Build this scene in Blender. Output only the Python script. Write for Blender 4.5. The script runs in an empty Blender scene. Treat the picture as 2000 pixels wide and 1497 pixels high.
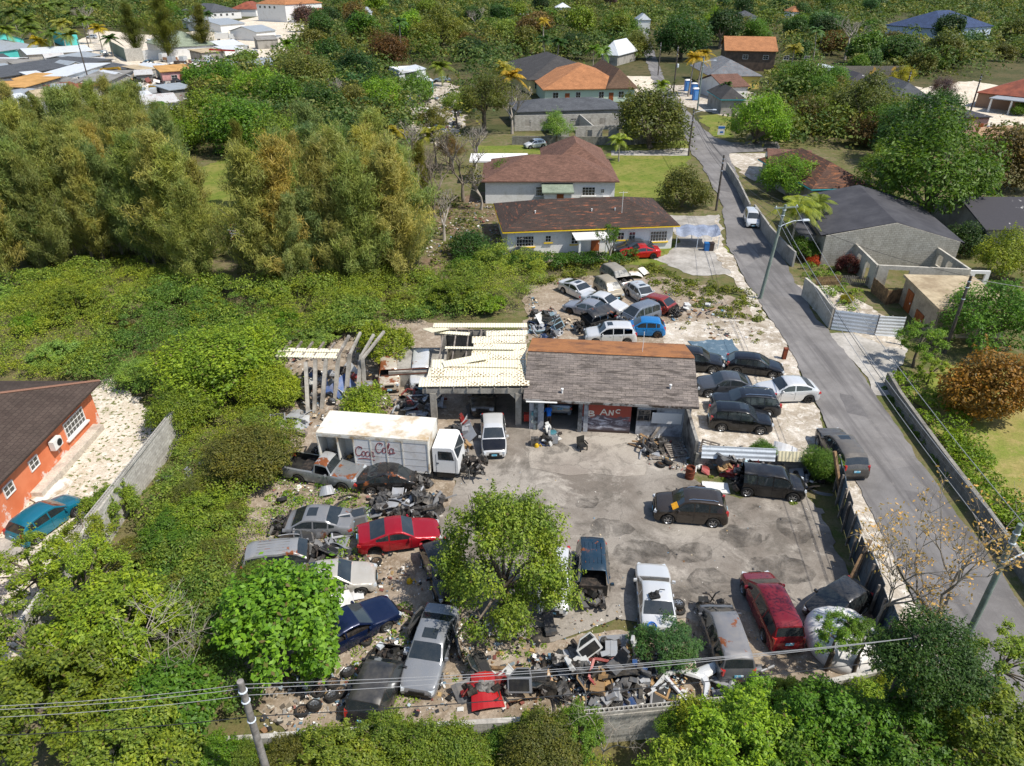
import bpy, math, random
import numpy as np
from mathutils import Vector, Matrix, Euler
rnd = random.Random(7)
SC = bpy.context.scene
COL = SC.collection
# ---------------------------------------------------------------- camera geometry (28 m up, looking north and 30 degrees down)
F, CX, CY, TH, H = 1387.0, 1000.0, 748.5, math.radians(30.4), 28.0
def G(px, py, z=0.0):
    u = (px - CX) / F; v = (py - CY) / F
    d = (u, math.cos(TH) - v * math.sin(TH), -math.sin(TH) - v * math.cos(TH))
    t = (z - H) / d[2]
    return Vector((d[0] * t, d[1] * t, z))
def lin(c):
    return c / 12.92 if c <= 0.04045 else ((c + 0.055) / 1.055) ** 2.4
def C(h):
    h = h.lstrip('#')
    return tuple(lin(int(h[i:i + 2], 16) / 255) for i in (0, 2, 4))
# ---------------------------------------------------------------- materials
MATS = {}
class NT:
    def __init__(s, name):
        s.m = bpy.data.materials.new(name); s.m.use_nodes = True
        s.t = s.m.node_tree; s.t.nodes.clear()
        s.out = s.t.nodes.new('ShaderNodeOutputMaterial')
    def n(s, typ, ins=None, **kw):
        nd = s.t.nodes.new('ShaderNode' + typ)
        for k, v in kw.items(): setattr(nd, k, v)
        for k, v in (ins or {}).items(): s.put(nd.inputs[k], v)
        return nd
    def put(s, sock, v):
        if isinstance(v, bpy.types.NodeSocket): s.t.links.new(v, sock)
        else:
            if isinstance(v, tuple) and len(v) == 3 and sock.type == 'RGBA': v = v + (1,)
            sock.default_value = v
    def mix(s, a, b, f):
        nd = s.n('MixRGB', {0: f, 1: a, 2: b}); return nd.outputs[0]
    def mul(s, a, b, f=1.0):
        nd = s.n('MixRGB', {0: f, 1: a, 2: b}, blend_type='MULTIPLY'); return nd.outputs[0]
    def noise(s, co, scale, detail=4, rough=.6, dist=0):
        nd = s.n('TexNoise', {'Vector': co, 'Scale': scale, 'Detail': detail, 'Roughness': rough, 'Distortion': dist}); return nd.outputs[0]
    def ramp(s, f, a, b, lo=0.0, hi=1.0):
        nd = s.n('MapRange', {0: f, 1: a, 2: b, 3: lo, 4: hi}); return nd.outputs[0]
    def math(s, op, a, b=0.0):
        nd = s.n('Math', {0: a, 1: b}, operation=op); return nd.outputs[0]
    def bump(s, h, st=.3, d=.02):
        return s.n('Bump', {'Height': h, 'Strength': st, 'Distance': d}).outputs[0]
    def co(s, which='Object'): return s.n('TexCoord').outputs[which]
    def bsdf(s, col, rough=.6, metal=0.0, normal=None, coat=0.0, spec=.5):
        ins = {'Base Color': col, 'Roughness': rough, 'Metallic': metal, 'Coat Weight': coat, 'Specular IOR Level': spec}
        b = s.n('BsdfPrincipled', ins)
        if normal is not None: s.put(b.inputs['Normal'], normal)
        s.t.links.new(b.outputs[0], s.out.inputs[0]); return b
def plain(name, c, c2=None, scale=1.5, lo=.4, hi=.65, rough=.7, metal=0.0, bump=.0, coat=0.0, spec=.4, co='Object', var=.25):
    """surface of one colour with mottling, optional second colour in patches"""
    if name in MATS: return MATS[name]
    t = NT(name); o = t.co(co)
    oi = t.n('ObjectInfo')
    v = t.n('VectorMath', {0: o, 1: oi.outputs['Random']}, operation='ADD').outputs[0]
    big = t.noise(v, scale, 5, .65)
    col = c
    if c2: col = t.mix(c, c2, t.ramp(big, lo, hi))
    fine = t.noise(v, scale * 9, 3, .6)
    k = t.ramp(fine, .25, .75, 1 - var, 1 + var)
    cc = t.n('CombineXYZ', {0: k, 1: k, 2: k}).outputs[0]
    col = t.mul(col, cc)
    nrm = t.bump(fine, bump, .03) if bump else None
    t.bsdf(col, rough, metal, nrm, coat, spec)
    MATS[name] = t.m; return t.m
def paint(c, dust=.25, rough=.3, rust=0.0, metal=.35, dustc=None):
    key = 'paint_%.3f_%.3f_%.3f_%.2f_%.2f' % (c + (dust, rust))
    if key in MATS: return MATS[key]
    t = NT(key); o = t.co('Object'); oi = t.n('ObjectInfo')
    v = t.n('VectorMath', {0: o, 1: oi.outputs['Random']}, operation='ADD').outputs[0]
    geo = t.n('NewGeometry'); up = t.n('SeparateXYZ', {0: geo.outputs['Normal']}).outputs[2]
    n1 = t.noise(v, 1.7, 6, .7); n2 = t.noise(v, 9, 4, .7)
    f = t.math('MULTIPLY', t.ramp(n1, .35, .75, .08, .9), t.ramp(up, -.2, .9, .35, 1))
    f = t.math('MULTIPLY', f, dust)
    col = t.mix(c, dustc or C('#9a9182'), f)
    r = t.math('ADD', t.math('MULTIPLY', f, .6), rough * .75)
    if rust:
        rf = t.ramp(t.noise(v, 1.1, 8, .72), .62 - rust * .25, .66 - rust * .25)
        rc = t.mix(C('#5c2c12'), C('#9a5a2c'), n2)
        col = t.mix(col, rc, rf); r = t.math('MAXIMUM', r, t.math('MULTIPLY', rf, .9))
    t.bsdf(col, r, metal * (1 - dust * .6), None, .6 * (1 - dust * .7), .5)
    MATS[key] = t.m; return t.m
def glassmat(name, c, dust=.12, rough=.06):
    if name in MATS: return MATS[name]
    t = NT(name); o = t.co('Object')
    f = t.math('MULTIPLY', t.ramp(t.noise(o, 2.3, 6, .7), .35, .75), dust)
    col = t.mix(c, C('#a39c8c'), f)
    t.bsdf(col, t.math('ADD', f, rough), 0.0, None, .3, .8)
    MATS[name] = t.m; return t.m
def shingle(name, c, c2, c3=None, w=.45, h=.17, patch=.5, rough=.9):
    """roof of small courses; c3 shows where the courses have weathered in patches"""
    if name in MATS: return MATS[name]
    t = NT(name); uv = t.co('UV')
    b = t.n('TexBrick', {'Vector': uv, 'Color1': c, 'Color2': c2, 'Mortar': tuple(x * .35 for x in c), 'Scale': 1.0, 'Mortar Size': .012,
                         'Mortar Smooth': .3, 'Bias': 0.0, 'Brick Width': w, 'Row Height': h}, offset=.5)
    st = t.n('Mapping', {'Vector': uv, 'Scale': (.35, 2.2, 1)}).outputs[0]
    n1 = t.noise(st, 1.6, 6, .75); col = b.outputs[0]
    if c3: col = t.mix(col, c3, t.ramp(n1, patch, patch + .07, 0, .85))
    n2 = t.noise(uv, .5, 6, .7)
    k = t.ramp(n2, .3, .7, .72, 1.25); col = t.mul(col, t.n('CombineXYZ', {0: k, 1: k, 2: k}).outputs[0])
    k = t.ramp(t.noise(uv, 14, 3), .3, .7, .8, 1.2); col = t.mul(col, t.n('CombineXYZ', {0: k, 1: k, 2: k}).outputs[0])
    t.bsdf(col, rough, 0, t.bump(b.outputs['Fac'], -.4, .02), 0, .25)
    MATS[name] = t.m; return t.m
def blockwall(name, c, c2, w=.4, h=.2, stain=C('#4a4640'), amt=.5, mort=.012):
    if name in MATS: return MATS[name]
    t = NT(name); uv = t.co('UV')
    b = t.n('TexBrick', {'Vector': uv, 'Color1': c, 'Color2': c2, 'Mortar': tuple(x * .6 for x in c), 'Scale': 1.0, 'Mortar Size': mort, 'Brick Width': w, 'Row Height': h}, offset=.5)
    st = t.n('Mapping', {'Vector': uv, 'Scale': (1.2, .35, 1)}).outputs[0]
    n1 = t.noise(st, 1.3, 7, .72)
    col = t.mix(b.outputs[0], stain, t.ramp(n1, .48, .72, 0, amt))
    k = t.ramp(t.noise(uv, 7, 5, .7), .3, .7, .8, 1.2); col = t.mul(col, t.n('CombineXYZ', {0: k, 1: k, 2: k}).outputs[0])
    t.bsdf(col, .92, 0, t.bump(b.outputs['Fac'], -.25, .015), 0, .2)
    MATS[name] = t.m; return t.m
def corrugated(name, c, c2, pitch=.16, amt=.5, rough=.5, metal=.2, axis=0, holes=False, lo=.5):
    """ribbed sheet metal: ribs along the slope, patches of the second colour; holes = rows of rusted-through spots"""
    if name in MATS: return MATS[name]
    t = NT(name); uv = t.co('UV'); sp = t.n('SeparateXYZ', {0: uv})
    w = t.math('SINE', t.math('MULTIPLY', sp.outputs[axis], 6.283 / pitch))
    n1 = t.noise(uv, .7, 7, .72)
    col = t.mix(c, c2, t.ramp(n1, lo, lo + .2, 0, amt))
    if holes:
        wv = t.n('VectorMath', {0: uv, 1: t.n('VectorMath', {0: t.n('TexNoise', {'Vector': uv, 'Scale': 1.3, 'Detail': 4.0}).outputs[1], 'Scale': .55}, operation='SCALE').outputs[0]}, operation='ADD').outputs[0]; sp = t.n('SeparateXYZ', {0: wv})
        a = t.math('SINE', t.math('MULTIPLY', sp.outputs[0], 6.283 / .31)); b2 = t.math('SINE', t.math('MULTIPLY', sp.outputs[1], 6.283 / .44))
        f = t.ramp(t.math('ADD', t.math('MULTIPLY', a, b2), t.ramp(t.noise(uv, .45, 4), .35, .6, -.9, .25)), .45, .62)
        col = t.mix(col, C('#83693f'), f)
    k = t.ramp(t.noise(uv, 8, 4, .7), .3, .7, .85, 1.12); col = t.mul(col, t.n('CombineXYZ', {0: k, 1: k, 2: k}).outputs[0])
    t.bsdf(col, rough, metal, t.bump(w, .55, .03), 0, .4)
    MATS[name] = t.m; return t.m
def leafmat(name, tint=None, gloss=.35, trans=.35, vary=.5, nscale=.55, warm=(1.34, 1.2, .8)):
    """leaf colour = object colour, varied per leaf and per bough"""
    if name in MATS: return MATS[name]
    t = NT(name); oi = t.n('ObjectInfo'); o = t.co('Object'); geo = t.n('NewGeometry')
    col = tint if tint else oi.outputs['Color']
    r = geo.outputs['Random Per Island']
    k = t.ramp(r, 0, 1, 1 - vary, 1 + vary)
    col = t.mul(col, t.n('CombineXYZ', {0: k, 1: t.math('ADD', t.math('MULTIPLY', k, .8), .2), 2: t.math('MULTIPLY', k, .8)}).outputs[0])
    n1 = t.noise(o, nscale, 3, .6)
    col = t.mix(col, t.mul(col, warm), t.ramp(n1, .42, .62))
    col = t.mix(col, t.mul(col, (.72, .86, 1.0)), t.ramp(t.noise(o, nscale * 1.7, 2, .5), .55, .7))
    old = t.ramp(r, .978, .982)
    col = t.mix(col, (.15, .12, .04), old)
    d = t.n('BsdfPrincipled', {'Base Color': col, 'Roughness': .55, 'Specular IOR Level': gloss})
    tr = t.n('BsdfTranslucent', {'Color': t.mul(col, (1.2, 1.22, .7))})
    m = t.n('MixShader', {0: trans, 1: d.outputs[0], 2: tr.outputs[0]})
    t.t.links.new(m.outputs[0], t.out.inputs[0])
    MATS[name] = t.m; return t.m
# ---------------------------------------------------------------- mesh building
class MB:
    def __init__(s): s.v = []; s.f = []; s.m = []
    def add(s, vs, fs, mi=0, M=None):
        o = len(s.v)
        if M is not None: vs = [M @ Vector(p) for p in vs]
        s.v += [tuple(p) for p in vs]
        s.f += [tuple(i + o for i in f) for f in fs]; s.m += [mi] * len(fs); return s
    def box(s, c, d, rz=0.0, mi=0, M=None, taper=1.0):
        x, y, z = d[0] / 2, d[1] / 2, d[2] / 2; k = taper
        vs = [(-x, -y, -z), (x, -y, -z), (x, y, -z), (-x, y, -z), (-x * k, -y * k, z), (x * k, -y * k, z), (x * k, y * k, z), (-x * k, y * k, z)]
        R = Matrix.Translation(c) @ (rz if isinstance(rz, Matrix) else Matrix.Rotation(rz, 4, 'Z'))
        if M is not None: R = M @ R
        return s.add(vs, [(0, 3, 2, 1), (4, 5, 6, 7), (0, 1, 5, 4), (1, 2, 6, 5), (2, 3, 7, 6), (3, 0, 4, 7)], mi, R)
    def bar(s, a, b, w, h=None, mi=0):
        a, b = Vector(a), Vector(b); d = b - a; L = d.length
        if L < 1e-6: return s
        R = Matrix.Translation((a + b) / 2) @ d.to_track_quat('X', 'Z').to_matrix().to_4x4()
        return s.box((0, 0, 0), (L, w, h or w), 0, mi, R)
    def tube(s, pts, rs, n=6, mi=0, cap=True):
        pts = [Vector(p) for p in pts]
        if not isinstance(rs, (list, tuple)): rs = [rs] * len(pts)
        o = len(s.v); t0 = None
        for i, p in enumerate(pts):
            d = (pts[min(i + 1, len(pts) - 1)] - pts[max(i - 1, 0)])
            if d.length < 1e-9: d = Vector((0, 0, 1))
            d.normalize()
            u = d.cross(Vector((0, 0, 1)) if abs(d.z) < .95 else Vector((1, 0, 0))).normalized(); w = d.cross(u)
            for k in range(n):
                a = 2 * math.pi * k / n
                s.v.append(tuple(p + (u * math.cos(a) + w * math.sin(a)) * rs[i]))
        fs = []
        for i in range(len(pts) - 1):
            for k in range(n):
                a = o + i * n + k; b = o + i * n + (k + 1) % n
                fs.append((a, b, b + n, a + n))
        if cap:
            fs.append(tuple(o + k for k in range(n))[::-1]); fs.append(tuple(o + (len(pts) - 1) * n + k for k in range(n)))
        s.f += fs; s.m += [mi] * len(fs); return s
    def lathe(s, prof, n=16, mi=0, M=None, cap=True):
        """profile of (radius, height) turned about Z"""
        vs = []; fs = []
        for r, z in prof:
            for k in range(n): vs.append((r * math.cos(2 * math.pi * k / n), r * math.sin(2 * math.pi * k / n), z))
        for i in range(len(prof) - 1):
            for k in range(n):
                a = i * n + k; b = i * n + (k + 1) % n; fs.append((a, b, b + n, a + n))
        if cap:
            fs.append(tuple(range(n))[::-1]); fs.append(tuple((len(prof) - 1) * n + k for k in range(n)))
        return s.add(vs, fs, mi, M)
    def prism(s, poly, z0, z1, mi=0, M=None):
        n = len(poly); vs = [(p[0], p[1], z0) for p in poly] + [(p[0], p[1], z1) for p in poly]
        fs = [tuple(range(n))[::-1], tuple(range(n, 2 * n))] + [(i, (i + 1) % n, n + (i + 1) % n, n + i) for i in range(n)]
        return s.add(vs, fs, mi, M)
    def quad(s, a, b, c, d, mi=0): return s.add([a, b, c, d], [(0, 1, 2, 3)], mi)
    def build(s, name, mats, parent=None, smooth=None, loc=None):
        me = bpy.data.meshes.new(name); me.from_pydata(s.v, [], s.f)
        mats = mats if isinstance(mats, (list, tuple)) else [mats]
        for m in mats: me.materials.append(m)
        if len(mats) > 1: me.polygons.foreach_set('material_index', s.m)
        me.update(); slope_uv(me)
        if smooth is not None:
            me.polygons.foreach_set('use_smooth', [True] * len(me.polygons)); me.set_sharp_from_angle(angle=math.radians(smooth))
        o = bpy.data.objects.new(name, me); COL.objects.link(o)
        if parent: o.parent = parent
        if loc is not None: o.location = loc
        return o
def slope_uv(me):
    """uv in metres: u level along each face, v up its slope"""
    nf = len(me.polygons)
    if not nf: return
    uvl = me.uv_layers.new(name='UVMap')
    nl = len(me.loops)
    co = np.empty(len(me.vertices) * 3, np.float32); me.vertices.foreach_get('co', co); co = co.reshape(-1, 3)
    nr = np.empty(nf * 3, np.float32); me.polygons.foreach_get('normal', nr); nr = nr.reshape(-1, 3)
    lt = np.empty(nf, np.int32); me.polygons.foreach_get('loop_total', lt)
    vi = np.empty(nl, np.int32); me.loops.foreach_get('vertex_index', vi)
    fi = np.repeat(np.arange(nf), lt)
    t = np.stack([-nr[:, 1], nr[:, 0], np.zeros(nf)], 1); L = np.linalg.norm(t, axis=1)
    flat = L < .02; t[flat] = (1, 0, 0); L[flat] = 1; t /= L[:, None]
    b = np.cross(nr, t); b[flat] = (0, 1, 0)
    p = co[vi]; uv = np.stack([(p * t[fi]).sum(1), (p * b[fi]).sum(1)], 1).astype(np.float32)
    uvl.data.foreach_set('uv', uv.ravel())
def tag(o, label=None, cat=None, group=None, kind=None):
    if label: o['label'] = label
    if cat: o['category'] = cat
    if group: o['group'] = group
    if kind: o['kind'] = kind
    return o
def thing(name, label, cat, loc=(0, 0, 0), rz=0.0, group=None, rot=None):
    o = bpy.data.objects.new(name, None); COL.objects.link(o); o.empty_display_size = .3
    o.location = loc; o.rotation_euler = rot if rot is not None else (0, 0, rz)
    return tag(o, label, cat, group)
def copy_tree(o, parent=None):
    c = o.copy(); COL.objects.link(c)
    if parent: c.parent = parent
    for ch in list(o.children): copy_tree(ch, c)
    return c
def raw_mesh(name, v, quads, mat, uv=False, tris=None):
    """fast mesh from numpy arrays; v (n,3), quads (m,4)"""
    me = bpy.data.meshes.new(name); nq = len(quads); k = quads.shape[1]
    me.vertices.add(len(v)); me.vertices.foreach_set('co', np.ascontiguousarray(v, np.float32).ravel())
    me.loops.add(nq * k); me.loops.foreach_set('vertex_index', np.ascontiguousarray(quads, np.int32).ravel())
    me.polygons.add(nq); me.polygons.foreach_set('loop_start', np.arange(0, nq * k, k, dtype=np.int32))
    me.update(calc_edges=True); me.materials.append(mat); return me
def link(name, me, parent=None, loc=None):
    o = bpy.data.objects.new(name, me); COL.objects.link(o)
    if parent: o.parent = parent
    if loc is not None: o.location = loc
    return o
# ---------------------------------------------------------------- ground, road, yards
def ground_mat(name, c1, c2, c3, s1=.25, s2=1.6, lo=.42, hi=.6, lo2=.5, hi2=.62, speck=None, sd=6.0, sl=.62, bump=.4):
    t = NT(name); o = t.co('Object')
    col = t.mix(c1, c2, t.ramp(t.noise(o, s1, 7, .7), lo, hi))
    col = t.mix(col, c3, t.ramp(t.noise(o, s2, 7, .72, .4), lo2, hi2))
    if speck: col = t.mix(col, speck, t.ramp(t.noise(o, sd, 3, .6), sl, sl + .04))
    f = t.noise(o, 9, 5, .75); k = t.ramp(f, .3, .7, .72, 1.28)
    col = t.mul(col, t.n('CombineXYZ', {0: k, 1: k, 2: k}).outputs[0])
    t.bsdf(col, .95, 0, t.bump(f, bump, .06), 0, .15); MATS[name] = t.m; return t.m
def concrete_yard(name='yard_concrete', a='#948d83', b='#70685f'):
    t = NT(name); o = t.co('Object')
    col = t.mix(C(a), C(b), t.ramp(t.noise(o, .16, 6, .65), .4, .6))
    col = t.mix(col, C('#b8b0a4'), t.ramp(t.noise(o, .33, 8, .74, .6), .54, .70, 0, .8))
    col = t.mix(col, C('#5e5850'), t.ramp(t.noise(o, .42, 8, .74, .5), .50, .66, 0, .85))
    col = t.mix(col, C('#39352f'), t.ramp(t.noise(o, .8, 6, .66, .3), .60, .72, 0, .85))
    d = t.n('VectorMath', {0: o, 1: t.n('TexNoise', {'Vector': o, 'Scale': 1.2, 'Detail': 5.0}).outputs[1]}, operation='ADD').outputs[0]
    cr = t.n('TexVoronoi', {'Vector': d, 'Scale': .17}, feature='DISTANCE_TO_EDGE').outputs[0]
    col = t.mix(C('#5e5a52'), col, t.ramp(cr, .0, .008, .55, 1))
    f = t.noise(o, 12, 5, .75); k = t.ramp(f, .3, .7, .8, 1.18)
    col = t.mul(col, t.n('CombineXYZ', {0: k, 1: k, 2: k}).outputs[0])
    t.bsdf(col, .9, 0, t.bump(f, .2, .02), 0, .25); return t.m
def asphalt():
    t = NT('asphalt'); o = t.co('Object')
    col = t.mix(C('#7d7a78'), C('#696664'), t.ramp(t.noise(o, .22, 6, .7), .4, .62))
    pv = t.n('TexVoronoi', {'Vector': o, 'Scale': .11}).outputs[1]; col = t.mul(col, t.mix((.88, .88, .88), (1.1, 1.09, 1.07), t.n('SeparateXYZ', {0: pv}).outputs[0]))
    st = t.n('Mapping', {'Vector': o, 'Rotation': (0, 0, math.radians(-9)), 'Scale': (1.3, .06, 1)}).outputs[0]
    col = t.mix(col, C('#5a5756'), t.ramp(t.noise(st, 1.0, 4, .6), .48, .66, 0, .85))
    col = t.mix(col, C('#8f8a84'), t.ramp(t.noise(o, .6, 8, .78), .58, .72, 0, .7))
    f = t.noise(o, 30, 3, .7); k = t.ramp(f, .3, .7, .85, 1.15)
    col = t.mul(col, t.n('CombineXYZ', {0: k, 1: k, 2: k}).outputs[0])
    t.bsdf(col, .88, 0, t.bump(f, .2, .01), 0, .3); return t.m
GM = {}
GM['earth'] = ground_mat('earth', C('#645e3c'), C('#756a52'), C('#535a30'), .2, 1.1, .45, .6, .45, .6)
GM['woods'] = ground_mat('woodland_floor', C('#45482a'), C('#5b5238'), C('#363d1e'), .06, .5)
GM['dirt'] = ground_mat('dirt', C('#948676'), C('#7a6c5a'), C('#a79c8c'), .4, 1.9, .42, .6, .5, .66, C('#d8d4cc'), 7.0, .68)
GM['sand'] = ground_mat('sand', C('#b3a99a'), C('#8c806f'), C('#cdc6bb'), .25, 1.3, .42, .62, .48, .64, C('#6f6c48'), 3.0, .66)
GM['pale'] = ground_mat('pale_sand', C('#c9bda9'), C('#b3a692'), C('#ddd6c8'), .2, 1.2, .42, .62, .5, .64)
GM['gravel'] = ground_mat('white_gravel', C('#c9bfb0'), C('#b5a994'), C('#d8d0c2'), .3, 2.2, .4, .6, .5, .62, C('#666a3c'), 3.4, .565)
GM['lawn'] = ground_mat('lawn_grass', C('#64702c'), C('#7d7a40'), C('#4f6022'), .18, 1.2, .42, .6, .5, .66)
GM['drylawn'] = ground_mat('dry_lawn', C('#8a7f4c'), C('#707a34'), C('#9a8a5a'), .2, .9, .42, .6, .5, .66)
GM['brush'] = ground_mat('brush_floor', C('#6d5a48'), C('#51562a'), C('#8d7a68'), .3, 1.5, .42, .6, .5, .66, C('#cfc8bc'), 6.0, .69)
GM['yard'] = concrete_yard(); GM['asphalt'] = asphalt()
GM['slab'] = plain('driveway_concrete', C('#a9a49c'), C('#87827a'), .4, .4, .65, .9, var=.18)
import mathutils, mathutils.geometry
_pn = [0]
def hash3(i, j, k):
    n = (i * 374761393 + j * 668265263 + k * 2147483647 + 1013904223) & 0xffffffff
    n = ((n ^ (n >> 13)) * 1274126177) & 0xffffffff; n = ((n ^ (n >> 16)) * 2246822519) & 0xffffffff
    return (n ^ (n >> 15)) / 2147483648.0 - 1
def vnoise(x, y, z=0.0, ch=0):
    """smooth value noise, the same in every run"""
    xi, yi, zi = math.floor(x), math.floor(y), math.floor(z); u, v, w = x - xi, y - yi, z - zi; u, v, w = (t * t * (3 - 2 * t) for t in (u, v, w)); r = 0
    for a in (0, 1):
        for b in (0, 1):
            for c in (0, 1): r += hash3(xi + a, yi + b, (zi + c) * 7 + ch * 131) * (u if a else 1 - u) * (v if b else 1 - v) * (w if c else 1 - w)
    return r
def vn3(q): return vnoise(q[0], q[1], q[2])
def wob(p): return Vector((vnoise(p.x, p.y, p.z, 1), vnoise(p.x, p.y, p.z, 2), vnoise(p.x, p.y, p.z, 3)))
def simple_outline(o):
    A = np.array([(p[0], p[1]) for p in o]); B = np.roll(A, -1, 0); n = len(A)
    cr = lambda p, q, r: (q[..., 0] - p[..., 0]) * (r[..., 1] - p[..., 1]) - (q[..., 1] - p[..., 1]) * (r[..., 0] - p[..., 0])
    a, b, c, d = A[:, None], B[:, None], A[None], B[None]
    X = (cr(a, b, c) * cr(a, b, d) < 0) & (cr(c, d, a) * cr(c, d, b) < 0)
    return not X.any()
def patch(name, pts, mat, z, jit=.35, step=.8, world=False):
    """ground sheet with an irregular edge, outlined by photo pixels on the ground"""
    _pn[0] += 1
    P = [Vector((p[0], p[1], 0)) if world else G(*p) for p in pts]; z = .006 + .0022 * _pn[0]
    for cut in (1, .7, .45, .2, 0):   # ease the raggedness until the outline no longer crosses itself
        out = []
        for i, a in enumerate(P):
            b = P[(i + 1) % len(P)]; n = max(1, min(60, int((b - a).length / max(step * .45, a.length * .006))))
            for k in range(n):
                q = a.lerp(b, k / n); s_ = 1 + a.length * .004
                d = (wob(q * .35) * (1.5 * jit * s_) + wob(q * 1.3) * (.8 * jit * s_) + wob(q * 4.1) * (.35 * jit)) * cut
                out.append((q.x + d.x, q.y + d.y, z))
        if simple_outline(out): break
    ar = sum(out[i][0] * out[(i + 1) % len(out)][1] - out[(i + 1) % len(out)][0] * out[i][1] for i in range(len(out)))
    if ar < 0: out.reverse()
    m = MB(); m.add(out, [tuple(t_) for t_ in mathutils.geometry.tessellate_polygon([[Vector(q) for q in out]])])
    o = m.build(name, GM[mat]); tag(o, kind='structure'); return o
m = MB(); m.add([(-1600, -40, 0), (1600, -40, 0), (1600, 3000, 0), (-1600, 3000, 0)], [(0, 1, 2, 3)])
tag(m.build('ground', GM['woods']), kind='structure')
patch('earth', [(-900, 1700), (2900, 1700), (2500, 520), (1900, 260), (600, 260), (-500, 560)], 'earth', .004, 1)
# pale settlement ground, top left
patch('settlement_ground', [(-120, 230), (-60, 95), (120, 92), (200, 60), (330, 72), (560, 20), (640, 40), (560, 90), (560, 128), (400, 150), (330, 185), (330, 215), (120, 250)], 'pale', .008, .8)
patch('lane', [(205, 170), (270, 170), (232, 118), (195, 88), (185, 60), (172, 60), (180, 90), (200, 118)], 'sand', .012, .3)
patch('clearing', [(385, 330), (470, 305), (545, 320), (560, 440), (520, 475), (455, 480), (400, 420)], 'lawn', .008, .8)
patch('rubble_ground', [(800, 175), (870, 158), (900, 175), (905, 250), (860, 290), (790, 240)], 'sand', .008, .6)
patch('brush_ground', [(770, 400), (980, 370), (985, 500), (860, 520), (740, 560)], 'brush', .008, .6)
patch('house_lawn', [(985, 515), (978, 480), (1330, 470), (1330, 500), (1430, 480), (1420, 520)], 'lawn', .012, .3)
patch('path', [(1060, 512), (1180, 505), (1180, 495), (1060, 500)], 'dirt', .016, .3)
patch('lawn', [(1185, 300), (1350, 300), (1338, 330), (1310, 395), (1200, 400), (1195, 330)], 'lawn', .008, .3)
patch('driveway', [(1195, 290), (1345, 290), (1345, 305), (1195, 304)], 'slab', .012, .1)
patch('back_path', [(930, 285), (1140, 285), (1200, 270), (1345, 275), (1345, 290), (1190, 296), (930, 305)], 'lawn', .008, .3)
patch('concrete_lot', [(1285, 425), (1400, 418), (1432, 535), (1350, 540), (1270, 505), (1300, 500), (1330, 470)], 'slab', .016, .3)
patch('corner_lawn', [(1365, 228), (1425, 222), (1432, 272), (1395, 268)], 'lawn', .012, .3)
patch('sandy_yard', [(1270, 168), (1420, 165), (1560, 215), (1420, 228), (1360, 215), (1290, 190)], 'sand', .008, .5)
patch('far_driveway', [(1120, 148), (1290, 150), (1260, 190), (1230, 185), (1200, 165)], 'pale', .012, .4)
patch('far_lot', [(1590, 168), (1660, 148), (1800, 172), (1900, 158), (2060, 190), (2060, 260), (1920, 262), (1850, 190), (1760, 178), (1660, 176)], 'pale', .008, .5)
patch('rock_lot', [(1420, 300), (1510, 300), (1560, 345), (1500, 365), (1450, 345)], 'sand', .012, .4)
patch('wreck_lot', [(1020, 640), (1030, 560), (1110, 545), (1330, 545), (1490, 600), (1545, 700), (1350, 700), (1030, 690)], 'dirt', .008, .6)
patch('verge', [(1392, 418), (1420, 480), (1462, 560), (1500, 615), (1545, 680), (1592, 778), (1600, 860), (1530, 700), (1440, 560), (1390, 470)], 'sand', .020, .35)
patch('car_lot', [(1300, 690), (1290, 640), (1360, 620), (1500, 632), (1556, 710), (1625, 850), (1600, 880), (1345, 880), (1345, 780)], 'sand', .016, .3)
patch('lower_verge', [(1622, 842), (1682, 957), (1712, 1027), (1760, 1120), (1830, 1230), (1900, 1370), (1780, 1300), (1700, 1120), (1660, 1020), (1615, 905)], 'sand', .016, .25)
patch('roadside_lot', [(1620, 655), (1672, 650), (1770, 680), (1752, 720), (1742, 775), (1706, 772), (1690, 740)], 'slab', .016, .2)
patch('garden', [(1545, 560), (1620, 560), (1770, 640), (1760, 690), (1640, 645), (1590, 600)], 'sand', .012, .3)
patch('right_lawn', [(1770, 770), (1850, 720), (2150, 720), (2300, 1200), (2060, 1160), (1960, 1040), (1880, 930)], 'drylawn', .012, .4)
patch('gravel_lot', [(150, 770), (215, 742), (280, 790), (335, 835), (250, 950), (180, 1050), (120, 1180), (60, 1330), (-250, 1330), (-300, 800)], 'gravel', .012, .4)
patch('scrap_ground', [(560, 700), (760, 620), (1020, 650), (1020, 860), (870, 900), (920, 1240), (1080, 1260), (1450, 1180), (1690, 1190), (1720, 1330), (1700, 1400), (1150, 1440), (620, 1470), (430, 1360), (440, 1080), (540, 880)], 'dirt', .016, .7)
patch('yard', [(800, 905), (860, 860), (930, 770), (1030, 770), (1345, 790), (1345, 930), (1460, 985), (1575, 960), (1616, 1010), (1690, 1190), (1560, 1235), (1460, 1190), (1210, 1215), (1090, 1260), (960, 1230), (870, 1150), (850, 1040), (880, 950)], 'yard', .022, .35)
tag((lambda mm: mm.build('apron', concrete_yard('apron_concrete', '#a39b8f', '#857c72')))(
    (lambda mm, P: mm.prism([(p.x, p.y) for p in P], -.05, .085))(MB(), [G(1032, 905), G(1036, 916), G(1062, 921), G(1110, 931), G(1160, 927), G(1215, 933), G(1258, 930), G(1262, 918), G(1258, 845), G(1036, 835)])), kind='structure')
_s = NT('oil_stain'); _o = _s.co('Object'); _n = _s.noise(_o, .9, 7, .72, .8)
_b = _s.n('BsdfPrincipled', {'Base Color': (*C('#2c2824'), 1), 'Roughness': .75}); _t = _s.n('BsdfTransparent')
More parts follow.
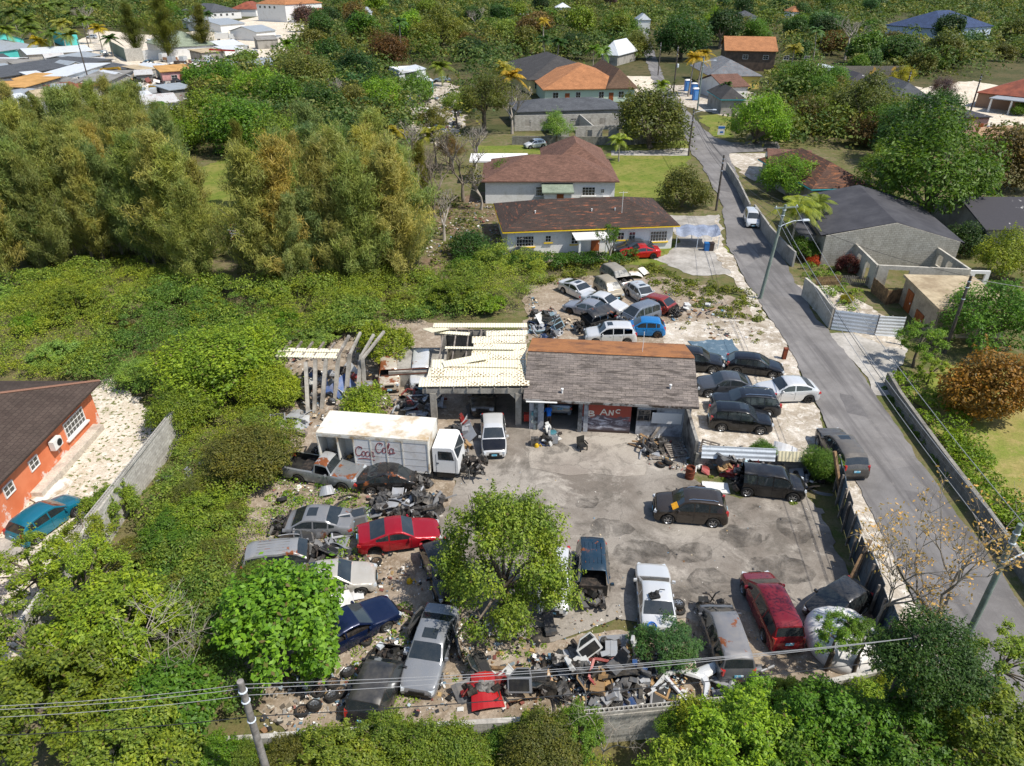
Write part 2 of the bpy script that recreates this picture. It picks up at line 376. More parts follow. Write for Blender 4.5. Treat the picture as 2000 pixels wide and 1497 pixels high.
_m = _s.n('MixShader', {0: _s.ramp(_n, .40, .72, 0, .6), 1: _t.outputs[0], 2: _b.outputs[0]}); _s.t.links.new(_m.outputs[0], _s.out.inputs[0]); GM['stain'] = _s.m
for x_, y_, r1, r2 in ((1195, 1040, 1.3, .8), (1150, 985, .7, .5), (1255, 1085, 1.6, 1.0), (1350, 1085, 1.3, .8), (1440, 1050, 1.2, .9), (1520, 1110, 1.7, 1.2), (1390, 1140, 1.5, .8), (1180, 890, 1.0, .7), (1085, 880, .8, .8), (1300, 1160, 1.4, .7), (1560, 1040, 1.0, 1.0)):
    c_ = G(x_, y_); patch('oil_stain', [(c_.x + math.cos(k * .628) * r1, c_.y + math.sin(k * .628) * r2) for k in range(10)], 'stain', .03, .2, .5, True)
RL = [(1250, 70), (1262, 118), (1275, 160), (1292, 195), (1330, 250), (1352, 300), (1378, 340), (1405, 385), (1422, 480), (1462, 560), (1497, 612), (1542, 680), (1590, 778), (1622, 842), (1680, 957), (1710, 1027), (1762, 1120), (1830, 1245), (1910, 1400), (1975, 1560)]
RR = [(1266, 70), (1283, 118), (1300, 160), (1325, 195), (1372, 250), (1392, 268), (1432, 282), (1450, 290), (1425, 302), (1448, 375), (1500, 460), (1537, 520), (1555, 555), (1597, 625), (1640, 675), (1685, 740), (1750, 832), (1780, 880), (1825, 940), (1875, 1015), (1950, 1120), (2010, 1210), (2100, 1350), (2180, 1480)]
patch('road', RL + RR[::-1], 'asphalt', .026, .12, .35)
GM['repair'] = plain('asphalt_repair', C('#5f5c5b'), C('#6d6a68'), .8, rough=.9, var=.15)
for q_ in ([(1470, 470), (1500, 478), (1512, 505), (1480, 498)], [(1640, 770), (1668, 775), (1690, 815), (1655, 808)], [(1402, 350), (1420, 352), (1430, 378), (1408, 374)], [(1770, 960), (1805, 965), (1830, 1005), (1790, 1000)]): patch('road', q_, 'repair', .03, .08)
patch('road', [(1425, 280), (1520, 275), (1520, 296), (1425, 300)], 'asphalt', .023, .1)
# ---------------------------------------------------------------- buildings
WHITE = plain('white_render', C('#d6d5d2'), C('#b9b6ae'), .6, .55, .8, .85, var=.1)
GREYW = plain('grey_render', C('#9a968e'), C('#6f6b64'), .5, .45, .7, .9, var=.15)
CONC = plain('weathered_concrete', C('#9a958b'), C('#68635b'), .7, .45, .68, .92, bump=.3, var=.2)
BLOCK = blockwall('block_wall', C('#a19c93'), C('#8b867d'))
BLOCKL = blockwall('pale_block_wall', C('#b9b5ac'), C('#a09b92'), amt=.35)
OLDWALL = blockwall('stained_block_wall', C('#8d8980'), C('#777369'), amt=.8)
WINGLASS = glassmat('window_glass', (.018, .022, .026), .05, .08)
WTRIM = plain('white_trim', C('#dcdad5'), None, rough=.6, var=.06)
YTRIM = plain('yellow_trim', C('#d9b51e'), None, rough=.6, var=.1)
DARK = plain('dark_interior', (.012, .011, .01), None, rough=.9)
WOOD = plain('bare_wood', C('#8a6e4e'), C('#5d4a36'), 2, .4, .6, .85, var=.25)
GREYWOOD = plain('grey_wood', C('#8b8278'), C('#5f574f'), 2, .4, .6, .9, var=.25)
DOORB = plain('brown_door', C('#8a4a22'), None, rough=.6, var=.15)
RSHING = {
 'grey': shingle('grey_shingle', C('#6a625d'), C('#80766e'), C('#46403b'), .55, .2, .51),
 'brown': shingle('brown_shingle', C('#62483d'), C('#78594b'), C('#4c382f'), .4, .16, .6),
 'worn': shingle('worn_shingle', C('#3e342f'), C('#463b35'), C('#8f563c'), .4, .16, .555),
 'orange': shingle('orange_shingle', C('#9c6a46'), C('#aa7650'), C('#80563c'), .4, .16, .6),
 'rust': plain('orange_felt', C('#96643c'), C('#664430'), .8, .45, .7, .9, var=.2),
 'dark': shingle('dark_shingle', C('#403e3d'), C('#4a4847'), C('#5a5754'), .4, .16, .6),
 'slate': shingle('slate_shingle', C('#55575a'), C('#4a4c50'), C('#6a6c6e'), .4, .16, .6),
 'tile': shingle('dark_brown_tile', C('#453a34'), C('#4d423b'), C('#3a302b'), .33, .3, .62),
 'green': shingle('green_grey_shingle', C('#7d8774'), C('#8a9380'), C('#6a7062'), .4, .16, .6),
 'blue': shingle('blue_shingle', C('#34425e'), C('#3c4a68'), None, .4, .16),
 'black': plain('black_felt', C('#37363a'), C('#4a494c'), .4, .4, .7, .85, var=.12),
 'blackp': plain('patched_black_felt', C('#38363a'), C('#a9a6a2'), .5, .62, .66, .85, var=.12),
 'metal': corrugated('grey_metal_roof', C('#9aa0a4'), C('#7d7468'), .6, .6),
 'white': corrugated('white_metal_roof', C('#cfd2d4'), C('#a8a094'), .5, .5),
 'rusty': corrugated('rusty_white_roof', C('#c9c6c0'), C('#8a4a2a'), .4, .85, lo=.52),
 'tan': plain('tan_flat_roof', C('#b3a386'), C('#8d7c62'), .45, .4, .62, .9, var=.15),
 'ochre': plain('ochre_flat_roof', C('#b98d52'), C('#a07840'), .4, .4, .6, .9, var=.12),
 'flat': plain('grey_flat_roof', C('#85827d'), C('#6b6862'), .4, .4, .65, .9, var=.15),
 'redmetal': plain('red_brown_roof', C('#8a4a34'), C('#6a3828'), .5, .4, .6, .8, var=.12),
}
def roofpiece(m, x0, y0, x1, y1, ez, rh, kind, th=.16):
    W, D = x1 - x0, y1 - y0
    c = [(x0, y0, ez), (x1, y0, ez), (x1, y1, ez), (x0, y1, ez)]
    if kind == 'hip':
        k = min(W, D) / 2
        r = [(x0 + k, (y0 + y1) / 2, ez + rh), (x1 - k, (y0 + y1) / 2, ez + rh)] if W >= D else [((x0 + x1) / 2, y0 + k, ez + rh), ((x0 + x1) / 2, y1 - k, ez + rh)]
        fs = [(0, 1, 5, 4), (1, 2, 5), (2, 3, 4, 5), (3, 0, 4)] if W >= D else [(0, 1, 4), (1, 2, 5, 4), (2, 3, 5), (3, 0, 4, 5)]
        top = c + r
    elif kind == 'gx':
        top = c + [(x0, (y0 + y1) / 2, ez + rh), (x1, (y0 + y1) / 2, ez + rh)]; fs = [(0, 1, 5, 4), (2, 3, 4, 5)]
    elif kind == 'gy':
        top = c + [((x0 + x1) / 2, y0, ez + rh), ((x0 + x1) / 2, y1, ez + rh)]; fs = [(3, 0, 4, 5), (1, 2, 5, 4)]
    else:  # mono pitch rising to the back ('sb'), to the right ('sr') or flat
        dz = {'sb': (0, 0, rh, rh), 'sf': (rh, rh, 0, 0), 'sr': (0, rh, rh, 0), 'sl': (rh, 0, 0, rh)}.get(kind, (0, 0, 0, 0))
        top = [(p[0], p[1], p[2] + d) for p, d in zip(c, dz)]; fs = [(0, 1, 2, 3)]
    n = len(top)
    bot = [(p[0], p[1], p[2] - th) for p in top]
    edges = {}
    for f in fs:
        for i in range(len(f)):
            a, b = f[i], f[(i + 1) % len(f)]
            if (b, a) in edges: edges.pop((b, a))
            else: edges[(a, b)] = 1
    m.add(top + bot, fs + [tuple(i + n for i in f[::-1]) for f in fs] + [(b, a, a + n, b + n) for a, b in edges])
def wallseg(m, a, b, z0, z1, t=.2, ops=(), mi=0):
    """straight wall from a to b (2D), cut by openings (u0,u1,z0,z1)"""
    a = Vector((a[0], a[1])); b = Vector((b[0], b[1])); L = (b - a).length; d = (b - a) / L; ang = math.atan2(d.y, d.x)
    cuts = sorted({0, L} | {max(0, min(L, u)) for o in ops for u in o[:2]})
    for u0, u1 in zip(cuts[:-1], cuts[1:]):
        if u1 - u0 < .01: continue
        um = (u0 + u1) / 2; zz = sorted([(o[2], o[3]) for o in ops if o[0] < um < o[1]]); z = z0
        for lo, hi in zz + [(z1, z1)]:
            if lo - z > .01:
                c = a + d * um; m.box((c.x, c.y, (z + lo) / 2), (u1 - u0, t, lo - z), ang, mi)
            z = max(z, hi)
def window(root, M, w, h, frame=WTRIM, bars=(1, 1), sill=None, glass=WINGLASS):
    """M: matrix at the opening's centre, local -Y pointing out of the wall"""
    m = MB(); t = .065
    for s in (-1, 1):
        m.box((s * (w / 2 - t / 2), -.03, 0), (t, .08, h), 0); m.box((0, -.03, s * (h / 2 - t / 2)), (w - 2 * t, .08, t), 0)
    for i in range(1, bars[0] + 1): m.box((-w / 2 + w * i / (bars[0] + 1), -.025, 0), (.032, .05, h - 2 * t), 0)
    for j in range(1, bars[1] + 1): m.box((0, -.02, -h / 2 + h * j / (bars[1] + 1)), (w - 2 * t, .04, .028), 0)
    f = m.build('window', frame, root); f.matrix_local = M
    g = MB(); g.box((0, -.005, 0), (w - .1, .02, h - .1)); p = g.build('pane', glass, f)
    if sill:
        s = MB(); s.box((0, -.09, -h / 2 - .06), (w + .3, .2, .11)); s.build('sill', sill, f)
    return f
def door(root, M, w, h, mat=DOORB):
    m = MB(); m.box((0, -.04, 0), (w, .06, h))
    for s in (-1, 1):
        for q in (-.22, .22): m.box((s * w * .23, -.075, q * h), (w * .36, .02, h * .36))
    d = m.build('door', mat, root); d.matrix_local = M
    k = MB(); k.box((w * .38, -.1, -.05), (.05, .06, .14)); k.build('handle', WTRIM, d); return d
def sideM(W, D, ov, side, u, z):
    """matrix on a wall face: u along the wall, z = centre height"""
    if side == 'F': return Matrix.Translation((ov + u, ov, z))
    if side == 'R': return Matrix.Translation((W - ov, ov + u, z)) @ Matrix.Rotation(math.pi / 2, 4, 'Z')
    if side == 'L': return Matrix.Translation((ov, D - ov - u, z)) @ Matrix.Rotation(-math.pi / 2, 4, 'Z')
    return Matrix.Translation((W - ov - u, D - ov, z)) @ Matrix.Rotation(math.pi, 4, 'Z')
def house(name, label, cat, pL, pR, ez, D, kind, rh, roofmat, wallmat, ov=.45, items=(), group=None, trim=None, wallh=None, fas=None):
    a, b = G(pL[0], pL[1], ez), G(pR[0], pR[1], ez)
    W = (b - a).length; rz = math.atan2(b.y - a.y, b.x - a.x)
    root = thing(name, label, cat, (a.x, a.y, 0), rz, group)
    wm = MB(); zt = ez - .02; t = .2; o = ov
    A, B, Cc, Dd = (o, o), (W - o, o), (W - o, D - o), (o, D - o)
    q = t / 2
    wallseg(wm, (o, o + q), (W - o, o + q), 0, zt, t)
    wallseg(wm, (W - o, D - o - q), (o, D - o - q), 0, zt, t)
    wallseg(wm, (W - o - q, o + t), (W - o - q, D - o - t), 0, zt, t)
    wallseg(wm, (o + q, D - o - t), (o + q, o + t), 0, zt, t)
    if kind in ('gx', 'gy'):
        if kind == 'gx':
            for x in (o, W - o - t):
                hgt = rh * (1 - 2 * o / D) ; P = [(o, ez + rh * 2 * o / D - .17), (D - o, ez + rh * 2 * o / D - .17), (D / 2, ez + rh - .17)]
                wm.add([(x, y, z) for y, z in [(o, zt), (D - o, zt)] + P[1:2] + P[2:] + P[:1]] + [(x + t, y, z) for y, z in [(o, zt), (D - o, zt)] + P[1:2] + P[2:] + P[:1]],
                       [(4, 3, 2, 1, 0), (5, 6, 7, 8, 9)])
        else:
            for y in (o, D - o - t):
                zz = ez + rh * 2 * o / W - .17
                pr = [(o, zt), (W - o, zt), (W - o, zz), (W / 2, ez + rh - .17), (o, zz)]
                wm.add([(x, y, z) for x, z in pr] + [(x, y + t, z) for x, z in pr], [(0, 1, 2, 3, 4), (9, 8, 7, 6, 5)])
    elif kind in ('sb', 'sf', 'sl', 'sr'):
        def zr(x, y): return ez - .17 + rh * {'sb': y / D, 'sf': 1 - y / D, 'sr': x / W, 'sl': 1 - x / W}[kind]
        for p, r2 in ((A, B), (B, Cc), (Cc, Dd), (Dd, A)):
            wm.add([(p[0], p[1], zt - .3), (r2[0], r2[1], zt - .3), (r2[0], r2[1], zr(*r2)), (p[0], p[1], zr(*p))], [(0, 1, 2, 3)])
    wm.build('wall', wallmat, root)
    rm = MB(); roofpiece(rm, 0, 0, W, D, ez + .16, rh, kind); rm.build('roof', roofmat, root)
    if trim:
        tm = MB(); e = .03
        tm.box((W / 2, -e, ez + .03), (W + 2 * e, .05, .11)); tm.box((W + e, D / 2, ez + .03), (.05, D, .11)); tm.box((-e, D / 2, ez + .03), (.05, D, .11))
        tm.build('fascia', trim, root)
    for it in items:
        k, s, u, z = it[:4]; M = sideM(W, D, ov, s, u, z)
        if k == 'w': window(root, M, it[4], it[5], *(it[6] if len(it) > 6 else ()))
        elif k == 'd': door(root, M, it[4], it[5], *(it[6:7]))
        elif k == 'ac': ac_unit(root, M)
    return root, W, D
ACM = plain('ac_white', C('#d8d6d0'), None, rough=.5, var=.06)
def ac_unit(root, M):
    m = MB(); m.box((0, -.28, 0), (.85, .34, .62)); m.box((0, -.19, -.37), (.7, .38, .05)); o = m.build('air_conditioner', ACM, root); o.matrix_local = M
    g = MB(); g.lathe([(.24, 0), (.24, .02), (.06, .03)], 14, 0, Matrix.Translation((.12, -.455, 0)) @ Matrix.Rotation(math.pi / 2, 4, 'X')); g.build('fan_grille', DARK, o)
def vent(root, x, y, z, h=.35, mat=WTRIM, r=.06):
    m = MB(); m.lathe([(r, 0), (r, h), (r * 1.6, h + .01), (r * 1.6, h + .08), (.01, h + .1)], 8, 0, Matrix.Translation((x, y, z))); m.build('roof_vent', mat, root)
WW = (WTRIM, (3, 2), WTRIM)
# --- long white house with yellow trim and worn roof
YW = (WTRIM, (5, 2), YTRIM)
r, W, D = house('bungalow', 'long white bungalow with yellow window sills under a dark roof worn to rust patches', 'house', (982, 456), (1328, 443), 2.75, 11.0, 'hip', 1.9, RSHING['worn'], WHITE, .55,
    [('w', 'F', 2.0, 1.55, 2.0, 1.25, YW), ('w', 'F', 4.6, 1.75, .7, .8, (WTRIM, (1, 1), YTRIM)), ('w', 'F', 7.6, 1.6, .8, 1.2, (WTRIM, (1, 2), YTRIM)), ('d', 'F', 10.0, 1.05, .95, 2.1),
     ('w', 'F', 12.9, 1.75, .8, .9, (WTRIM, (1, 1), YTRIM)), ('w', 'F', 14.2, 1.75, .8, .9, (WTRIM, (1, 1), YTRIM)), ('w', 'F', 17.3, 1.55, 2.0, 1.25, YW), ('ac', 'F', 15.2, .9)], trim=YTRIM)
m = MB(); m.box((9.6, -.9, 2.45), (3.8, 2.9, .12)); m.build('porch_roof', WTRIM, r)
for x in (8.2, 11.2):
    m = MB(); m.box((x, -2.1, 1.2), (.22, .22, 2.38)); m.build('porch_post', WTRIM, r)
m = MB(); m.box((9.6, -1.1, .1), (3.8, 2.6, .2)); m.build('porch_step', GREYW, r)
for x in (4, 10.5, 13.2): vent(r, x, 3.0, 3.8)
m = MB(); m.tube([(13.9, 2.5, 3.4), (13.9, 2.5, 6.2)], .03, 5); m.bar((13.4, 2.5, 6.1), (14.4, 2.5, 6.1), .03); m.build('antenna', WTRIM, r)
# --- brown shingle house behind it (two wings)
r, W, D = house('shingled_house', 'white house with brown shingle roof in two wings, behind the long bungalow', 'house', (940, 357), (1210, 357), 3.0, 12.5, 'hip', 2.1, RSHING['brown'], WHITE, .5,
    [('w', 'F', 7.4, 1.7, 1.1, 1.3, WW), ('w', 'F', 14.0, 1.7, 1.8, 1.2, WW), ('w', 'F', 15.9, 1.75, .5, .6), ('ac', 'F', 16.4, .8)])
m = MB(); roofpiece(m, 8.5, 5, 18.2, 19.5, 3.3, 2.9, 'hip'); m.build('roof', RSHING['brown'], r)
m = MB(); m.box((13.3, 15.5, 1.55), (8.8, 7.2, 3.1)); m.build('wall', WHITE, r)
w2 = window(r, Matrix.Translation((16.7, 11.88, 1.9)), 1.2, 1.2)
m = MB(); m.box((10.2, -1.0, 1.15), (3.6, 2.3, 2.3)); m.build('porch', WHITE, r)
m = MB(); roofpiece(m, 8.1, -2.5, 12.3, .9, 2.35, .5, 'sb'); m.build('porch_roof', RSHING['green'], r)
door(r, Matrix.Translation((10.5, -2.15, 1.05)), .9, 2.0)
m = MB(); m.box((2.2, 12.5, 3.4), (8.6, 5, .22)); m.build('flat_roof', WTRIM, r)
# --- roofless ruin
def ruin(name, label, segs, mat, h, t=.22, cat='ruin'):
    m = MB()
    for a, b, ops in segs: wallseg(m, a, b, 0, h, t, ops)
    return tag(m.build(name, mat), label, cat)
def gp(x, y, z=0): p = G(x, y, z); return (p.x, p.y)
a, b = gp(1095, 280), gp(1240, 276)
o1 = [(1.5 + i * 3.1, 2.7 + i * 3.1, .0 if i % 2 else .9, 2.2) for i in range(5)]
ax = Vector((b[0] - a[0], b[1] - a[1])); ax.normalize(); nn = Vector((-ax.y, ax.x))
L = 16.5
pt = lambda u, v: (a[0] + ax.x * u + nn.x * v, a[1] + ax.y * u + nn.y * v)
ruin('roofless_ruin', 'roofless grey concrete shell with empty window openings overgrown by bushes', [(pt(0, 0), pt(L, 0), o1), (pt(-7, 12), pt(L, 12), [(2 + i * 3, 3.2 + i * 3, .9, 2.1) for i in range(7)]),
     (pt(-.1, .15), pt(-.1, 11.85), [(3, 4.2, .9, 2.1), (7, 8.2, 0, 2.1)]), (pt(L + .1, .15), pt(L + .1, 11.85), [(5, 6.2, .9, 2.1)]), (pt(6, .15), pt(6, 11.85), [(4, 5, 0, 2.1)])], BLOCKL, 2.9)
# --- long roofs beyond
house('long_house', 'long low house with plain dark grey roof behind the roofless concrete shell', 'house', (1010, 221), (1225, 214), 2.9, 12, 'hip', 1.5, RSHING['slate'], GREYW, .4,
      [('w', 'F', 3 + 4.2 * i, 1.6, 1.4, 1.1) for i in range(6)])
SAGE = plain('pale_green_render', C('#b9c9b4'), None, rough=.85, var=.1)
r, W, D = house('motel', 'pale green row house with orange shingles turning dark at one end', 'house', (1060, 177), (1246, 174), 2.9, 28, 'hip', 4.0, RSHING['orange'], SAGE, .6,
      [('w', 'F', 2.6, 1.6, 1.4, 1.5), ('d', 'F', 5.4, 1.05, 1.1, 2.1), ('w', 'F', 8, 1.6, 1.2, 1.5), ('w', 'F', 13.6, 1.6, 1.3, 1.5), ('d', 'F', 16, 1.05, 1.1, 2.1), ('w', 'F', 18.4, 1.6, 1.3, 1.5), ('w', 'F', 25.2, 1.7, 2.6, 1.3)])
m = MB(); roofpiece(m, W * .66, -.02, W + .06, D + .1, 3.12, 3.8, 'hip'); m.build('roof', shingle('dark_orange_shingle', C('#5a4638'), C('#66503f'), C('#7d5a40'), .4, .16, .6), r)
house('hall', 'wide building with dark grey hip roof beside yellow walls, behind the orange shingled row', 'building', (1030, 158), (1200, 152), 3.2, 34, 'hip', 4.2, RSHING['dark'], plain('cream_render', C('#d8c690'), None, rough=.85, var=.1), .6, [('w', 'F', 2.5, 1.8, 2, 1.4), ('w', 'F', 7, 1.8, 2, 1.4)])
# --- the garage in the middle
r, W, D = None, None, None
a, b = G(1022, 779, 2.75), G(1366, 796, 2.75); W = (b - a).length; D = 8.7
gar = thing('garage', 'grey shingled repair garage with orange ridge strip and a red graffitied roller door', 'garage', (a.x, a.y, 0), math.atan2(b.y - a.y, b.x - a.x))
GW = plain('dirty_blue_grey_wall', C('#a3a6ab'), C('#5f5e60'), .8, .45, .62, .85, var=.2)
m = MB(); y0 = .45
wallseg(m, (.4, y0), (W - .4, y0), 0, 2.72, .22, [(1.0, 3.75, 0, 2.35), (4.05, 7.35, 0, 2.4), (7.75, 8.65, 1.25, 2.15)])
wallseg(m, (W - .4, 8.3), (.4, 8.3), 0, 2.9, .2); wallseg(m, (W - .5, y0 + .11), (W - .5, 8.2), 0, 2.75, .2); wallseg(m, (.5, 8.2), (.5, y0 + .11), 0, 2.75, .2)
for x in (.4, W - .6):
    pr = [(.5, 2.74), (8.3, 2.9), (8.3, 2.95), (4.3, 4.1), (.5, 2.9)]
    m.add([(x, p[0], p[1]) for p in pr] + [(x + .2, p[0], p[1]) for p in pr], [(4, 3, 2, 1, 0), (5, 6, 7, 8, 9)])
wallseg(m, (4.0, .7), (4.0, 8.1), 0, 2.6, .18)
m.build('wall', GW, gar)
m = MB(); m.box((W / 2, 4.4, .03), (W - 1.1, 7.6, .06)); m.build('floor', CONC, gar)
m = MB(); zr = 4.28
m.add([(0, 0, 2.75), (W, 0, 2.75), (W, 4.15, zr), (0, 4.15, zr), (0, 0, 2.58), (W, 0, 2.58), (W, 4.15, zr - .17), (0, 4.15, zr - .17)], [(0, 1, 2, 3), (7, 6, 5, 4), (0, 4, 5, 1), (1, 5, 6, 2), (3, 7, 4, 0)])
m.build('roof', RSHING['grey'], gar)
m = MB(); m.add([(0, 4.0, zr + .015), (W, 4.0, zr + .015), (W, 4.15, zr + .05), (0, 4.15, zr + .05), (W, 8.8, 2.95), (0, 8.8, 2.95), (W, 8.8, 2.8), (0, 8.8, 2.8), (W, 4.15, zr - .17), (0, 4.15, zr - .17)],
                [(0, 1, 2, 3), (3, 2, 4, 5), (5, 4, 6, 7), (9, 8, 2, 3)[::-1], (7, 6, 8, 9), (2, 8, 6, 4), (3, 5, 7, 9)]); m.build('ridge_roof', RSHING['rust'], gar)
m = MB(); m.box((W / 2 - .5, -.03, 2.66), (W - 1.2, .05, .17)); m.build('fascia', plain('rotten_fascia', C('#8d8b88'), C('#3f342c'), 1.2, .45, .55, .9), gar)
m = MB(); m.tube([(.2, -.12, 2.6), (2.3, -.1, 2.62)], .06, 8); m.build('gutter', WTRIM, gar)
for x in (9.9, 2.6): vent(gar, x, 1.4 if x > 5 else .6, 3.2 if x > 5 else 2.95, .3)
m = MB(); m.tube([(8.2, 5.2, 3.9), (8.2, 5.2, 5.6)], .025, 5); m.build('pipe', WTRIM, gar)
# roller door: red above, smeared grey below, with white sprayed letters
def rollermat():
    t = NT('roller_door'); uv = t.co('UV'); sp = t.n('SeparateXYZ', {0: uv}); o = t.co('Object'); oz = t.n('SeparateXYZ', {0: o}).outputs[2]
    st = t.n('Mapping', {'Vector': o, 'Scale': (.8, 1, 2.4)}).outputs[0]; n1 = t.noise(st, 1.6, 6, .7, .5)
    low = t.ramp(t.math('ADD', oz, t.ramp(n1, .3, .7, -.35, .35)), 1.25, 1.45, 1, 0)
    sm = t.mix(C('#57505a'), C('#b9bcc8'), t.ramp(t.noise(st, 1.1, 6, .72, 1.2), .5, .64))
    sm = t.mix(sm, C('#3a2a24'), t.ramp(oz, .45, .2))
    col = t.mix(C('#a04636'), sm, low)
    w = t.math('SINE', t.math('MULTIPLY', oz, 6.283 / .085))
    k = t.ramp(w, -1, 1, .78, 1.1); col = t.mul(col, t.n('CombineXYZ', {0: k, 1: k, 2: k}).outputs[0])
    t.bsdf(col, .7, .1, t.bump(w, .5, .03)); return t.m
m = MB(); m.box((5.7, y0 - .02, 1.2), (3.3, .08, 2.4)); rd = m.build('roller_door', rollermat(), gar)
SPRAY = plain('white_spray_paint', C('#d8d2c4'), None, rough=.8, var=.15)
def strokes(m, segs, u0, z0, w, h, th, y):
    for sgm in segs:
        for p, q in zip(sgm[:-1], sgm[1:]):
            m.bar((u0 + p[0] * w, y, z0 + p[1] * h), (u0 + q[0] * w, y, z0 + q[1] * h), .012, th)
LET = {'B': [[(0, 0), (0, 1), (.7, .95), (.8, .7), (.1, .52), (.85, .4), (.9, .15), (0, 0)]], 'A': [[(0, 0), (.5, 1), (1, 0)], [(.22, .42), (.8, .42)]],
       'N': [[(0, 0), (.1, 1), (.85, .05), (.95, 1)]], 'C': [[(.95, .85), (.5, 1), (.08, .7), (.05, .3), (.4, 0), (.9, .1)]]}
m = MB()
for ch, u0, z0, w_, h_ in (('B', 4.5, 1.38, .4, .42), ('A', 5.25, 1.5, .5, .5), ('N', 5.85, 1.5, .3, .45), ('C', 6.3, 1.72, .32, .3)): strokes(m, LET[ch], u0, z0, w_, h_, .075, y0 - .075)
m.build('graffiti', SPRAY, rd)
window(gar, Matrix.Translation((8.2, y0 - .1, 1.7)), .9, .9, GREYWOOD, (1, 1))
m = MB(); m.box((9.75, y0 - .14, 1.55), (2.0, .06, .85)); m.build('boarding', WTRIM, gar)
m = MB(); m.box((2.4, .7, 2.3), (2.9, .3, .3)); m.build('shutter_box', plain('rust_brown', C('#5b3428'), C('#3d241c'), 1, rough=.8), gar)
for x, c in ((.85, '#7f8c90'), (3.9, '#707478')):
    m = MB(); m.box((x, .3, 1.25), (.28, .1, 2.3)); m.build('door_frame', plain('frame_' + c[1:], C(c), C('#3b3c3e'), 2, .4, .6), gar)
m = MB(); m.box((0.62, .28, 1.1), (.14, .12, .9)); m.build('sign_board', plain('teal_board', C('#4a8088'), C('#a8a8a0'), 3, .45, .55), gar)
# projecting side wall, then the boundary wall with metal sheets on it
a = G(1345, 890); b2 = gar.matrix_basis @ Vector((W - .75, .3, 0)); a = Vector((b2.x + .05, b2.y - 3.2, 0))
m = MB()
m.add([(b2.x - .1, b2.y, 0), (a.x - .1, a.y, 0), (a.x - .1, a.y, 2.0), (b2.x - .1, b2.y, 2.6), (b2.x + .1, b2.y, 0), (a.x + .1, a.y, 0), (a.x + .1, a.y, 2.0), (b2.x + .1, b2.y, 2.6)],
      [(3, 2, 1, 0), (4, 5, 6, 7), (2, 3, 7, 6), (1, 2, 6, 5), (0, 4, 7, 3)])
tag(m.build('side_wall', plain('dark_patched_wall', C('#8a8780'), C('#3a3735'), .8, .42, .6, .9, var=.2)), 'dark patched grey wall sloping down from the garage corner toward the yard', 'wall')  # mid grey mottled with near-black patches
c2 = Vector((19.2, a.y - .6, 0))
m = MB(); wallseg(m, (a.x, a.y - .1), (c2.x, c2.y), 0, 1.15, .2)
bw = tag(m.build('boundary_wall', OLDWALL), 'low stained block wall between yard and car lot, topped with metal sheets', 'wall')
def sheet(m, p, q, z0, z1, lean=0.0, th=.03, n=1):
    p = Vector(p); q = Vector(q); d = (q - p).normalized(); nn = Vector((-d.y, d.x, 0)) * lean
    m.add([(p.x, p.y, z0), (q.x, q.y, z0), (q.x + nn.x, q.y + nn.y, z1), (p.x + nn.x, p.y + nn.y, z1), (p.x + d.y * -th, p.y + d.x * th, z0), (q.x - d.y * th, q.y + d.x * th, z0), (q.x + nn.x - d.y * th, q.y + nn.y + d.x * th, z1), (p.x + nn.x - d.y * th, p.y + nn.y + d.x * th, z1)],
          [(0, 1, 2, 3), (7, 6, 5, 4), (3, 2, 6, 7), (0, 3, 7, 4), (1, 5, 6, 2), (0, 4, 5, 1)])
dd = (c2 - a).normalized(); a1 = a + dd * .3; a1.y -= .35
m = MB(); sheet(m, a1, a1 + dd * 4.6, .95, 1.75, .25); m.build('metal_sheet', corrugated('white_sheet', C('#ced4d8'), C('#8f9498'), .3, .5, axis=1), bw)
m = MB(); sheet(m, a1 + dd * 4.75, a1 + dd * 7.4, 1.0, 1.6, .25); m.build('metal_sheet', corrugated('cream_sheet', C('#d8ceac'), C('#a89a70'), .22, .5), bw)
# --- shed: concrete posts and beams, cream corrugated roof half gone
sh = thing('workshop_shed', 'collapsing concrete shed with rusty cream corrugated roof beside the garage', 'shed', (0, 0, 0))
CREAM = corrugated('cream_corrugated', C('#e2dac0'), C('#8f6a44'), .2, .7, .6, .05, holes=True, lo=.6)
CREAM2 = corrugated('clean_cream_corrugated', C('#e0d9bd'), C('#a58a5a'), .2, .5, .6, .05, lo=.62)
x0, x1, yf, yb = -5.45, .55, 41.9, 50.6
m = MB(); m.box((x0 / 2 + x1 / 2 - .2, yf, 2.85), (x1 - x0 + 1.0, .28, .38)); m.build('beam', CONC, sh)
m = MB(); m.box(((x0 + x1) / 2 - .2, yb, 2.95), (x1 - x0 + 1.0, .28, .38)); m.build('beam', CONC, sh)
for x in (x0, x1 - .1):
    m = MB(); m.box((x, yf, 1.33), (.42, .36, 2.66)); m.bar((x, yf, 2.15), (x + (.55 if x < 0 else -.55), yf, 2.72), .24); m.build('post', CONC, sh)
    m = MB(); m.box((x, yb, 1.38), (.4, .35, 2.76)); m.build('post', CONC, sh)
m = MB()
for i in range(8): m.box((x0 - .4 + i * .93, yf - .19, 2.98), (.08, .08, .36)); 
for i in range(8): m.box((x0 - .4 + i * .93, yb - .19, 3.05), (.08, .08, .3))
m.build('bracket', CONC, sh)
for i in range(7):
    x = x0 + .1 + i * .98; m = MB(); m.bar((x, yf + .15, 3.12), (x, yb, 3.28), .09, .16); m.build('rafter', GREYWOOD, sh)
m = MB(); wallseg(m, (x0 - .2, yb + .4), (x1, yb + .4), 0, 2.6, .2); m.build('wall', OLDWALL, sh)
def roofsheet(x, y, w, l, z, tilt=(0, 0, 0), mat=CREAM, name='roof_sheet'):
    m = MB(); m.box((0, 0, 0), (w, l, .03)); o = m.build(name, mat, sh); o.location = (x, y, z); o.rotation_euler = tilt; return o
sl = .018
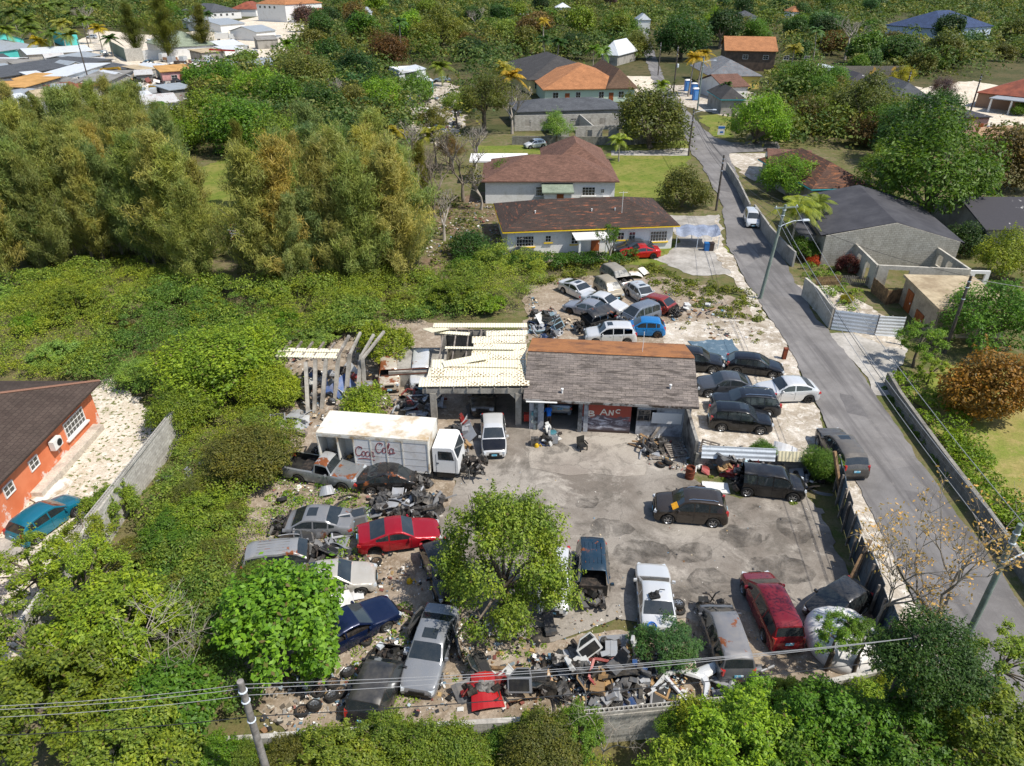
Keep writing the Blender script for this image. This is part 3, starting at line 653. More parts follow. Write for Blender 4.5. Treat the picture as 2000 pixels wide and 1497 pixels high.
for i, (x, y, w_, l) in enumerate([(-2.6, 42.35, 7.6, 1.25), (-2.4, 43.6, 7.0, 1.3), (-1.2, 44.85, 4.4, 1.3), (-1.0, 46.1, 4.0, 1.3), (-.9, 47.3, 4.0, 1.2), (-1.0, 48.5, 4.1, 1.15), (-.4, 49.6, 3.2, .9)]):
    roofsheet(x, y, w_, l, 3.26 + (y - 42) * sl + .012 * (i % 2), (rnd.uniform(-.02, .02), rnd.uniform(-.012, .012), rnd.uniform(-.025, .025)))
roofsheet(-2.5, 50.75, 7.4, .75, 3.52, (0, .01, .02), CREAM2); roofsheet(-5.95, 50.0, 1.6, 1.5, 3.55, (-.2, .1, .6), CREAM2)
roofsheet(-4.6, 49.6, 2.6, .5, 3.42, (0, .03, -.1), CREAM2); roofsheet(-3.4, 45.0, 3.2, .75, 3.5, (.1, -.05, .3), CREAM2); roofsheet(-2.4, 46.9, 5.2, .35, 3.5, (0, 0, -.03), CREAM2)
roofsheet(-2.0, 44.4, 5.0, .4, 3.4, (.05, 0, -.04), CREAM2); roofsheet(-5.3, 44.2, .9, 2.4, 3.33, (0, 0, .06))
m = MB(); m.tube([(x0 + .4, yf + 2.2, 3.05), (-9.4, yf + 2.4, 2.6)], .05, 6); m.tube([(x0 + .4, yf + 2.9, 3.05), (-9.0, yf + 3.2, 2.6)], .05, 6); m.build('steel_rail', plain('rusty_steel', C('#5a3322'), C('#3a2218'), 1.5, rough=.85), sh)
m = MB(); m.box((-7.3, 49.0, .7), (4.2, 4.0, 1.4)); tag(m.build('concrete_plinth', CONC), 'bare grey concrete platform at the back corner of the collapsing shed', 'platform')
# --- leaning posts of the fallen shed
def postpx(top, base, zt, w=.26, name='concrete_post', label='', mat=CONC, group=None, arm=None):
    a = G(base[0], base[1]); c = G(top[0], top[1], zt); a.z = -.1
    m = MB(); m.bar((a.x, a.y, -.1), (c.x, c.y, zt), w)
    if arm:
        e = G(arm[0], arm[1], arm[2]); m.bar((c.x, c.y, zt - .05), (e.x, e.y, arm[2]), w * .7)
    return tag(m.build(name, mat), label, 'post', group)
GP = 'posts of the fallen shed'
for top, base, zt, arm, lb in (((597, 708), (602, 822), 2.9, None, 'leftmost upright grey post under the small cream roof fragment'), ((616, 702), (614, 808), 2.9, None, 'middle upright grey post under the small cream roof fragment'),
        ((637, 700), (628, 800), 2.9, None, 'right hand upright grey post under the small cream roof fragment'), ((661, 692), (654, 782), 2.9, (682, 656, 3.6), 'thin bent post with raised arm, just right of the small cream roof fragment'),
        ((683, 692), (675, 778), 2.9, (704, 650, 3.6), 'thin bent post with raised arm, halfway between roof fragment and leaning post pair'), ((706, 694), (696, 790), 2.9, (730, 654, 3.6), 'thick grey post of the leaning pair beside the rusty van, arm raised'),
        ((708, 700), (714, 775), 2.9, (750, 648, 3.5), 'right hand post of the leaning pair beside the rusty van')):
    postpx(top, base, zt, .26 if zt > 2.5 else .2, label=lb, group=GP, arm=arm)
m = MB(); p = G(600, 692, 3.05); m.box((0, 0, 0), (4.6, .9, .04), 0); m.box((.2, .5, .08), (4.2, .5, .04), .01)
fr = tag(m.build('roof_fragment', CREAM2), 'small leftover strip of cream corrugated roofing held up by three grey posts', 'roofing'); fr.location = (p.x, p.y, 3.02); fr.rotation_euler = (.05, .01, -.04)
m = MB()
for i in range(6): m.bar((i * .85 - 2.1, -.6, -.1), (i * .85 - 1.7, 1.6, .15), .14)
rf = m.build('rafter', GREYWOOD, fr)
# --- orange house, left
OR = plain('orange_render', C('#d0693c'), C('#c25a30'), .8, .4, .62, .85, var=.08)
def orange_wall():
    t = NT('orange_wall'); o = t.co('Object'); oz = t.n('SeparateXYZ', {0: o}).outputs[2]
    col = t.mix(C('#d17c56'), C('#c46c46'), t.ramp(t.noise(o, .6, 5, .6), .4, .62))
    col = t.mix(col, C('#d8cfc6'), t.ramp(t.math('SUBTRACT', t.noise(o, .9, 7, .75), t.math('MULTIPLY', oz, .09)), .5, .54, 0, .8))
    t.bsdf(col, .85, 0, None, 0, .25); return t.m
orh = thing('orange_house', 'orange rendered house with dark brown tiled hip roof at the left edge', 'house', (-29.3, 24.5, 0), math.radians(0))
OW = orange_wall(); m = MB(); Dp = 17.6
wallseg(m, (0, 0), (0, Dp), 0, 2.95, .2); wallseg(m, (-.1, Dp - .1), (-12, Dp - .1), 0, 2.95, .2); wallseg(m, (-12, 0.1), (-.1, .1), 0, 2.95, .2); m.build('wall', OW, orh)
m = MB(); roofpiece(m, -12.6, -.6, .65, Dp + .65, 3.1, 2.3, 'hip'); m.build('roof', RSHING['tile'], orh)
m = MB(); m.tube([(.6, Dp + .6, 3.15), (-5.97, Dp - 6.0, 5.45)], .09, 6); m.build('ridge_cap', plain('ridge_cap', C('#7d5a48'), None), orh)
RT = lambda y, z: Matrix.Translation((.1, y, z)) @ Matrix.Rotation(math.pi / 2, 4, 'Z')
window(orh, RT(Dp - 2.6, 1.75), 2.3, 1.15, WTRIM, (5, 2), WTRIM); ac_unit(orh, RT(Dp - 5.2, 1.95)); window(orh, RT(Dp - 7.2, 1.85), .9, .75, WTRIM, (1, 1)); window(orh, RT(Dp - 9.7, 1.85), .9, .75, WTRIM, (1, 1))
door(orh, RT(Dp - 12.9, 1.05), .95, 2.1, plain('barred_door', C('#b98a4a'), C('#5a4028'), 3, .45, .55))
m = MB(); m.box((.45, Dp - 4.6, .25), (.7, 7.5, .5)); m.build('planter', plain('pale_cement', C('#c2b8a8'), C('#a0968a'), 1, rough=.9), orh)
m = MB(); m.box((1.2, Dp - 13.2, .15), (2.2, 2.2, .3)); m.box((1.0, Dp - 13.2, .4), (1.6, 1.8, .2)); m.build('step', plain('step_concrete', C('#aaa49a'), C('#8a857c'), 1), orh)
# --- right side: unfinished concrete house
UB = blockwall('unfinished_block', C('#bdb7aa'), C('#aca698'), stain=C('#6f6a60'), amt=.55, mort=.02)
rt = thing('unfinished_house', 'grey concrete house with black felt roof and a roofless front room beside the road', 'house', (0, 0, 0))
UC = plain('bare_concrete_wall', C('#b5af a2'.replace(' ', '')), C('#8a8478'), .6, .48, .7, .92, bump=.2, var=.18)
m = MB()
def gable(m, p, q, z0, zt, t=.22):
    p = Vector(p); q = Vector(q); d = (q - p).normalized(); n_ = Vector((-d.y, d.x)) * t; mid = (p + q) / 2
    pr = [(p, 0), (q, 0), (q, z0), (mid, zt), (p, z0)]
    m.add([(v.x, v.y, z) for v, z in pr] + [(v.x + n_.x, v.y + n_.y, z) for v, z in pr], [(0, 1, 2, 3, 4), (9, 8, 7, 6, 5), (3, 2, 7, 8), (4, 3, 8, 9), (1, 6, 7, 2), (0, 5, 9, 4)][0:2] + [(2, 7, 8, 3), (3, 8, 9, 4), (1, 6, 7, 2), (4, 9, 5, 0)])
g0, g1 = (33.4, 73.0), (46.6, 71.0)
gable(m, g0, g1, 3.3, 5.0); m.build('gable_wall', UB, rt)
dv = Vector((g1[0] - g0[0], g1[1] - g0[1])).normalized(); nv = Vector((-dv.y, dv.x)); Lg = (Vector(g1) - Vector(g0)).length
def lp(u, v): return (g0[0] + dv.x * u + nv.x * v, g0[1] + dv.y * u + nv.y * v)
m = MB(); E0 = [(*lp(-.5, .1), 3.3), (*lp(Lg / 2, .1), 5.05), (*lp(Lg + .5, .1), 3.2), (*lp(-.5, 15), 3.3), (*lp(Lg / 2, 15), 5.05), (*lp(Lg + .5, 15), 3.2)]
m.add(E0 + [(p[0], p[1], p[2] - .15) for p in E0], [(0, 1, 4, 3), (1, 2, 5, 4), (6, 9, 10, 7), (7, 10, 11, 8), (0, 3, 9, 6), (2, 8, 11, 5), (3, 4, 10, 9), (4, 5, 11, 10)]); m.build('roof', RSHING['black'], rt)
m = MB(); m.box((*lp(-1.4, 4.5), 2.7), (1.9, 5, .14), math.atan2(dv.y, dv.x)); m.build('lean_to_roof', RSHING['black'], rt)
m = MB(); wallseg(m, lp(.1, .3), lp(.1, 14.8), 0, 3.1, .2); wallseg(m, lp(Lg - .1, .3), lp(Lg - .1, 14.8), 0, 3.1, .2); wallseg(m, lp(.2, 14.8), lp(Lg - .2, 14.8), 0, 3.1, .2); m.build('wall', GREYW, rt)
m = MB(); k1 = (36.1, 66.3); k2 = (44.6, 65.2); ks = lp(3.2, 0); ke = lp(11.4, 0)
wallseg(m, ks, k1, 0, 2.6, .22, [(1.2, 2.3, .9, 2.1), (3.6, 4.8, .0, 2.1)]); wallseg(m, k2, ke, 0, 2.6, .22, [(1.0, 2.0, .9, 2.1), (2.8, 3.8, .9, 2.1), (4.6, 5.6, .9, 2.1)])
wallseg(m, (k1[0] + .1, k1[1]), (k2[0] - .1, k2[1]), 0, 2.6, .22, [(1.0, 3.0, 0, 2.2)]); m.build('room_wall', UC, rt)
def timberfence(name, label, pts, h, mat, gap=.16, w=.1):
    P_ = [G(*p) for p in pts]; o = None; m = MB()
    for a, b in zip(P_[:-1], P_[1:]):
        L_ = (b - a).length; n_ = int(L_ / gap); an = math.atan2(b.y - a.y, b.x - a.x)
        for i in range(n_): p = a.lerp(b, (i + .5) / n_); m.box((p.x, p.y, h / 2 + rnd.uniform(-.06, .06)), (w, .03, h), an)
    o = tag(m.build(name, mat), label, 'fence'); m = MB()
    for a, b in zip(P_[:-1], P_[1:]):
        for z in (.25 * h, .75 * h): m.bar(a + Vector((0, .05, z)), b + Vector((0, .05, z)), .05, .09)
    m.build('fence_rail', mat, o); return o
timberfence('lattice_fence', 'brown lattice fence across the roadside garden', [(1592, 558), (1640, 556)], 1.0, WOOD); timberfence('picket_fence', 'dark picket fence right of the brown lattice fence', [(1642, 556), (1697, 560)], 1.0, GREYWOOD)
timberfence('timber_pen', 'rough brown timber pen between roofless room and tan roofed store', [(1700, 570), (1728, 596), (1768, 590), (1770, 565)], 1.5, WOOD, .14, .13)
# tan flat roofed store
P = [G(1765, 537, 2.8), G(1835, 606, 2.8), G(1990, 606, 2.8), G(1900, 540, 2.8)]
st = thing('flat_store', 'small store with worn tan flat roof and brown doors behind the white metal fence', 'building', (0, 0, 0))
m = MB(); m.prism([(p.x, p.y) for p in P], 2.6, 2.85); m.build('roof', RSHING['tan'], st)
m = MB(); cen = sum(P, Vector()) / 4; Q = [p + (cen - p) * .08 for p in P]
for i in range(4): wallseg(m, Q[i][:2], Q[(i + 1) % 4][:2], 0, 2.6, .18)
m.build('wall', plain('beige_wall', C('#a89a84'), C('#847866'), .8), st)
e = (Q[1] - Q[0]); ang = math.atan2(e.y, e.x)
for k, w_, h_ in ((.25, 1.3, 2.0), (.62, 1.6, 1.1)):
    p = Q[0] + e * k; M = Matrix.Translation((p.x, p.y, h_ / 2 + .05)) @ Matrix.Rotation(ang, 4, 'Z') @ Matrix.Translation((0, -.1, 0)); door(st, M, w_, h_)
tag(ruin('open_shelter', '', [((44.0, 66.2), (47.2, 66.0), [(.4, 1.4, .8, 1.8), (1.8, 2.8, .8, 1.8)])], WHITE, 2.1), 'small white open shelter beside the roofless room', 'shelter')
# brown roofed house with turquoise fascia
TURQ = plain('turquoise_trim', C('#3fb0b8'), None, rough=.6)
r, W, D = house('brown_roof_house', 'grey house with patchy brown roof and turquoise fascia behind the mango trees', 'house', (1585, 372), (1706, 368), 2.8, 17, 'hip', 2.4, shingle('patchy_brown_shingle', C('#5a4236'), C('#4c3a32'), C('#96603e'), .4, .16, .53), GREYW, .6,
      [('w', 'F', 3, 1.5, 1.2, 1)], trim=TURQ)
house('side_wing', 'low brown roofed wing at the road side with white end wall', 'house', (1500, 330), (1590, 335), 2.6, 12, 'gx', 1.5, RSHING['brown'], WHITE, .4)
house('black_roof_house', 'house with black patched felt roof at the right edge among trees', 'house', (1925, 452), (2090, 452), 2.9, 13, 'gx', 1.8, RSHING['blackp'], GREYW, .5)
# distance, right
r, W, D = house('cream_house', 'two storey cream house with grey hip roof between the trees on the right', 'house', (1745, 194), (1822, 195), 5.4, 17, 'hip', 2.4, RSHING['slate'], plain('beige_render', C('#b8ab90'), None, rough=.85), .5,
      [('w', 'F', 8.5, 4.0, 2.6, 1.3, (WTRIM, (2, 1)))])
m = MB(); m.box((5.5, .2, 1.4), (10.5, 2.4, 2.8)); m.build('porch', WHITE, r)
house('torn_roof_house', 'house with torn black and white roof in front of the pale far lot', 'house', (1650, 172), (1735, 172), 3.0, 22, 'hip', 2.5, RSHING['blackp'], WHITE, .5)
house('flat_roof_house', 'pink walled house under flat dark roof with pale patches, right side', 'house', (1858, 232), (1940, 230), 3.2, 36, 'sb', .3, RSHING['blackp'], plain('pink_render', C('#c4988a'), None, rough=.85), .4, [('w', 'F', 3, 1.7, 1.2, 1.3), ('d', 'F', 6.5, 1.05, 1, 2.1)])
r, W, D = house('porch_house', 'brown roofed house with pale porch roof on pillars, far right', 'house', (1905, 182), (2040, 196), 3.0, 22, 'hip', 2.8, RSHING['redmetal'], plain('tan_render', C('#9a7d66'), None, rough=.85), .5)
m = MB(); m.box((9, -2.5, 2.9), (9, 5.5, .16)); m.build('porch_roof', RSHING['metal'], r)
for x in (5, 9, 13):
    m = MB(); m.lathe([(.25, 0), (.2, 2.8)], 8, 0, Matrix.Translation((x, -4.9, 0))); m.build('porch_column', WTRIM, r)
house('blue_roof_house', 'large white house with blue shingle roof standing in the far woods', 'house', (1728, 50), (1842, 58), 7.0, 34, 'hip', 5.5, RSHING['blue'], plain('pale_blue_render', C('#b9c6da'), None, rough=.85), .6, [('w', 'F', 5 + 7 * i, 3.0, 2.2, 1.8) for i in range(5)])
house('long_brown_house', 'long dark two storey building with orange brown roof right of the road', 'building', (1415, 100), (1520, 102), 5.6, 22, 'gx', 3.2, RSHING['orange'], plain('dark_timber', C('#5c4c40'), C('#3f352d'), 1), .5, [('w', 'F', 6 + 6 * i, 4.0, 1.6, 1.2) for i in range(4)])
r, W, D = house('yellow_house', 'pale yellow house with grey and orange roof by the far road corner', 'house', (1385, 150), (1490, 150), 3.1, 24, 'hip', 3.2, shingle('grey_orange_shingle', C('#74777a'), C('#696b6e'), C('#a06a44'), .4, .16, .58), plain('yellow_render', C('#d9c06a'), None, rough=.85), .5, [('d', 'F', 20, 1.1, 1.6, 2.2), ('w', 'F', 16, 1.7, 1.6, 1.2), ('w', 'F', 8, 1.7, 1.8, 1.2)])
house('cottage', 'small grey cottage with dark roof and white windows beside the road', 'house', (1408, 196), (1458, 196), 3.0, 13, 'hip', 2.0, RSHING['dark'], GREYW, .4, [('w', 'F', 4.5, 1.6, 1.4, 1.5), ('w', 'F', 6.3, 1.6, 1.2, 1.5)], trim=TURQ)
house('red_roof_cottage', 'cottage with dull red brown roof behind the small grey cottage', 'house', (1412, 172), (1466, 170), 3.0, 14, 'gx', 2.0, RSHING['brown'], WHITE, .4)
house('white_store', 'plain white box store beside the far pale lot', 'building', (1588, 134), (1634, 134), 4.6, 10, 'flat', 0, RSHING['white'], WHITE, .1)
tag(MB().box((0, 0, 1.3), (32, .3, 2.6)).build('graffiti_wall', plain('mottled_wall', C('#6f6a62'), C('#b8933a'), .25, .6, .66)), 'mottled dark wall with yellow patches along the far woods', 'wall').location = (*gp(1660, 148),0)
r, W, D = house('white_shed', 'two storey white shed with sloping metal roof and lean-to in the trees', 'shed', (778, 138), (833, 135), 5.2, 9, 'sl', -.9, RSHING['white'], WHITE, .2, [('w', 'F', 3.0, 4.0, 3.0, 1.2, (GREYWOOD, (3, 1), None, WINGLASS))])
m = MB(); roofpiece(m, 2.2, -5, 7.6, .2, 3.0, .6, 'sb'); m.build('lean_to_roof', RSHING['white'], r)
for x in (2.4, 7.3):
    m = MB(); m.box((x, -4.7, 1.5), (.2, .2, 3)); m.build('lean_to_post', TURQ, r)
# top left settlement
TQ = plain('turquoise_render', C('#4fb5b0'), None, rough=.8, var=.1)
HS = [
 ('turquoise_house', 'turquoise house with mossy grey roof at the far left edge', 'house', (-40, 82), (48, 77), 3.2, 24, 'gy', 3, RSHING['green'], TQ),
 ('metal_roof_house', 'broad pale metal roofed building in front of the turquoise house', 'building', (-10, 103), (76, 91), 3.2, 26, 'gx', 2, RSHING['metal'], TQ),
 ('long_metal_shed', 'long grey and white metal shed left of the settlement lane', 'shed', (52, 108), (182, 100), 3.0, 18, 'gx', 1.2, RSHING['white'], GREYW),
 ('block_shed', 'flat roofed block shed with tan front wall at the left edge', 'shed', (-60, 137), (78, 118), 3.0, 22, 'flat', 0, RSHING['flat'], plain('tan_block', C('#b5a58c'), None, rough=.9)),
 ('dark_roof_shed', 'long shed with dark slate metal roof above the feathery trees', 'shed', (-30, 158), (222, 117), 3.4, 16, 'sb', .5, RSHING['slate'], GREYW),
 ('white_row_house', 'white flat roofed row house with small windows behind the feathery trees', 'house', (130, 150), (216, 124), 3.6, 9, 'flat', 0, RSHING['white'], WHITE),
 ('ochre_roof_house', 'house with ochre flat roof poking above the feathery trees', 'house', (48, 172), (140, 146), 3.4, 9, 'sb', .4, RSHING['ochre'], GREYW),
 ('rusty_long_shed', 'long white shed with rust streaked metal roof just above the feathery trees', 'shed', (88, 222), (352, 200), 3.0, 13, 'gx', 1.0, RSHING['rusty'], WHITE),
 ('green_roof_house', 'white house with green grey hip roof and small dormer', 'house', (326, 94), (424, 88), 3.4, 26, 'hip', 4.2, RSHING['green'], WHITE),
 ('pink_workshop', 'pink workshop with orange rusted roof edge beside the scrap lot', 'workshop', (312, 142), (376, 138), 3.4, 12, 'sb', .4, RSHING['ochre'], plain('faded_pink', C('#c08d88'), C('#a5a88a'), .12, .5, .55)),
 ('scrap_roof_shed', 'shed with patched grey metal roof beside the red crane truck', 'shed', (418, 130), (534, 128), 2.8, 20, 'gx', .8, RSHING['metal'], GREYW),
 ('pale_roof_shed', 'low shed with pale roof beside the dark roofed long shed', 'shed', (150, 118), (200, 108), 3, 12, 'gx', 1, RSHING['metal'], GREYW),
 ('unroofed_house', 'unfinished grey block house with window holes by the settlement lane', 'house', (214, 160), (262, 138), 3.4, 9, 'flat', 0, RSHING['flat'], BLOCKL),
 ('tin_shed', 'small tin shed left of the pink workshop', 'shed', (262, 148), (300, 146), 2.6, 8, 'sb', .4, RSHING['rusty'], GREYW),
 ('white_tin_shed', 'white tin roofed shed at the near end of the scrap lot', 'shed', (250, 196), (305, 190), 2.6, 9, 'gx', .8, RSHING['white'], GREYW),
 ('grey_tin_shed', 'grey tin roofed shed among scrap near the pink workshop', 'shed', (330, 178), (382, 172), 2.6, 8, 'sb', .4, RSHING['metal'], GREYW),
 ('left_tin_shed', 'pale tin roof poking through the feathery trees at the far left', 'shed', (0, 206), (70, 196), 3, 10, 'gx', 1, RSHING['white'], WHITE),
 ('brown_tin_shed', 'brown roofed shed behind the ochre flat roof', 'shed', (140, 176), (200, 166), 3, 9, 'sb', .4, RSHING['redmetal'], GREYW),
 ('blue_grey_shed', 'blue grey roofed shed left of the dark long shed', 'shed', (-60, 178), (40, 168), 3, 10, 'gx', 1, RSHING['slate'], GREYW),
 ('white_lean_shed', 'white roof behind the green roofed house', 'shed', (430, 92), (478, 88), 3, 14, 'gx', 1.4, RSHING['white'], WHITE),
 ('tan_lean_shed', 'tan roofed shed at the right end of the scrap lot', 'shed', (392, 104), (440, 100), 2.8, 9, 'sb', .4, RSHING['tan'], GREYW),
 ('small_white_house', 'small white house below the tall white villa', 'house', (500, 64), (540, 60), 3.4, 16, 'gx', 2, RSHING['metal'], WHITE),
 ('villa', 'tall white villa with orange roof at the top edge', 'house', (498, 8), (556, 10), 9, 30, 'hip', 5, RSHING['orange'], WHITE),
 ('orange_roof_house', 'low house with red orange roof left of the tall white villa', 'house', (448, 19), (500, 19), 4, 30, 'hip', 4, RSHING['redmetal'], WHITE),
 ('grey_roof_house', 'white house with grey hip roof below the orange roofs', 'house', (410, 25), (472, 22), 4, 34, 'hip', 4, RSHING['slate'], WHITE),
 ('small_grey_house', 'small house with pale grey pyramid roof among the trees', 'house', (384, 46), (432, 44), 3.4, 26, 'hip', 3.4, RSHING['metal'], WHITE),
 ('low_grey_house', 'low house with pale metal roof right of the pyramid roof', 'house', (430, 50), (480, 46), 3.2, 24, 'gx', 2, RSHING['metal'], WHITE),
 ('red_roof_house', 'little house with dark red roof in the trees right of the villa', 'house', (628, 31), (660, 28), 4, 22, 'gx', 3, RSHING['redmetal'], WHITE),
 ('pink_house', 'tiny pink house in the woods near the top middle', 'house', (1016, 30), (1033, 30), 4, 14, 'flat', 0, RSHING['white'], plain('dark_pink', C('#a85a58'), None)),
 ('white_tent_roof', 'small white pointed roof between trees left of the road', 'shelter', (1172, 108), (1208, 110), 3, 18, 'hip', 4, RSHING['white'], GREYW)]
for h_ in HS:
    its = []
    if h_[0] in ('white_row_house', 'green_roof_house', 'villa', 'grey_roof_house', 'pink_workshop'):
        its = [('w', 'F', 3 + i * 4.0, h_[5] - 1.5, 1.6, 1.3) for i in range(4)]
    house(*h_, items=its)
def wallpx(name, label, pts, h, mat, t=.22, cat='wall', cap=None, world=False):
    m = MB(); P = [Vector((p[0], p[1], 0)) if world else G(*p) for p in pts]
    L_, R_ = [], []
    for i, p in enumerate(P):
        d = (P[min(i + 1, len(P) - 1)] - P[max(i - 1, 0)]).normalized(); n_ = Vector((-d.y, d.x, 0)) * t / 2
        L_.append(p + n_); R_.append(p - n_)
    for i in range(len(P) - 1):
        b = [L_[i], R_[i], R_[i + 1], L_[i + 1]]; vs = [(v.x, v.y, -.05) for v in b] + [(v.x, v.y, h) for v in b]
        fs = [(4, 5, 6, 7), (1, 2, 6, 5), (3, 0, 4, 7)]
        if i == 0: fs.append((0, 1, 5, 4))
        if i == len(P) - 2: fs.append((2, 3, 7, 6))
        m.add(vs, fs)
    return tag(m.build(name, mat), label, cat)
wallpx('turquoise_gate_wall', 'turquoise garden wall with white posts in the far settlement', [(105, 82), (128, 92), (155, 88)], 5, TQ)
wallpx('green_fence', 'long dull green sheet fence beside the settlement lane', [(218, 102), (248, 120)], 4, plain('green_sheet', C('#6a7a6c'), None))
wallpx('grey_wall', 'tall pale block wall at the end of the green fence', [(248, 121), (282, 119)], 4, BLOCKL)
wallpx('white_wall', 'white boundary wall in front of the green roofed house', [(282, 118), (402, 112)], 3, WHITE)
wallpx('pink_wall', 'peach garden wall with pillars at the right edge', [(1905, 274), (1950, 270), (2040, 266)], 2.2, plain('peach_render', C('#cfa98a'), None))
# a crowd of little roofs in the settlement and far roofs in the woods
rh_ = random.Random(15); hs = []
while len(hs) < 22:
    px, py = rh_.uniform(-20, 520), rh_.uniform(78, 200)
    if py > 215 - px * .26 or (px < 190 and py < 110) or any(abs(px - q[0]) < 34 and abs(py - q[1]) < 13 for q in hs) or (215 < px < 300 and 60 < py < 135) or (320 < px < 430 and py < 128): continue
    hs.append((px, py)); w_ = rh_.uniform(26, 48)
    house('tin_roof_shed', 'small tin roofed shed in the crowded settlement among scrap and trucks', 'shed', (px, py), (px + w_, py - rh_.uniform(1, 6)), rh_.uniform(2.4, 3.2), rh_.uniform(6, 11), rh_.choice(['gx', 'sb', 'sb', 'gy']), rh_.uniform(.3, 1.2), RSHING[rh_.choice(['metal', 'white', 'metal', 'rusty', 'slate', 'flat', 'tan', 'white'])], rh_.choice([GREYW, WHITE, BLOCKL]), .2, group='tin roofed sheds of the settlement')
for px, py, w_, rf, lb in ((575, 14, 34, 'orange', 'small orange roof in the woods right of the tall villa'), (700, 26, 24, 'metal', 'tiny pale roof in the middle woods'), (1085, 16, 30, 'white', 'tiny white roof in the woods behind the yellow topped palm'), (1246, 40, 26, 'metal', 'pale blue grey roof at the top of the upper road'), (1440, 34, 40, 'slate', 'dark roof deep in the woods right of the upper road'), (1545, 24, 26, 'orange', 'tiny orange roof in the dark woods')):
    house('distant_house', lb, 'house', (px, py), (px + w_, py), 6.5, 12, 'hip', 2.5, RSHING[rf], WHITE, .3)
# boundary walls
wallpx('stone_wall', 'low grey stone wall along the lawn of the shingled house', [(1000, 283), (1170, 284), (1240, 283), (1318, 276)], 1.5, OLDWALL)
wallpx('left_wall', 'pale block wall between the gravel lot and the scrub', [(-22.6, 41.5), (-22.9, 34), (-22.6, 27.5), (-22.4, 22)], 2.3, BLOCKL, world=True)
m = MB()
for s_ in (-1, 1): m.box((0, s_ * .085, 0), (13.6, .03, .18))
for i in range(69): m.box((-6.8 + i * .2, 0, 0), (.03, .14, .18))
lc = m.build('block_course', BLOCKL, bpy.data.objects['left_wall']); lc.location = (-22.75, 35, 2.39); lc.rotation_euler = (0, 0, math.pi / 2 - .02)
fw = wallpx('front_wall', 'pale block wall with open hollow blocks on top, along the bottom of the yard', [(-16, 16.6), (-6, 17.4), (3, 18.0), (7, 18.4), (11, 19.0), (16.4, 20.3)], 1.85, BLOCKL, world=True)
m = MB()
for s_ in (-1, 1): m.box((0, s_ * .085, 0), (8.0, .03, .2))
for i in range(41): m.box((-4 + i * .2, 0, 0), (.03, .14, .2))
lc = m.build('block_course', BLOCKL, fw); lc.location = (6.9, 18.42, 1.95); lc.rotation_euler = (0, 0, .105)
wallpx('roadside_wall', 'long stained concrete wall along the right of the road', [(29.0, 47.5), (28.5, 44.5), (27.9, 38), (27.5, 32.6), (27.0, 27), (26.6, 21), (26.4, 16)], 1.1, OLDWALL, .25, world=True)
wallpx('corner_wall', 'grey plaster wall at the roadside garden below the palm', [(1548, 522), (1530, 505), (1500, 470), (1470, 425)], 1.7, GREYW)
wallpx('garden_wall', 'rough grey wall between road and garden, joining the white metal fence', [(1566, 580), (1590, 602), (1620, 642)], 2.0, UC)
wallpx('long_road_wall', 'grey wall and kerb running along the right of the upper road', [(1462, 420), (1440, 372), (1418, 335)], 1.4, GREYW)
for nm, lb, p, q, mt in (('metal_fence', 'white ribbed sheet metal fence panels beside the roadside garden', (1622, 645), (1706, 656), corrugated('fence_sheet', C('#c3c9d0'), C('#8d9298'), .34, .5, axis=1)),
                         ('metal_gate', 'bright white ribbed gate leaf at the end of the metal fence', (1708, 657), (1758, 660), corrugated('gate_sheet', C('#dfe2e4'), C('#a5a8aa'), .3, .4, axis=1))):
    m = MB(); p_, q_ = G(*p), G(*q); sheet(m, p_, q_, .05, 1.95); o = tag(m.build(nm, mt), lb, 'fence')
    m = MB()
    for k in (0, .5, 1):
        c = p_.lerp(q_, k); m.box((c.x + .02, c.y + .1, 1.0), (.08, .08, 2.0))
    m.build('fence_post', GREYWOOD, o)
m = MB(); r2 = random.Random(3)
P0 = [Vector((20.3, 35.6, 0)), Vector((19.3, 32), ).to_3d(), Vector((18.6, 28.6, 0)), Vector((18.0, 24.8, 0)), Vector((17.4, 21.5, 0))]
yf_ = thing('yard_fence', 'dark patchwork sheet metal fence between the yard and the road', 'fence')
FS = [corrugated('dark_sheet_a', C('#56646e'), C('#3c4248'), .3, .6), corrugated('dark_sheet_b', C('#6a747a'), C('#4a3a30'), .25, .7), corrugated('dark_sheet_c', C('#4a4e52'), C('#2f2f30'), .3, .6)]
for a_, b_ in zip(P0[:-1], P0[1:]):
    for k in range(3):
        p_ = a_.lerp(b_, k / 3); q_ = a_.lerp(b_, (k + 1) / 3); m = MB(); z = 2.0 + r2.uniform(-.25, .25)
        sheet(m, p_, q_, .05, z, r2.uniform(-.15, .15)); m.build('fence_panel', FS[r2.randrange(3)], yf_)
        m = MB(); m.bar((p_.x - .12, p_.y, 0), (p_.x - .12 + r2.uniform(-.1, .1), p_.y, z + .1), .1); m.build('fence_post', GREYWOOD, yf_)
for p_, q_, lb in (((19.9, 33.2, 0), (19.2, 34.4, 3.1), 'weathered upright timber at the end of the dark sheet fence'), ((17.0, 26.0, .1), (18.7, 27.8, 2.2), 'pale timber propped slanting against the dark sheet fence')):
    m = MB(); m.bar(p_, q_, .2, .14); tag(m.build('timber_prop', WOOD), lb, 'timber')
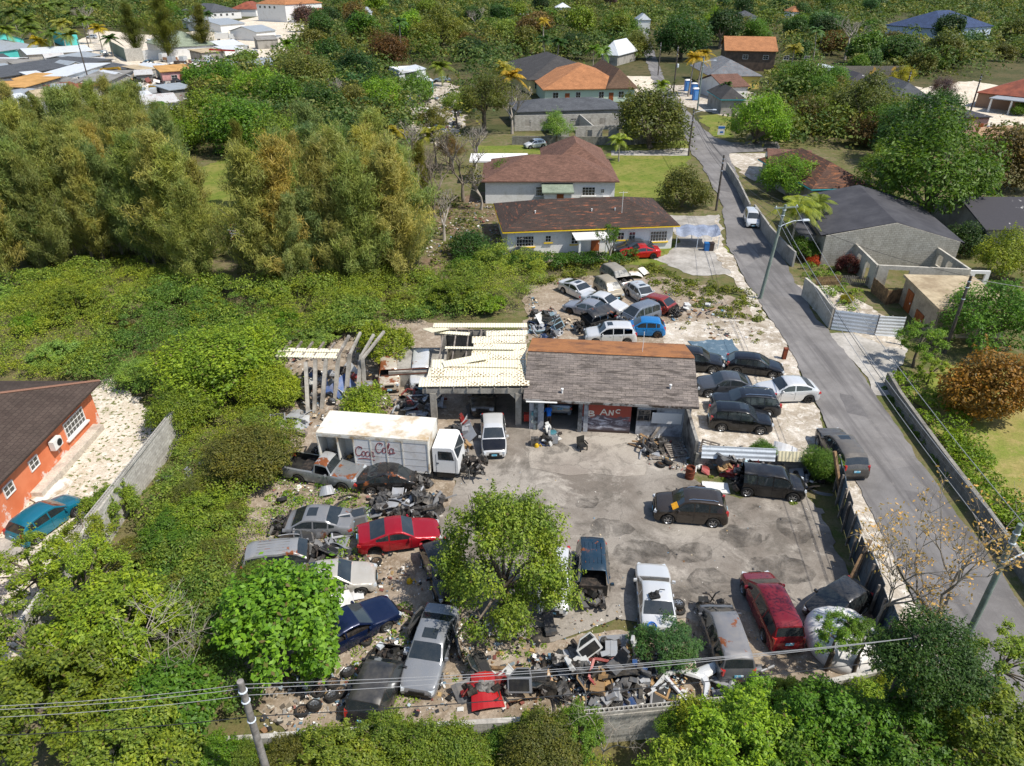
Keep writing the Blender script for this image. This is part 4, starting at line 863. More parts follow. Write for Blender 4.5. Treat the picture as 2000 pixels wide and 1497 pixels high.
# ---------------------------------------------------------------- vehicles
# side profiles: (share of length from the front, height), then belt line, windscreen / rear window / side window spans, pillars
K = {
 'sedan': dict(L=4.65, W=1.8, wb=(.185, .79), prof=[(0, .5), (.012, .66), (.05, .76), (.12, .82), (.27, .96), (.43, 1.40), (.5, 1.45), (.58, 1.455), (.69, 1.40), (.84, 1.08), (.88, 1.05), (.97, 1.02), (.99, .9), (1, .6)],
   ws=(.285, .425), rw=(.70, .83), side=(.30, .80), pil=(.545, .725), belt=[(0, .5), (.05, .7), (.27, .9), (.8, .98), (.97, .95), (1, .6)]),
 'coupe': dict(L=4.6, W=1.82, wb=(.19, .80), prof=[(0, .48), (.012, .62), (.06, .72), (.14, .80), (.31, .94), (.46, 1.34), (.54, 1.38), (.64, 1.35), (.86, 1.08), (.9, 1.06), (.975, 1.04), (.99, .9), (1, .6)],
   ws=(.325, .455), rw=(.66, .84), side=(.34, .78), pil=(.62,), belt=[(0, .48), (.05, .66), (.3, .88), (.78, .98), (.97, .97), (1, .6)]),
 'hatch': dict(L=4.0, W=1.7, wb=(.19, .81), prof=[(0, .5), (.012, .68), (.06, .8), (.13, .88), (.25, 1.0), (.43, 1.45), (.52, 1.5), (.66, 1.5), (.82, 1.45), (.87, 1.38), (.965, 1.02), (.985, .95), (1, .6)],
   ws=(.265, .42), rw=(.875, .96), side=(.29, .86), pil=(.55, .77), belt=[(0, .5), (.05, .72), (.25, .93), (.85, 1.02), (.96, .98), (1, .6)]),
 'suv': dict(L=4.5, W=1.85, wb=(.19, .80), prof=[(0, .6), (.012, .86), (.04, .98), (.1, 1.04), (.25, 1.13), (.395, 1.62), (.46, 1.69), (.6, 1.72), (.84, 1.68), (.9, 1.6), (.965, 1.16), (.985, 1.05), (1, .7)],
   ws=(.265, .39), rw=(.905, .96), side=(.285, .90), pil=(.53, .73), belt=[(0, .6), (.04, .9), (.25, 1.06), (.85, 1.14), (.96, 1.1), (1, .7)]),
 'van': dict(L=4.6, W=1.75, wb=(.17, .80), prof=[(0, .5), (.012, .72), (.04, .85), (.17, 1.03), (.36, 1.62), (.43, 1.7), (.6, 1.73), (.86, 1.7), (.93, 1.6), (.975, 1.1), (.99, 1.0), (1, .6)],
   ws=(.185, .35), rw=(.935, .97), side=(.24, .93), pil=(.47, .70), belt=[(0, .5), (.04, .78), (.17, .95), (.9, 1.06), (.97, 1.03), (1, .6)]),
 'boxcar': dict(L=4.0, W=1.72, wb=(.17, .82), prof=[(0, .6), (.012, .9), (.04, 1.0), (.2, 1.08), (.29, 1.58), (.34, 1.66), (.5, 1.68), (.93, 1.66), (.965, 1.6), (.985, 1.1), (.995, 1.0), (1, .6)],
   ws=(.215, .285), rw=(.967, .983), side=(.25, .95), pil=(.48, .70), belt=[(0, .6), (.04, .92), (.2, 1.02), (.97, 1.06), (1, .6)]),
 'pickup': dict(L=5.2, W=1.9, wb=(.17, .75), prof=[(0, .6), (.01, .95), (.03, 1.08), (.30, 1.14), (.31, 1.16), (.375, 1.68), (.42, 1.74), (.5, 1.74), (.525, 1.7), (.545, 1.16), (.56, 1.12), (.98, 1.12), (.99, 1.1), (1, .6)],
   ws=(.315, .37), rw=(.527, .543), side=(.335, .515), pil=(), belt=[(0, .6), (.03, .98), (.3, 1.08), (.55, 1.1), (.98, 1.08), (1, .6)]),
}
K['cross'] = dict(L=4.5, W=1.87, wb=(.19, .81), prof=[(0, .6), (.012, .8), (.05, .94), (.12, 1.0), (.28, 1.1), (.44, 1.54), (.52, 1.6), (.62, 1.59), (.74, 1.52), (.9, 1.2), (.94, 1.16), (.985, 1.0), (1, .7)],
   ws=(.295, .43), rw=(.75, .89), side=(.31, .83), pil=(.56,), belt=[(0, .6), (.05, .86), (.28, 1.04), (.83, 1.14), (.95, 1.1), (1, .7)])
def interp(pts, s):
    for (a, za), (b, zb) in zip(pts[:-1], pts[1:]):
        if s <= b: return za + (zb - za) * (s - a) / max(1e-6, b - a)
    return pts[-1][1]
RUB = plain('tyre_rubber', C('#1f1e1d'), C('#3a3733'), 3, .45, .7, .85, var=.2)
RIMM = plain('alloy_rim', C('#b4b6b8'), C('#7d7c7a'), 3, .5, .7, .35, .8, var=.1)
STEELR = plain('rusty_rim', C('#7a6a58'), C('#4f3a2a'), 3, .4, .6, .7, .3)
BLACKP = plain('black_plastic', C('#1c1c1d'), C('#38362f'), 2, .45, .75, .55, var=.2)
CHROME = plain('chrome', C('#c8cacc'), None, rough=.2, metal=1.0, var=.05)
HEADL = glassmat('headlamp', C('#b8bec2'), .1, .1); TAILL = glassmat('tail_lamp', C('#a81812'), .1, .15)
CGLASS = glassmat('car_glass', (.014, .02, .023), .06, .05); DGLASS = glassmat('dusty_glass', (.05, .055, .055), .55, .15)
BAY = plain('engine_bay', C('#1e1c1a'), C('#4a4038'), 4, .45, .65, .8, var=.4)
METJ = plain('scrap_metal', C('#6f6c68'), C('#33302d'), 2.5, .42, .6, .55, .5, var=.4)
PLATE = plain('plate_blue', C('#5fa8c4'), C('#d5dde0'), 9, .5, .6, .5, var=.1)
_wheels = {}
def wheel_mesh(r, w, rim):
    k = (round(r, 2), rim.name)
    if k in _wheels: return _wheels[k]
    m = MB(); h = w / 2
    m.lathe([(r * .62, -h), (r * .9, -h), (r, -h * .7), (r, h * .7), (r * .9, h), (r * .62, h), (r * .6, h * .6)], 22, 0, Matrix.Rotation(math.pi / 2, 4, 'X'), False)
    t = m.build('wheel', RUB, None, 40); tm = t.data
    m = MB(); X = Matrix.Rotation(math.pi / 2, 4, 'X')
    m.lathe([(r * .64, -h * .95), (r * .6, -h * .98), (r * .56, -h * .8), (r * .54, -h * .3)], 20, 0, X, False)
    m.lathe([(r * .54, -h * .3), (.01, -h * .3)], 20, 1, X, False); m.lathe([(.01, h * .5), (r * .6, h * .5)], 20, 1, X, False)
    for i in range(6):
        R = Matrix.Rotation(i * math.pi / 3, 4, 'Y')
        m.box((r * .3, h * .72, 0), (r * .58, h * .35, r * .13), 0, 0, R)
    m.lathe([(r * .14, -h * .95), (r * .1, -h), (.01, -h)], 10, 0, X, False)
    o = m.build('rim', [rim, BAY], None, 40); rm = o.data
    bpy.data.objects.remove(t); bpy.data.objects.remove(o)
    _wheels[k] = (tm, rm); return tm, rm
def add_wheel(root, x, y, r=.32, w=.22, rim=None, side=1, steer=0, z=None):
    tm, rm = wheel_mesh(r, w, rim or RIMM)
    t = link('wheel', tm, root, (x, y, r if z is None else z)); t.rotation_euler = (0, 0, (0 if side > 0 else math.pi) + steer)
    link('rim', rm, t); return t
def junkbits(m, n, c, d, r, mis=1, s=(.1, .4)):
    """heap of engine pieces: boxes, drums and hoses"""
    for i in range(n):
        p = Vector((c[0] + r.uniform(-.5, .5) * d[0], c[1] + r.uniform(-.5, .5) * d[1], c[2] + r.uniform(-.5, .5) * d[2])); k = r.random(); mi = r.randrange(mis); q = r.uniform(*s)
        R = Euler((r.uniform(-.8, .8), r.uniform(-.8, .8), r.uniform(0, 6.3))).to_matrix().to_4x4()
        if k < .5: m.box(p, (q, q * r.uniform(.4, .9), q * r.uniform(.25, .7)), R, mi)
        elif k < .75: m.lathe([(q * .35, -q * .3), (q * .4, 0), (q * .35, q * .3)], 9, mi, Matrix.Translation(p) @ R)
        else:
            e = p + R.to_3x3() @ Vector((q * 1.6, 0, 0)); md = (p + e) / 2 + Vector((0, 0, q * .5)); m.tube([p, md, e], q * .09, 5, mi)
def car(kind, front, rear, col, label, cat='car', dust=.2, rust=0, hood=True, hoodcol=None, gut=0, tailgut=False, wheels=(1, 1, 1, 1), rim=None, z=0.0, roll=0, pitch=0, roofcol=None, sunroof=False, rails=False,
        glass=True, L=None, wz=1.0, doors=(), hrust=0, name=None, group=None, far=False, hoodup=False, plate=True, trunkopen=False, flip=0, clad=False, ribs=False, noglass=(), dustc=None):
    P = K[kind]; Lc = L or P['L']; W = P['W']
    f, b = (Vector(front), Vector(rear)) if len(front) == 3 else (G(*front), G(*rear))
    mid = (f + b) / 2; d = f - b; rz = math.atan2(d.y, d.x)
    r = random.Random(hash((int(front[0]), int(rear[1]), len(label))) & 0xffff)
    nm = name or {'sedan': 'sedan_car', 'coupe': 'coupe_car', 'hatch': 'hatchback_car', 'suv': 'suv_car', 'van': 'minivan', 'boxcar': 'boxy_car', 'cross': 'crossover_car', 'pickup': 'pickup_truck'}[kind]
    if gut and not rust: rust = .2
    root = thing(nm, label, cat, (mid.x, mid.y, z), group=group, rot=Euler((roll, pitch, rz), 'XYZ'))
    pm = paint(col, dust, .3, rust, dustc=dustc); hm = paint(hoodcol, dust, .3, max(rust, hrust)) if hoodcol else pm; rmm = paint(roofcol, max(dust, .3), .5, max(rust, hrust)) if roofcol else pm
    wr = .33 if kind in ('sedan', 'coupe', 'hatch', 'van') else .37; ar = wr + .07; sill = .24 if kind != 'pickup' else .36
    wx = [.5 * Lc - s * Lc for s in P['wb']]
    st = {s for s, _ in P['prof']} | {i / 28 for i in range(29)} | set(P['ws']) | set(P['rw']) | set(P['side'])
    for p in P['pil']: st |= {p - .009, p + .009}
    for s in P['wb']:
        for k in range(-6, 7): st.add(s + math.sin(k * math.pi / 12) * ar / Lc * .999)
    st = sorted(st); st = [s for i, s in enumerate(st) if i == 0 or s - st[i - 1] > .0035 or s in P['ws'] or s in P['rw']]
    st = [s for i, s in enumerate(st) if i == 0 or s - st[i - 1] > .0012]
    rings = []
    for s in st:
        x = .5 * Lc - s * Lc; zt = interp(P['prof'], s); zb = min(interp(P['belt'], s), zt - .012)
        pl = interp([(0, .80), (.012, .87), (.04, .93), (.1, .98), (.2, 1), (.85, 1), (.95, .965), (.988, .9), (1, .84)], s); hw = W / 2 * pl
        z0 = sill + (.06 if s < .03 or s > .97 else 0)
        for q in wx:
            dx = abs(x - q)
            if dx < ar: z0 = max(z0, wr + math.sqrt(max(0, ar * ar - dx * dx)) * .96)
        z2 = max(zb - .1, z0 + .03); z1 = z0 + .45 * (z2 - z0)
        hh = max(0, zt - zb); cab = min(1, hh / .3)
        y3 = hw - .045; y5 = y3 - .30 * hh * cab - .05 * (1 - cab); y4 = y3 + (y5 - y3) * .84
        z5 = zt - .05 * cab - .02 * (1 - cab); z4 = zb + (z5 - zb) * .84
        z3 = max(zb, z2 + .01)
        rg = [(hw - .035, z0), (hw, z1), (hw - .008, z2), (y3, z3), (y4, max(z4, z3 + .002)), (y5, max(z5, z3 + .004)), (y5 - .07, zt), (y5 * .5, zt + .012 * cab + .008), (0, zt + .018 * cab + .01)]
        rings.append([(x, y, zz) for y, zz in rg] + [(x, -y, zz) for y, zz in rg[-2::-1]])
    dn = .035 if (gut or tailgut or dust > .3) else (.012 if rust or dust > .15 else 0)
    if dn:
        nv = wob; so = Vector((r.uniform(0, 50), 0, 0))
        rings = [[tuple(Vector(p) + nv(Vector(p) * 1.6 + so) * dn + nv(Vector(p) * 4.5 + so) * dn * .5) for p in rg] for rg in rings]
    n = 17; parts = {}
    def put(key, vs): parts.setdefault(key, []).append(vs)
    cowl = P['ws'][0]; sp = []
    cuts = [P['side'][0]] + [v for p in P['pil'] for v in (p - .009, p + .009)] + [P['side'][1]]
    spans = list(zip(cuts[0::2], cuts[1::2]))
    for i in range(len(st) - 1):
        sm = (st[i] + st[i + 1]) / 2; zt = interp(P['prof'], sm); zb = interp(P['belt'], sm)
        for k in range(n - 1):
            kk = min(k, n - 2 - k); q = [rings[i][k], rings[i][k + 1], rings[i + 1][k + 1], rings[i + 1][k]]
            key = 'body'
            if gut and sm < gut: continue
            if tailgut and sm > .9: continue
            if kk == 3 and zt - zb > .16:
                for j, (a_, b_) in enumerate(spans):
                    if a_ < sm < b_: key = 'side_window.%d.%d' % (j, k > 8)
            if kk >= 6 and P['ws'][0] < sm < P['ws'][1]: key = 'windscreen'
            if kk >= 6 and P['rw'][0] < sm < P['rw'][1]: key = 'rear_window'
            if kk >= 5 and .03 < sm < cowl - .012: key = 'hood'
            if kind == 'pickup' and kk >= 6 and .57 < sm < .975: key = 'bed'
            if rmm is not pm and kk >= 5 and P['ws'][1] < sm < P['rw'][0]: key = 'roof'
            if clad and kk == 0: key = 'cladding'
            if sunroof and kk >= 7 and P['ws'][1] + .03 < sm < P['ws'][1] + .16: key = 'sunroof'
            put(key, q)
    ends = ([0] if not gut else []) + ([len(st) - 1] if not tailgut else [])
    for e in ends: put('body', rings[e][::-1] if e == 0 else rings[e])
    def weld(vs_list, nm_, mat, sm=35):
        m = MB(); idx = {}
        for q in vs_list:
            fcs = []
            for p in q:
                kx = (round(p[0], 4), round(p[1], 4), round(p[2], 4))
                if kx not in idx: idx[kx] = len(m.v); m.v.append(p)
                if idx[kx] not in fcs: fcs.append(idx[kx])
            if len(fcs) > 2: m.f.append(tuple(fcs)); m.m.append(0)
        return m.build(nm_, mat, root, sm)
    for key, vs in parts.items():
        bn = key.split('.')[0]
        if key == 'hood' and not hood: continue
        if bn in noglass or (bn.startswith(('side', 'wind', 'rear')) and not glass): continue
        mat = {'body': pm, 'hood': hm, 'roof': rmm, 'cladding': BLACKP, 'bed': BLACKP, 'sunroof': CGLASS}.get(bn, DGLASS if dust > .7 else CGLASS)
        o = weld(vs, bn, mat)
        if bn == 'bed': o.location.z = -.42
    g0 = max(gut, .02)
    m = MB(); hx = .5 * Lc
    m.box((hx - Lc * (g0 + .97) / 2, 0, .42), (Lc * (.95 - g0), W - .56, .36))
    if not glass or noglass: m.box((-.1, 0, .75), (Lc * .5, W - .4, .3))
    m.build('underbody', DARK if not noglass else BAY, root)
    if kind == 'pickup':
        m = MB(); zb_ = 1.09
        for s_ in (-1, 1): m.box((hx - Lc * .77, s_ * (W / 2 - .14), .9), (Lc * .4, .06, .38))
        m.box((hx - Lc * .77, 0, .7), (Lc * .4, W - .3, .04)); m.build('bed_liner', BLACKP, root)
    if (not hood or hoodup) and not gut:
        m = MB(); m.box((hx - Lc * .14, 0, .66), (Lc * .2, W - .5, .1), 0, 0); junkbits(m, 18, (hx - Lc * .14, 0, .78), (Lc * .16, W * .6, .15), r, 3, (.12, .38)); m.build('engine', [BAY, METJ, BLACKP], root)
    if gut:
        m = MB(); x0 = hx - Lc * gut
        m.box((x0 - .05, 0, .62), (.1, W - .3, .7), 0, 0)
        junkbits(m, 34, (x0 + Lc * gut * .45, 0, .5), (Lc * gut * .95, W * .75, .45), r, 3, (.14, .5))
        for s_ in (-1, 1): m.bar((x0, s_ * .5, .45), (x0 + Lc * gut * .9, s_ * .5 + r.uniform(-.1, .1), .42), .12, .14, 1)
        m.build('engine', [BAY, METJ, BLACKP], root)
    if tailgut:
        m = MB(); junkbits(m, 20, (-hx + .3, 0, .7), (.5, W * .8, .7), r, 3, (.14, .45)); m.build('torn_tail', [BAY, METJ, BLACKP], root)
    k = 0
    for xi, q in enumerate(wx):
        for s_ in (1, -1):
            if wheels[k] and not (gut and xi == 0 and gut > P['wb'][0] and wheels[k] == 1 and gut > .2): add_wheel(root, q, s_ * (W / 2 - .10), wr * wz, .22, rim, s_, 0, wr * wz - z * (1 if z > 0 else 0) if z <= 0 else wr)
            k += 1
    if far: return root
    # lamps, grille, plates, mirrors, seams
    y0 = W / 2 * .8; hz = interp(P['prof'], .03) - .12
    if not gut:
        for s_ in (1, -1):
            m = MB(); m.box((hx - .16, s_ * (y0 - .08), hz), (.34, .30, .15), -s_ * .42, 0, None, .82); m.build('headlight', HEADL, root, 30)
        m = MB(); m.box((hx - .01, 0, hz - .1), (.06, y0 * 1.0, .17)); m.build('grille', BLACKP, root)
        m = MB(); m.box((hx - .02, 0, .36), (.08, y0 * 1.5, .16)); m.box((hx + .02, 0, hz + .0), (.04, y0 * .9, .025)); m.build('bumper', BLACKP, root)
        if plate: m = MB(); m.box((hx + .03, 0, .46), (.03, .36, .12)); m.build('number_plate', PLATE, root)
    if not tailgut:
        tz = interp(P['belt'], .96) - .1; tall = kind in ('hatch', 'suv', 'van', 'boxcar')
        for s_ in (1, -1):
            m = MB(); m.box((-hx + (.13 if not tall else .15), s_ * (W / 2 * .80), tz - (.04 if not tall else -.02)), (.22, .16 if tall else .3, .32 if tall else .13), s_ * .35, 0, None, .85); m.build('tail_light', TAILL, root, 30)
        m = MB(); m.box((-hx + .015, 0, .38), (.08, y0 * 1.5, .16)); m.build('bumper', BLACKP, root)
        if plate: m = MB(); m.box((-hx - .005, 0, .8), (.03, .4, .14)); m.build('number_plate', PLATE, root)
    ms = P['side'][0] + .035; mz = interp(P['belt'], ms) + .04
    for s_ in (1, -1):
        m = MB(); m.box((hx - ms * Lc, s_ * (W / 2 + .07), mz + .02), (.12, .2, .13), s_ * .2, 0, None, .8); m.build('mirror', pm, root, 30)
    dz = interp(P['belt'], .5)
    for sx in [P['side'][0] + .02] + list(P['pil'][:1]) + ([P['pil'][1]] if len(P['pil']) > 1 and kind != 'coupe' else []):
        for s_ in (1, -1): m = MB(); m.box((hx - sx * Lc, s_ * (W / 2 - .004), (sill + dz) / 2 + .04), (.014, .012, dz - sill - .24)); m.build('door_seam', DARK, root)
    for sx in [p - .05 for p in (P['pil'] or (.5,))]:
        for s_ in (1, -1): m = MB(); m.box((hx - sx * Lc, s_ * (W / 2 + .005), dz - .13), (.18, .03, .035)); m.build('door_handle', pm, root)
    zr = interp(P['prof'], .6)
    if rails:
        for s_ in (1, -1):
            m = MB(); m.tube([(hx - .45 * Lc, s_ * .56, zr - .02), (hx - .5 * Lc, s_ * .57, zr + .06), (hx - .78 * Lc, s_ * .56, zr + .05), (hx - .84 * Lc, s_ * .55, zr - .03)], .02, 6); m.build('roof_rail', CHROME, root)
    if ribs:
        m = MB()
        for y in (-.42, -.21, 0, .21, .42): m.box((hx - .62 * Lc, y, zr + .018), (Lc * .36, .03, .02))
        m.build('roof_rib', pm, root)
    for x, s_, ang, dm in doors:   # doors hanging open
        o = door_panel(paint(dm or col, dust, .3, rust), root); o.location = (x, s_ * (W / 2), .34); o.rotation_euler = (0, 0, (math.pi if s_ > 0 else math.pi) + s_ * -ang)
    if hoodup:
        m = MB(); m.box((-.5, 0, 0), (1.0, W * .8, .03)); o = m.build('hood', pm, root); o.location = (hx - cowl * Lc + .05, 0, 1.0); o.rotation_euler = (0, 1.0 + math.pi, 0)
    if trunkopen:
        m = MB(); m.box((-.4, 0, 0), (.8, W * .75, .04)); m.box((-.82, 0, .12), (.06, W * .72, .3)); o = m.build('trunk_lid', pm, root); o.location = (hx - P['rw'][1] * Lc, 0, 1.06); o.rotation_euler = (0, 1.0, 0)
    return root
def door_panel(mat, parent=None, name='door'):
    """car door with a framed window opening; hinge at x = 0"""
    m = MB(); y = [0, .05, .05, .02]; z = [0, .22, .5, .64]
    for i in range(3):
        m.add([(0, y[i], z[i]), (1.05, y[i], z[i]), (1.05, y[i + 1], z[i + 1]), (0, y[i + 1], z[i + 1])], [(0, 1, 2, 3)])
    m.add([(0, -.06, 0), (1.05, -.06, 0), (1.05, -.06, .64), (0, -.06, .64)], [(3, 2, 1, 0)])
    for q in (((0, 0, 0), (0, 0, .64)), ((1.05, 0, 0), (1.05, 0, .64)), ((0, 0, 0), (1.05, 0, 0)), ((0, -.02, .64), (1.05, -.02, .64)), ((.05, 0, .64), (.45, -.12, 1.05)), ((.45, -.12, 1.05), (1.0, -.12, 1.05)), ((1.0, -.12, 1.05), (1.05, 0, .64))): m.bar(q[0], q[1], .06)
    o = m.build(name, mat, parent)
    m = MB(); m.add([(.12, -.02, .67), (1.0, -.02, .67), (.96, -.11, 1.02), (.47, -.11, 1.02)], [(0, 1, 2, 3)]); m.build('window', CGLASS, o)
    m = MB(); m.box((.52, -.07, .32), (.9, .03, .5)); m.build('trim_panel', BLACKP, o)
    return o
SIL, GRY, BLK, WHT = C('#8f9294'), C('#5b5f64'), C('#17181b'), C('#d4d4d2')
DKG = C('#33373c')
# yard
car('suv', (1270, 1003), (1420, 1015), C('#3a332d'), 'dark brown seven seat wagon parked alone in the open middle of the yard', 'car', .05, rails=True, clad=False, L=4.2)
car('boxcar', (1560, 968), (1437, 953), BLK, 'black boxy car with torn off tail beside the propped white panel', 'car', .12, tailgut=True, L=4.1)
car('suv', (1614, 862), (1664, 936), C('#4a4744'), 'dark silver wagon with dusty roof parked half on the road edge', 'car', .35, sunroof=True, roofcol=C('#5b5650'), L=4.8)
car('cross', (1477, 779), (1588, 776), WHT, 'glossy white sport wagon at the road side of the car lot', 'car', .03, rim=BLACKP, L=4.5)
car('suv', (1392, 800), (1513, 806), C('#22262c'), 'long dark blue black estate wagon in the middle of the car lot', 'car', .03, L=4.8, rails=True)
car('suv', (1492, 838), (1392, 830), BLK, 'black wagon right behind the white metal sheets', 'car', .02, sunroof=True, L=4.3)
car('cross', (1366, 766), (1456, 768), C('#4c4f54'), 'grey rounded crossover at the garage corner, tail toward the road', 'car', .03, L=4.1)
car('hatch', (1518, 732), (1424, 722), BLK, 'black hatchback with red tail lamps in the top row of the car lot', 'car', .02, L=4.4)
car('suv', (1393, 722), (1318, 716), BLK, 'black wagon with round lamp peeping out behind the garage corner', 'car', .05, L=4.4)
# wreck lot behind the garage
WR = 'wrecked cars in the lot behind the garage'
car('coupe', (1166, 594), (1097, 563), WHT, 'white coupe with black sunroof, hindmost on the left of the wreck lot', 'car', .1, sunroof=True, group=WR)
car('sedan', (1222, 616), (1138, 590), WHT, 'plain white saloon wedged behind the silver saloon in the wreck lot', 'car', .1, group=WR)
car('sedan', (1102, 603), (1195, 627), C('#8b8e96'), 'silver saloon with red tail lamp and bare front wheel in the wreck lot', 'car', .15, group=WR, rim=STEELR)
car('suv', (1232, 573), (1178, 536), C('#7d7d7a'), 'silver wagon with dirt caked roof at the back of the wreck lot', 'car', .75, group=WR, roofcol=C('#8a8478'), hood=False, wheels=(0, 1, 1, 1))
car('van', (1210, 594), (1167, 562), C('#9a8f78'), 'dusty beige van squeezed between white coupe and dirt roofed wagon', 'car', .8, group=WR, L=3.6)
car('hatch', (1278, 604), (1228, 568), C('#c4c8c8'), 'white black car with sunroof and smashed nose beside the red hatchback', 'car', .2, group=WR, sunroof=True, gut=.2)
car('hatch', (1330, 622), (1256, 598), C('#8a2a22'), 'dull red hatchback with crumpled open front in the wreck lot', 'car', .3, group=WR, gut=.22, dustc=C('#a5604e'))
car('van', (1212, 640), (1281, 618), C('#6f7884'), 'blue grey people carrier with raised bonnet in the wreck lot', 'car', .2, group=WR, hoodup=True, hood=False, L=4.2)
car('hatch', (1216, 651), (1295, 654), C('#1d78b8'), 'bright sky blue hatchback missing a rear wheel trim, wreck lot', 'car', .05, group=WR, L=3.75, rim=STEELR)
car('suv', (1143, 668), (1238, 667), WHT, 'white wagon with black sunroof half hidden by the garage ridge', 'car', .1, group=WR, sunroof=True, L=4.4, noglass=('side_window',))
car('boxcar', (1126, 652), (1188, 632), C('#1f2226'), 'black stripped car body tilted on the junk beside the collapsing shed', 'car', .3, group=WR, roll=-.25, z=.25, gut=.25, wheels=(0, 0, 0, 0), glass=False, L=3.9)
# white bungalow, road, far cars
car('coupe', (1212, 503), (1285, 501), C('#c01c1a'), 'bright red sporty car in front of the white bungalow', 'car', .03, rim=BLACKP, L=4.4)
car('sedan', (1206, 494), (1266, 492), C('#2c2f34'), 'dark grey saloon tucked behind the bright red sporty car', 'car', .1)
car('sedan', (978, 507), (1047, 513), C('#23252a'), 'near black saloon at the left end of the white bungalow', 'car', .1)
car('van', (1471, 452), (1462, 424), WHT, 'white minivan driving toward the viewer on the road', 'car', .02, L=4.4)
car('hatch', (1022, 291), (1067, 287), WHT, 'white hatchback on the grass behind the brown shingle roof', 'car', .03)
car('sedan', (845, 160), (882, 161), C('#8fa0aa'), 'pale blue grey car parked beside the two storey white shed', 'car', .05)
# yard wrecks
YW_ = 'wrecked cars around the yard'
car('hatch', (966, 906), (962, 826), WHT, 'white hatchback with black bonnet parked by the delivery truck nose', 'car', .05, hoodcol=C('#15161a'), L=4.2)
car('pickup', (702, 948), (570, 924), C('#7f8386'), 'old grey pickup truck with rust patches on roof and bonnet', 'pickup truck', .3, rust=.0, roofcol=C('#b0b2b2'), hoodcol=C('#7c8083'), hrust=.42, group=YW_, noglass=('side_window',), rim=STEELR, L=5.2)
car('sedan', (838, 946), (704, 950), BLK, 'black saloon with smashed front below the delivery truck', 'car', .2, gut=.2, group=YW_, L=4.7, wheels=(0, 0, 1, 1), z=-.08)
car('sedan', (535, 1035), (693, 1035), C('#7d7f82'), 'silver saloon with sunroof, stripped nose and open doors among the weeds', 'car', .35, gut=.19, group=YW_, sunroof=True, wheels=(0, 0, 0, 0), z=-.1, L=4.8, noglass=())
car('coupe', (858, 1052), (703, 1074), C('#a01020'), 'deep red coupe propped on loose wheels next to the leafy tree', 'car', .04, group=YW_, wheels=(0, 0, 0, 0), z=.16, L=4.55, rim=STEELR)
car('van', (650, 1098), (478, 1118), C('#8c8e90'), 'silver minivan with ribbed roof and gutted nose under the silver saloon', 'car', .45, gut=.26, group=YW_, ribs=True, wheels=(0, 0, 0, 0), z=-.1, L=4.6)
car('sedan', (722, 1140), (585, 1156), C('#b9b4aa'), 'cream white saloon with black stripe half under the broad leaved tree', 'car', .5, group=YW_, wheels=(0, 1, 1, 1), L=4.4)
car('coupe', (760, 1202), (612, 1280), C('#0e1c3c'), 'dark blue car with missing side panels facing away from the broad leaved tree', 'car', .06, group=YW_, wheels=(0, 1, 0, 1), L=4.7, noglass=('side_window',), dustc=C('#6a6a70'))
car('sedan', (820, 1352), (864, 1218), C('#85888c'), 'silver saloon with sunroof and open dark door above the front scrub', 'car', .25, group=YW_, sunroof=True, L=4.75, plate=False)
car('suv', (762, 1302), (722, 1396), C('#1f2125'), 'black flat topped wreck without bonnet beside the tyre heap', 'car', .25, group=YW_, hood=False, L=4.0, wheels=(0, 0, 0, 0), z=-.25, roofcol=C('#26282b'))
car('hatch', (880, 1168), (852, 1096), BLK, 'black car mostly hidden at the left foot of the leafy tree', 'car', .2, group=YW_)
car('hatch', (1079, 1202), (1085, 1098), WHT, 'white car half covered by the leafy tree crown', 'car', .05, group=YW_, L=4.2)
car('van', (1158, 1198), (1154, 1088), C('#143447'), 'dark teal van with engine and front end ripped away', 'car', .12, group=YW_, gut=.24, L=4.2, ribs=True, noglass=('windscreen',), plate=False)
car('sedan', (1270, 1118), (1285, 1258), WHT, 'white saloon with black part on the roof and missing wheel', 'car', .06, group=YW_, wheels=(1, 0, 1, 1), L=4.7)
car('van', (1393, 1208), (1430, 1322), C('#5a5d63'), 'grey people carrier with peeling roof, blue plate on its tail', 'car', .4, group=YW_, gut=.12, L=4.6, roofcol=C('#77777a'), wheels=(0, 0, 1, 1))
car('van', (1477, 1152), (1527, 1262), C('#7d1420'), 'dark red minivan at the bottom right of the yard', 'car', .06, group=YW_, L=4.7)
car('hatch', (1604, 1212), (1656, 1180), C('#1f2328'), L=3.4, label='dark car beside the white tank at the yard corner', dust=.2, group=YW_)
car('hatch', (147, 992), (42, 1066), C('#0f6f86'), 'teal hatchback beside the orange house on white gravel', 'car', .08, L=4.0)
car('suv', (944, 806), (946, 770), C('#1b1a19'), 'burnt dusty car parked deep inside the open shed', 'car', .6)
car('sedan', tuple(gar.matrix_basis @ Vector((2.4, 6.6, .06))), tuple(gar.matrix_basis @ Vector((2.5, 1.9, .06))), C('#8f959c'), 'silver saloon inside the open garage bay', 'car', .05, z=.06)
car('pickup', (466, 478), (470, 450), C('#c9cbc6'), 'abandoned white pickup in the clearing of the feathery trees', 'pickup truck', .3, rust=.5, L=4.8)
car('sedan', (1905, 262), (1948, 262), C('#4a5a68'), 'blue grey car behind the peach garden wall', 'car', .1)
car('suv', (1368, 170), (1385, 158), C('#1d1f24'), 'black car under the yellow palm near the yellow house', 'car', .1, far=True)
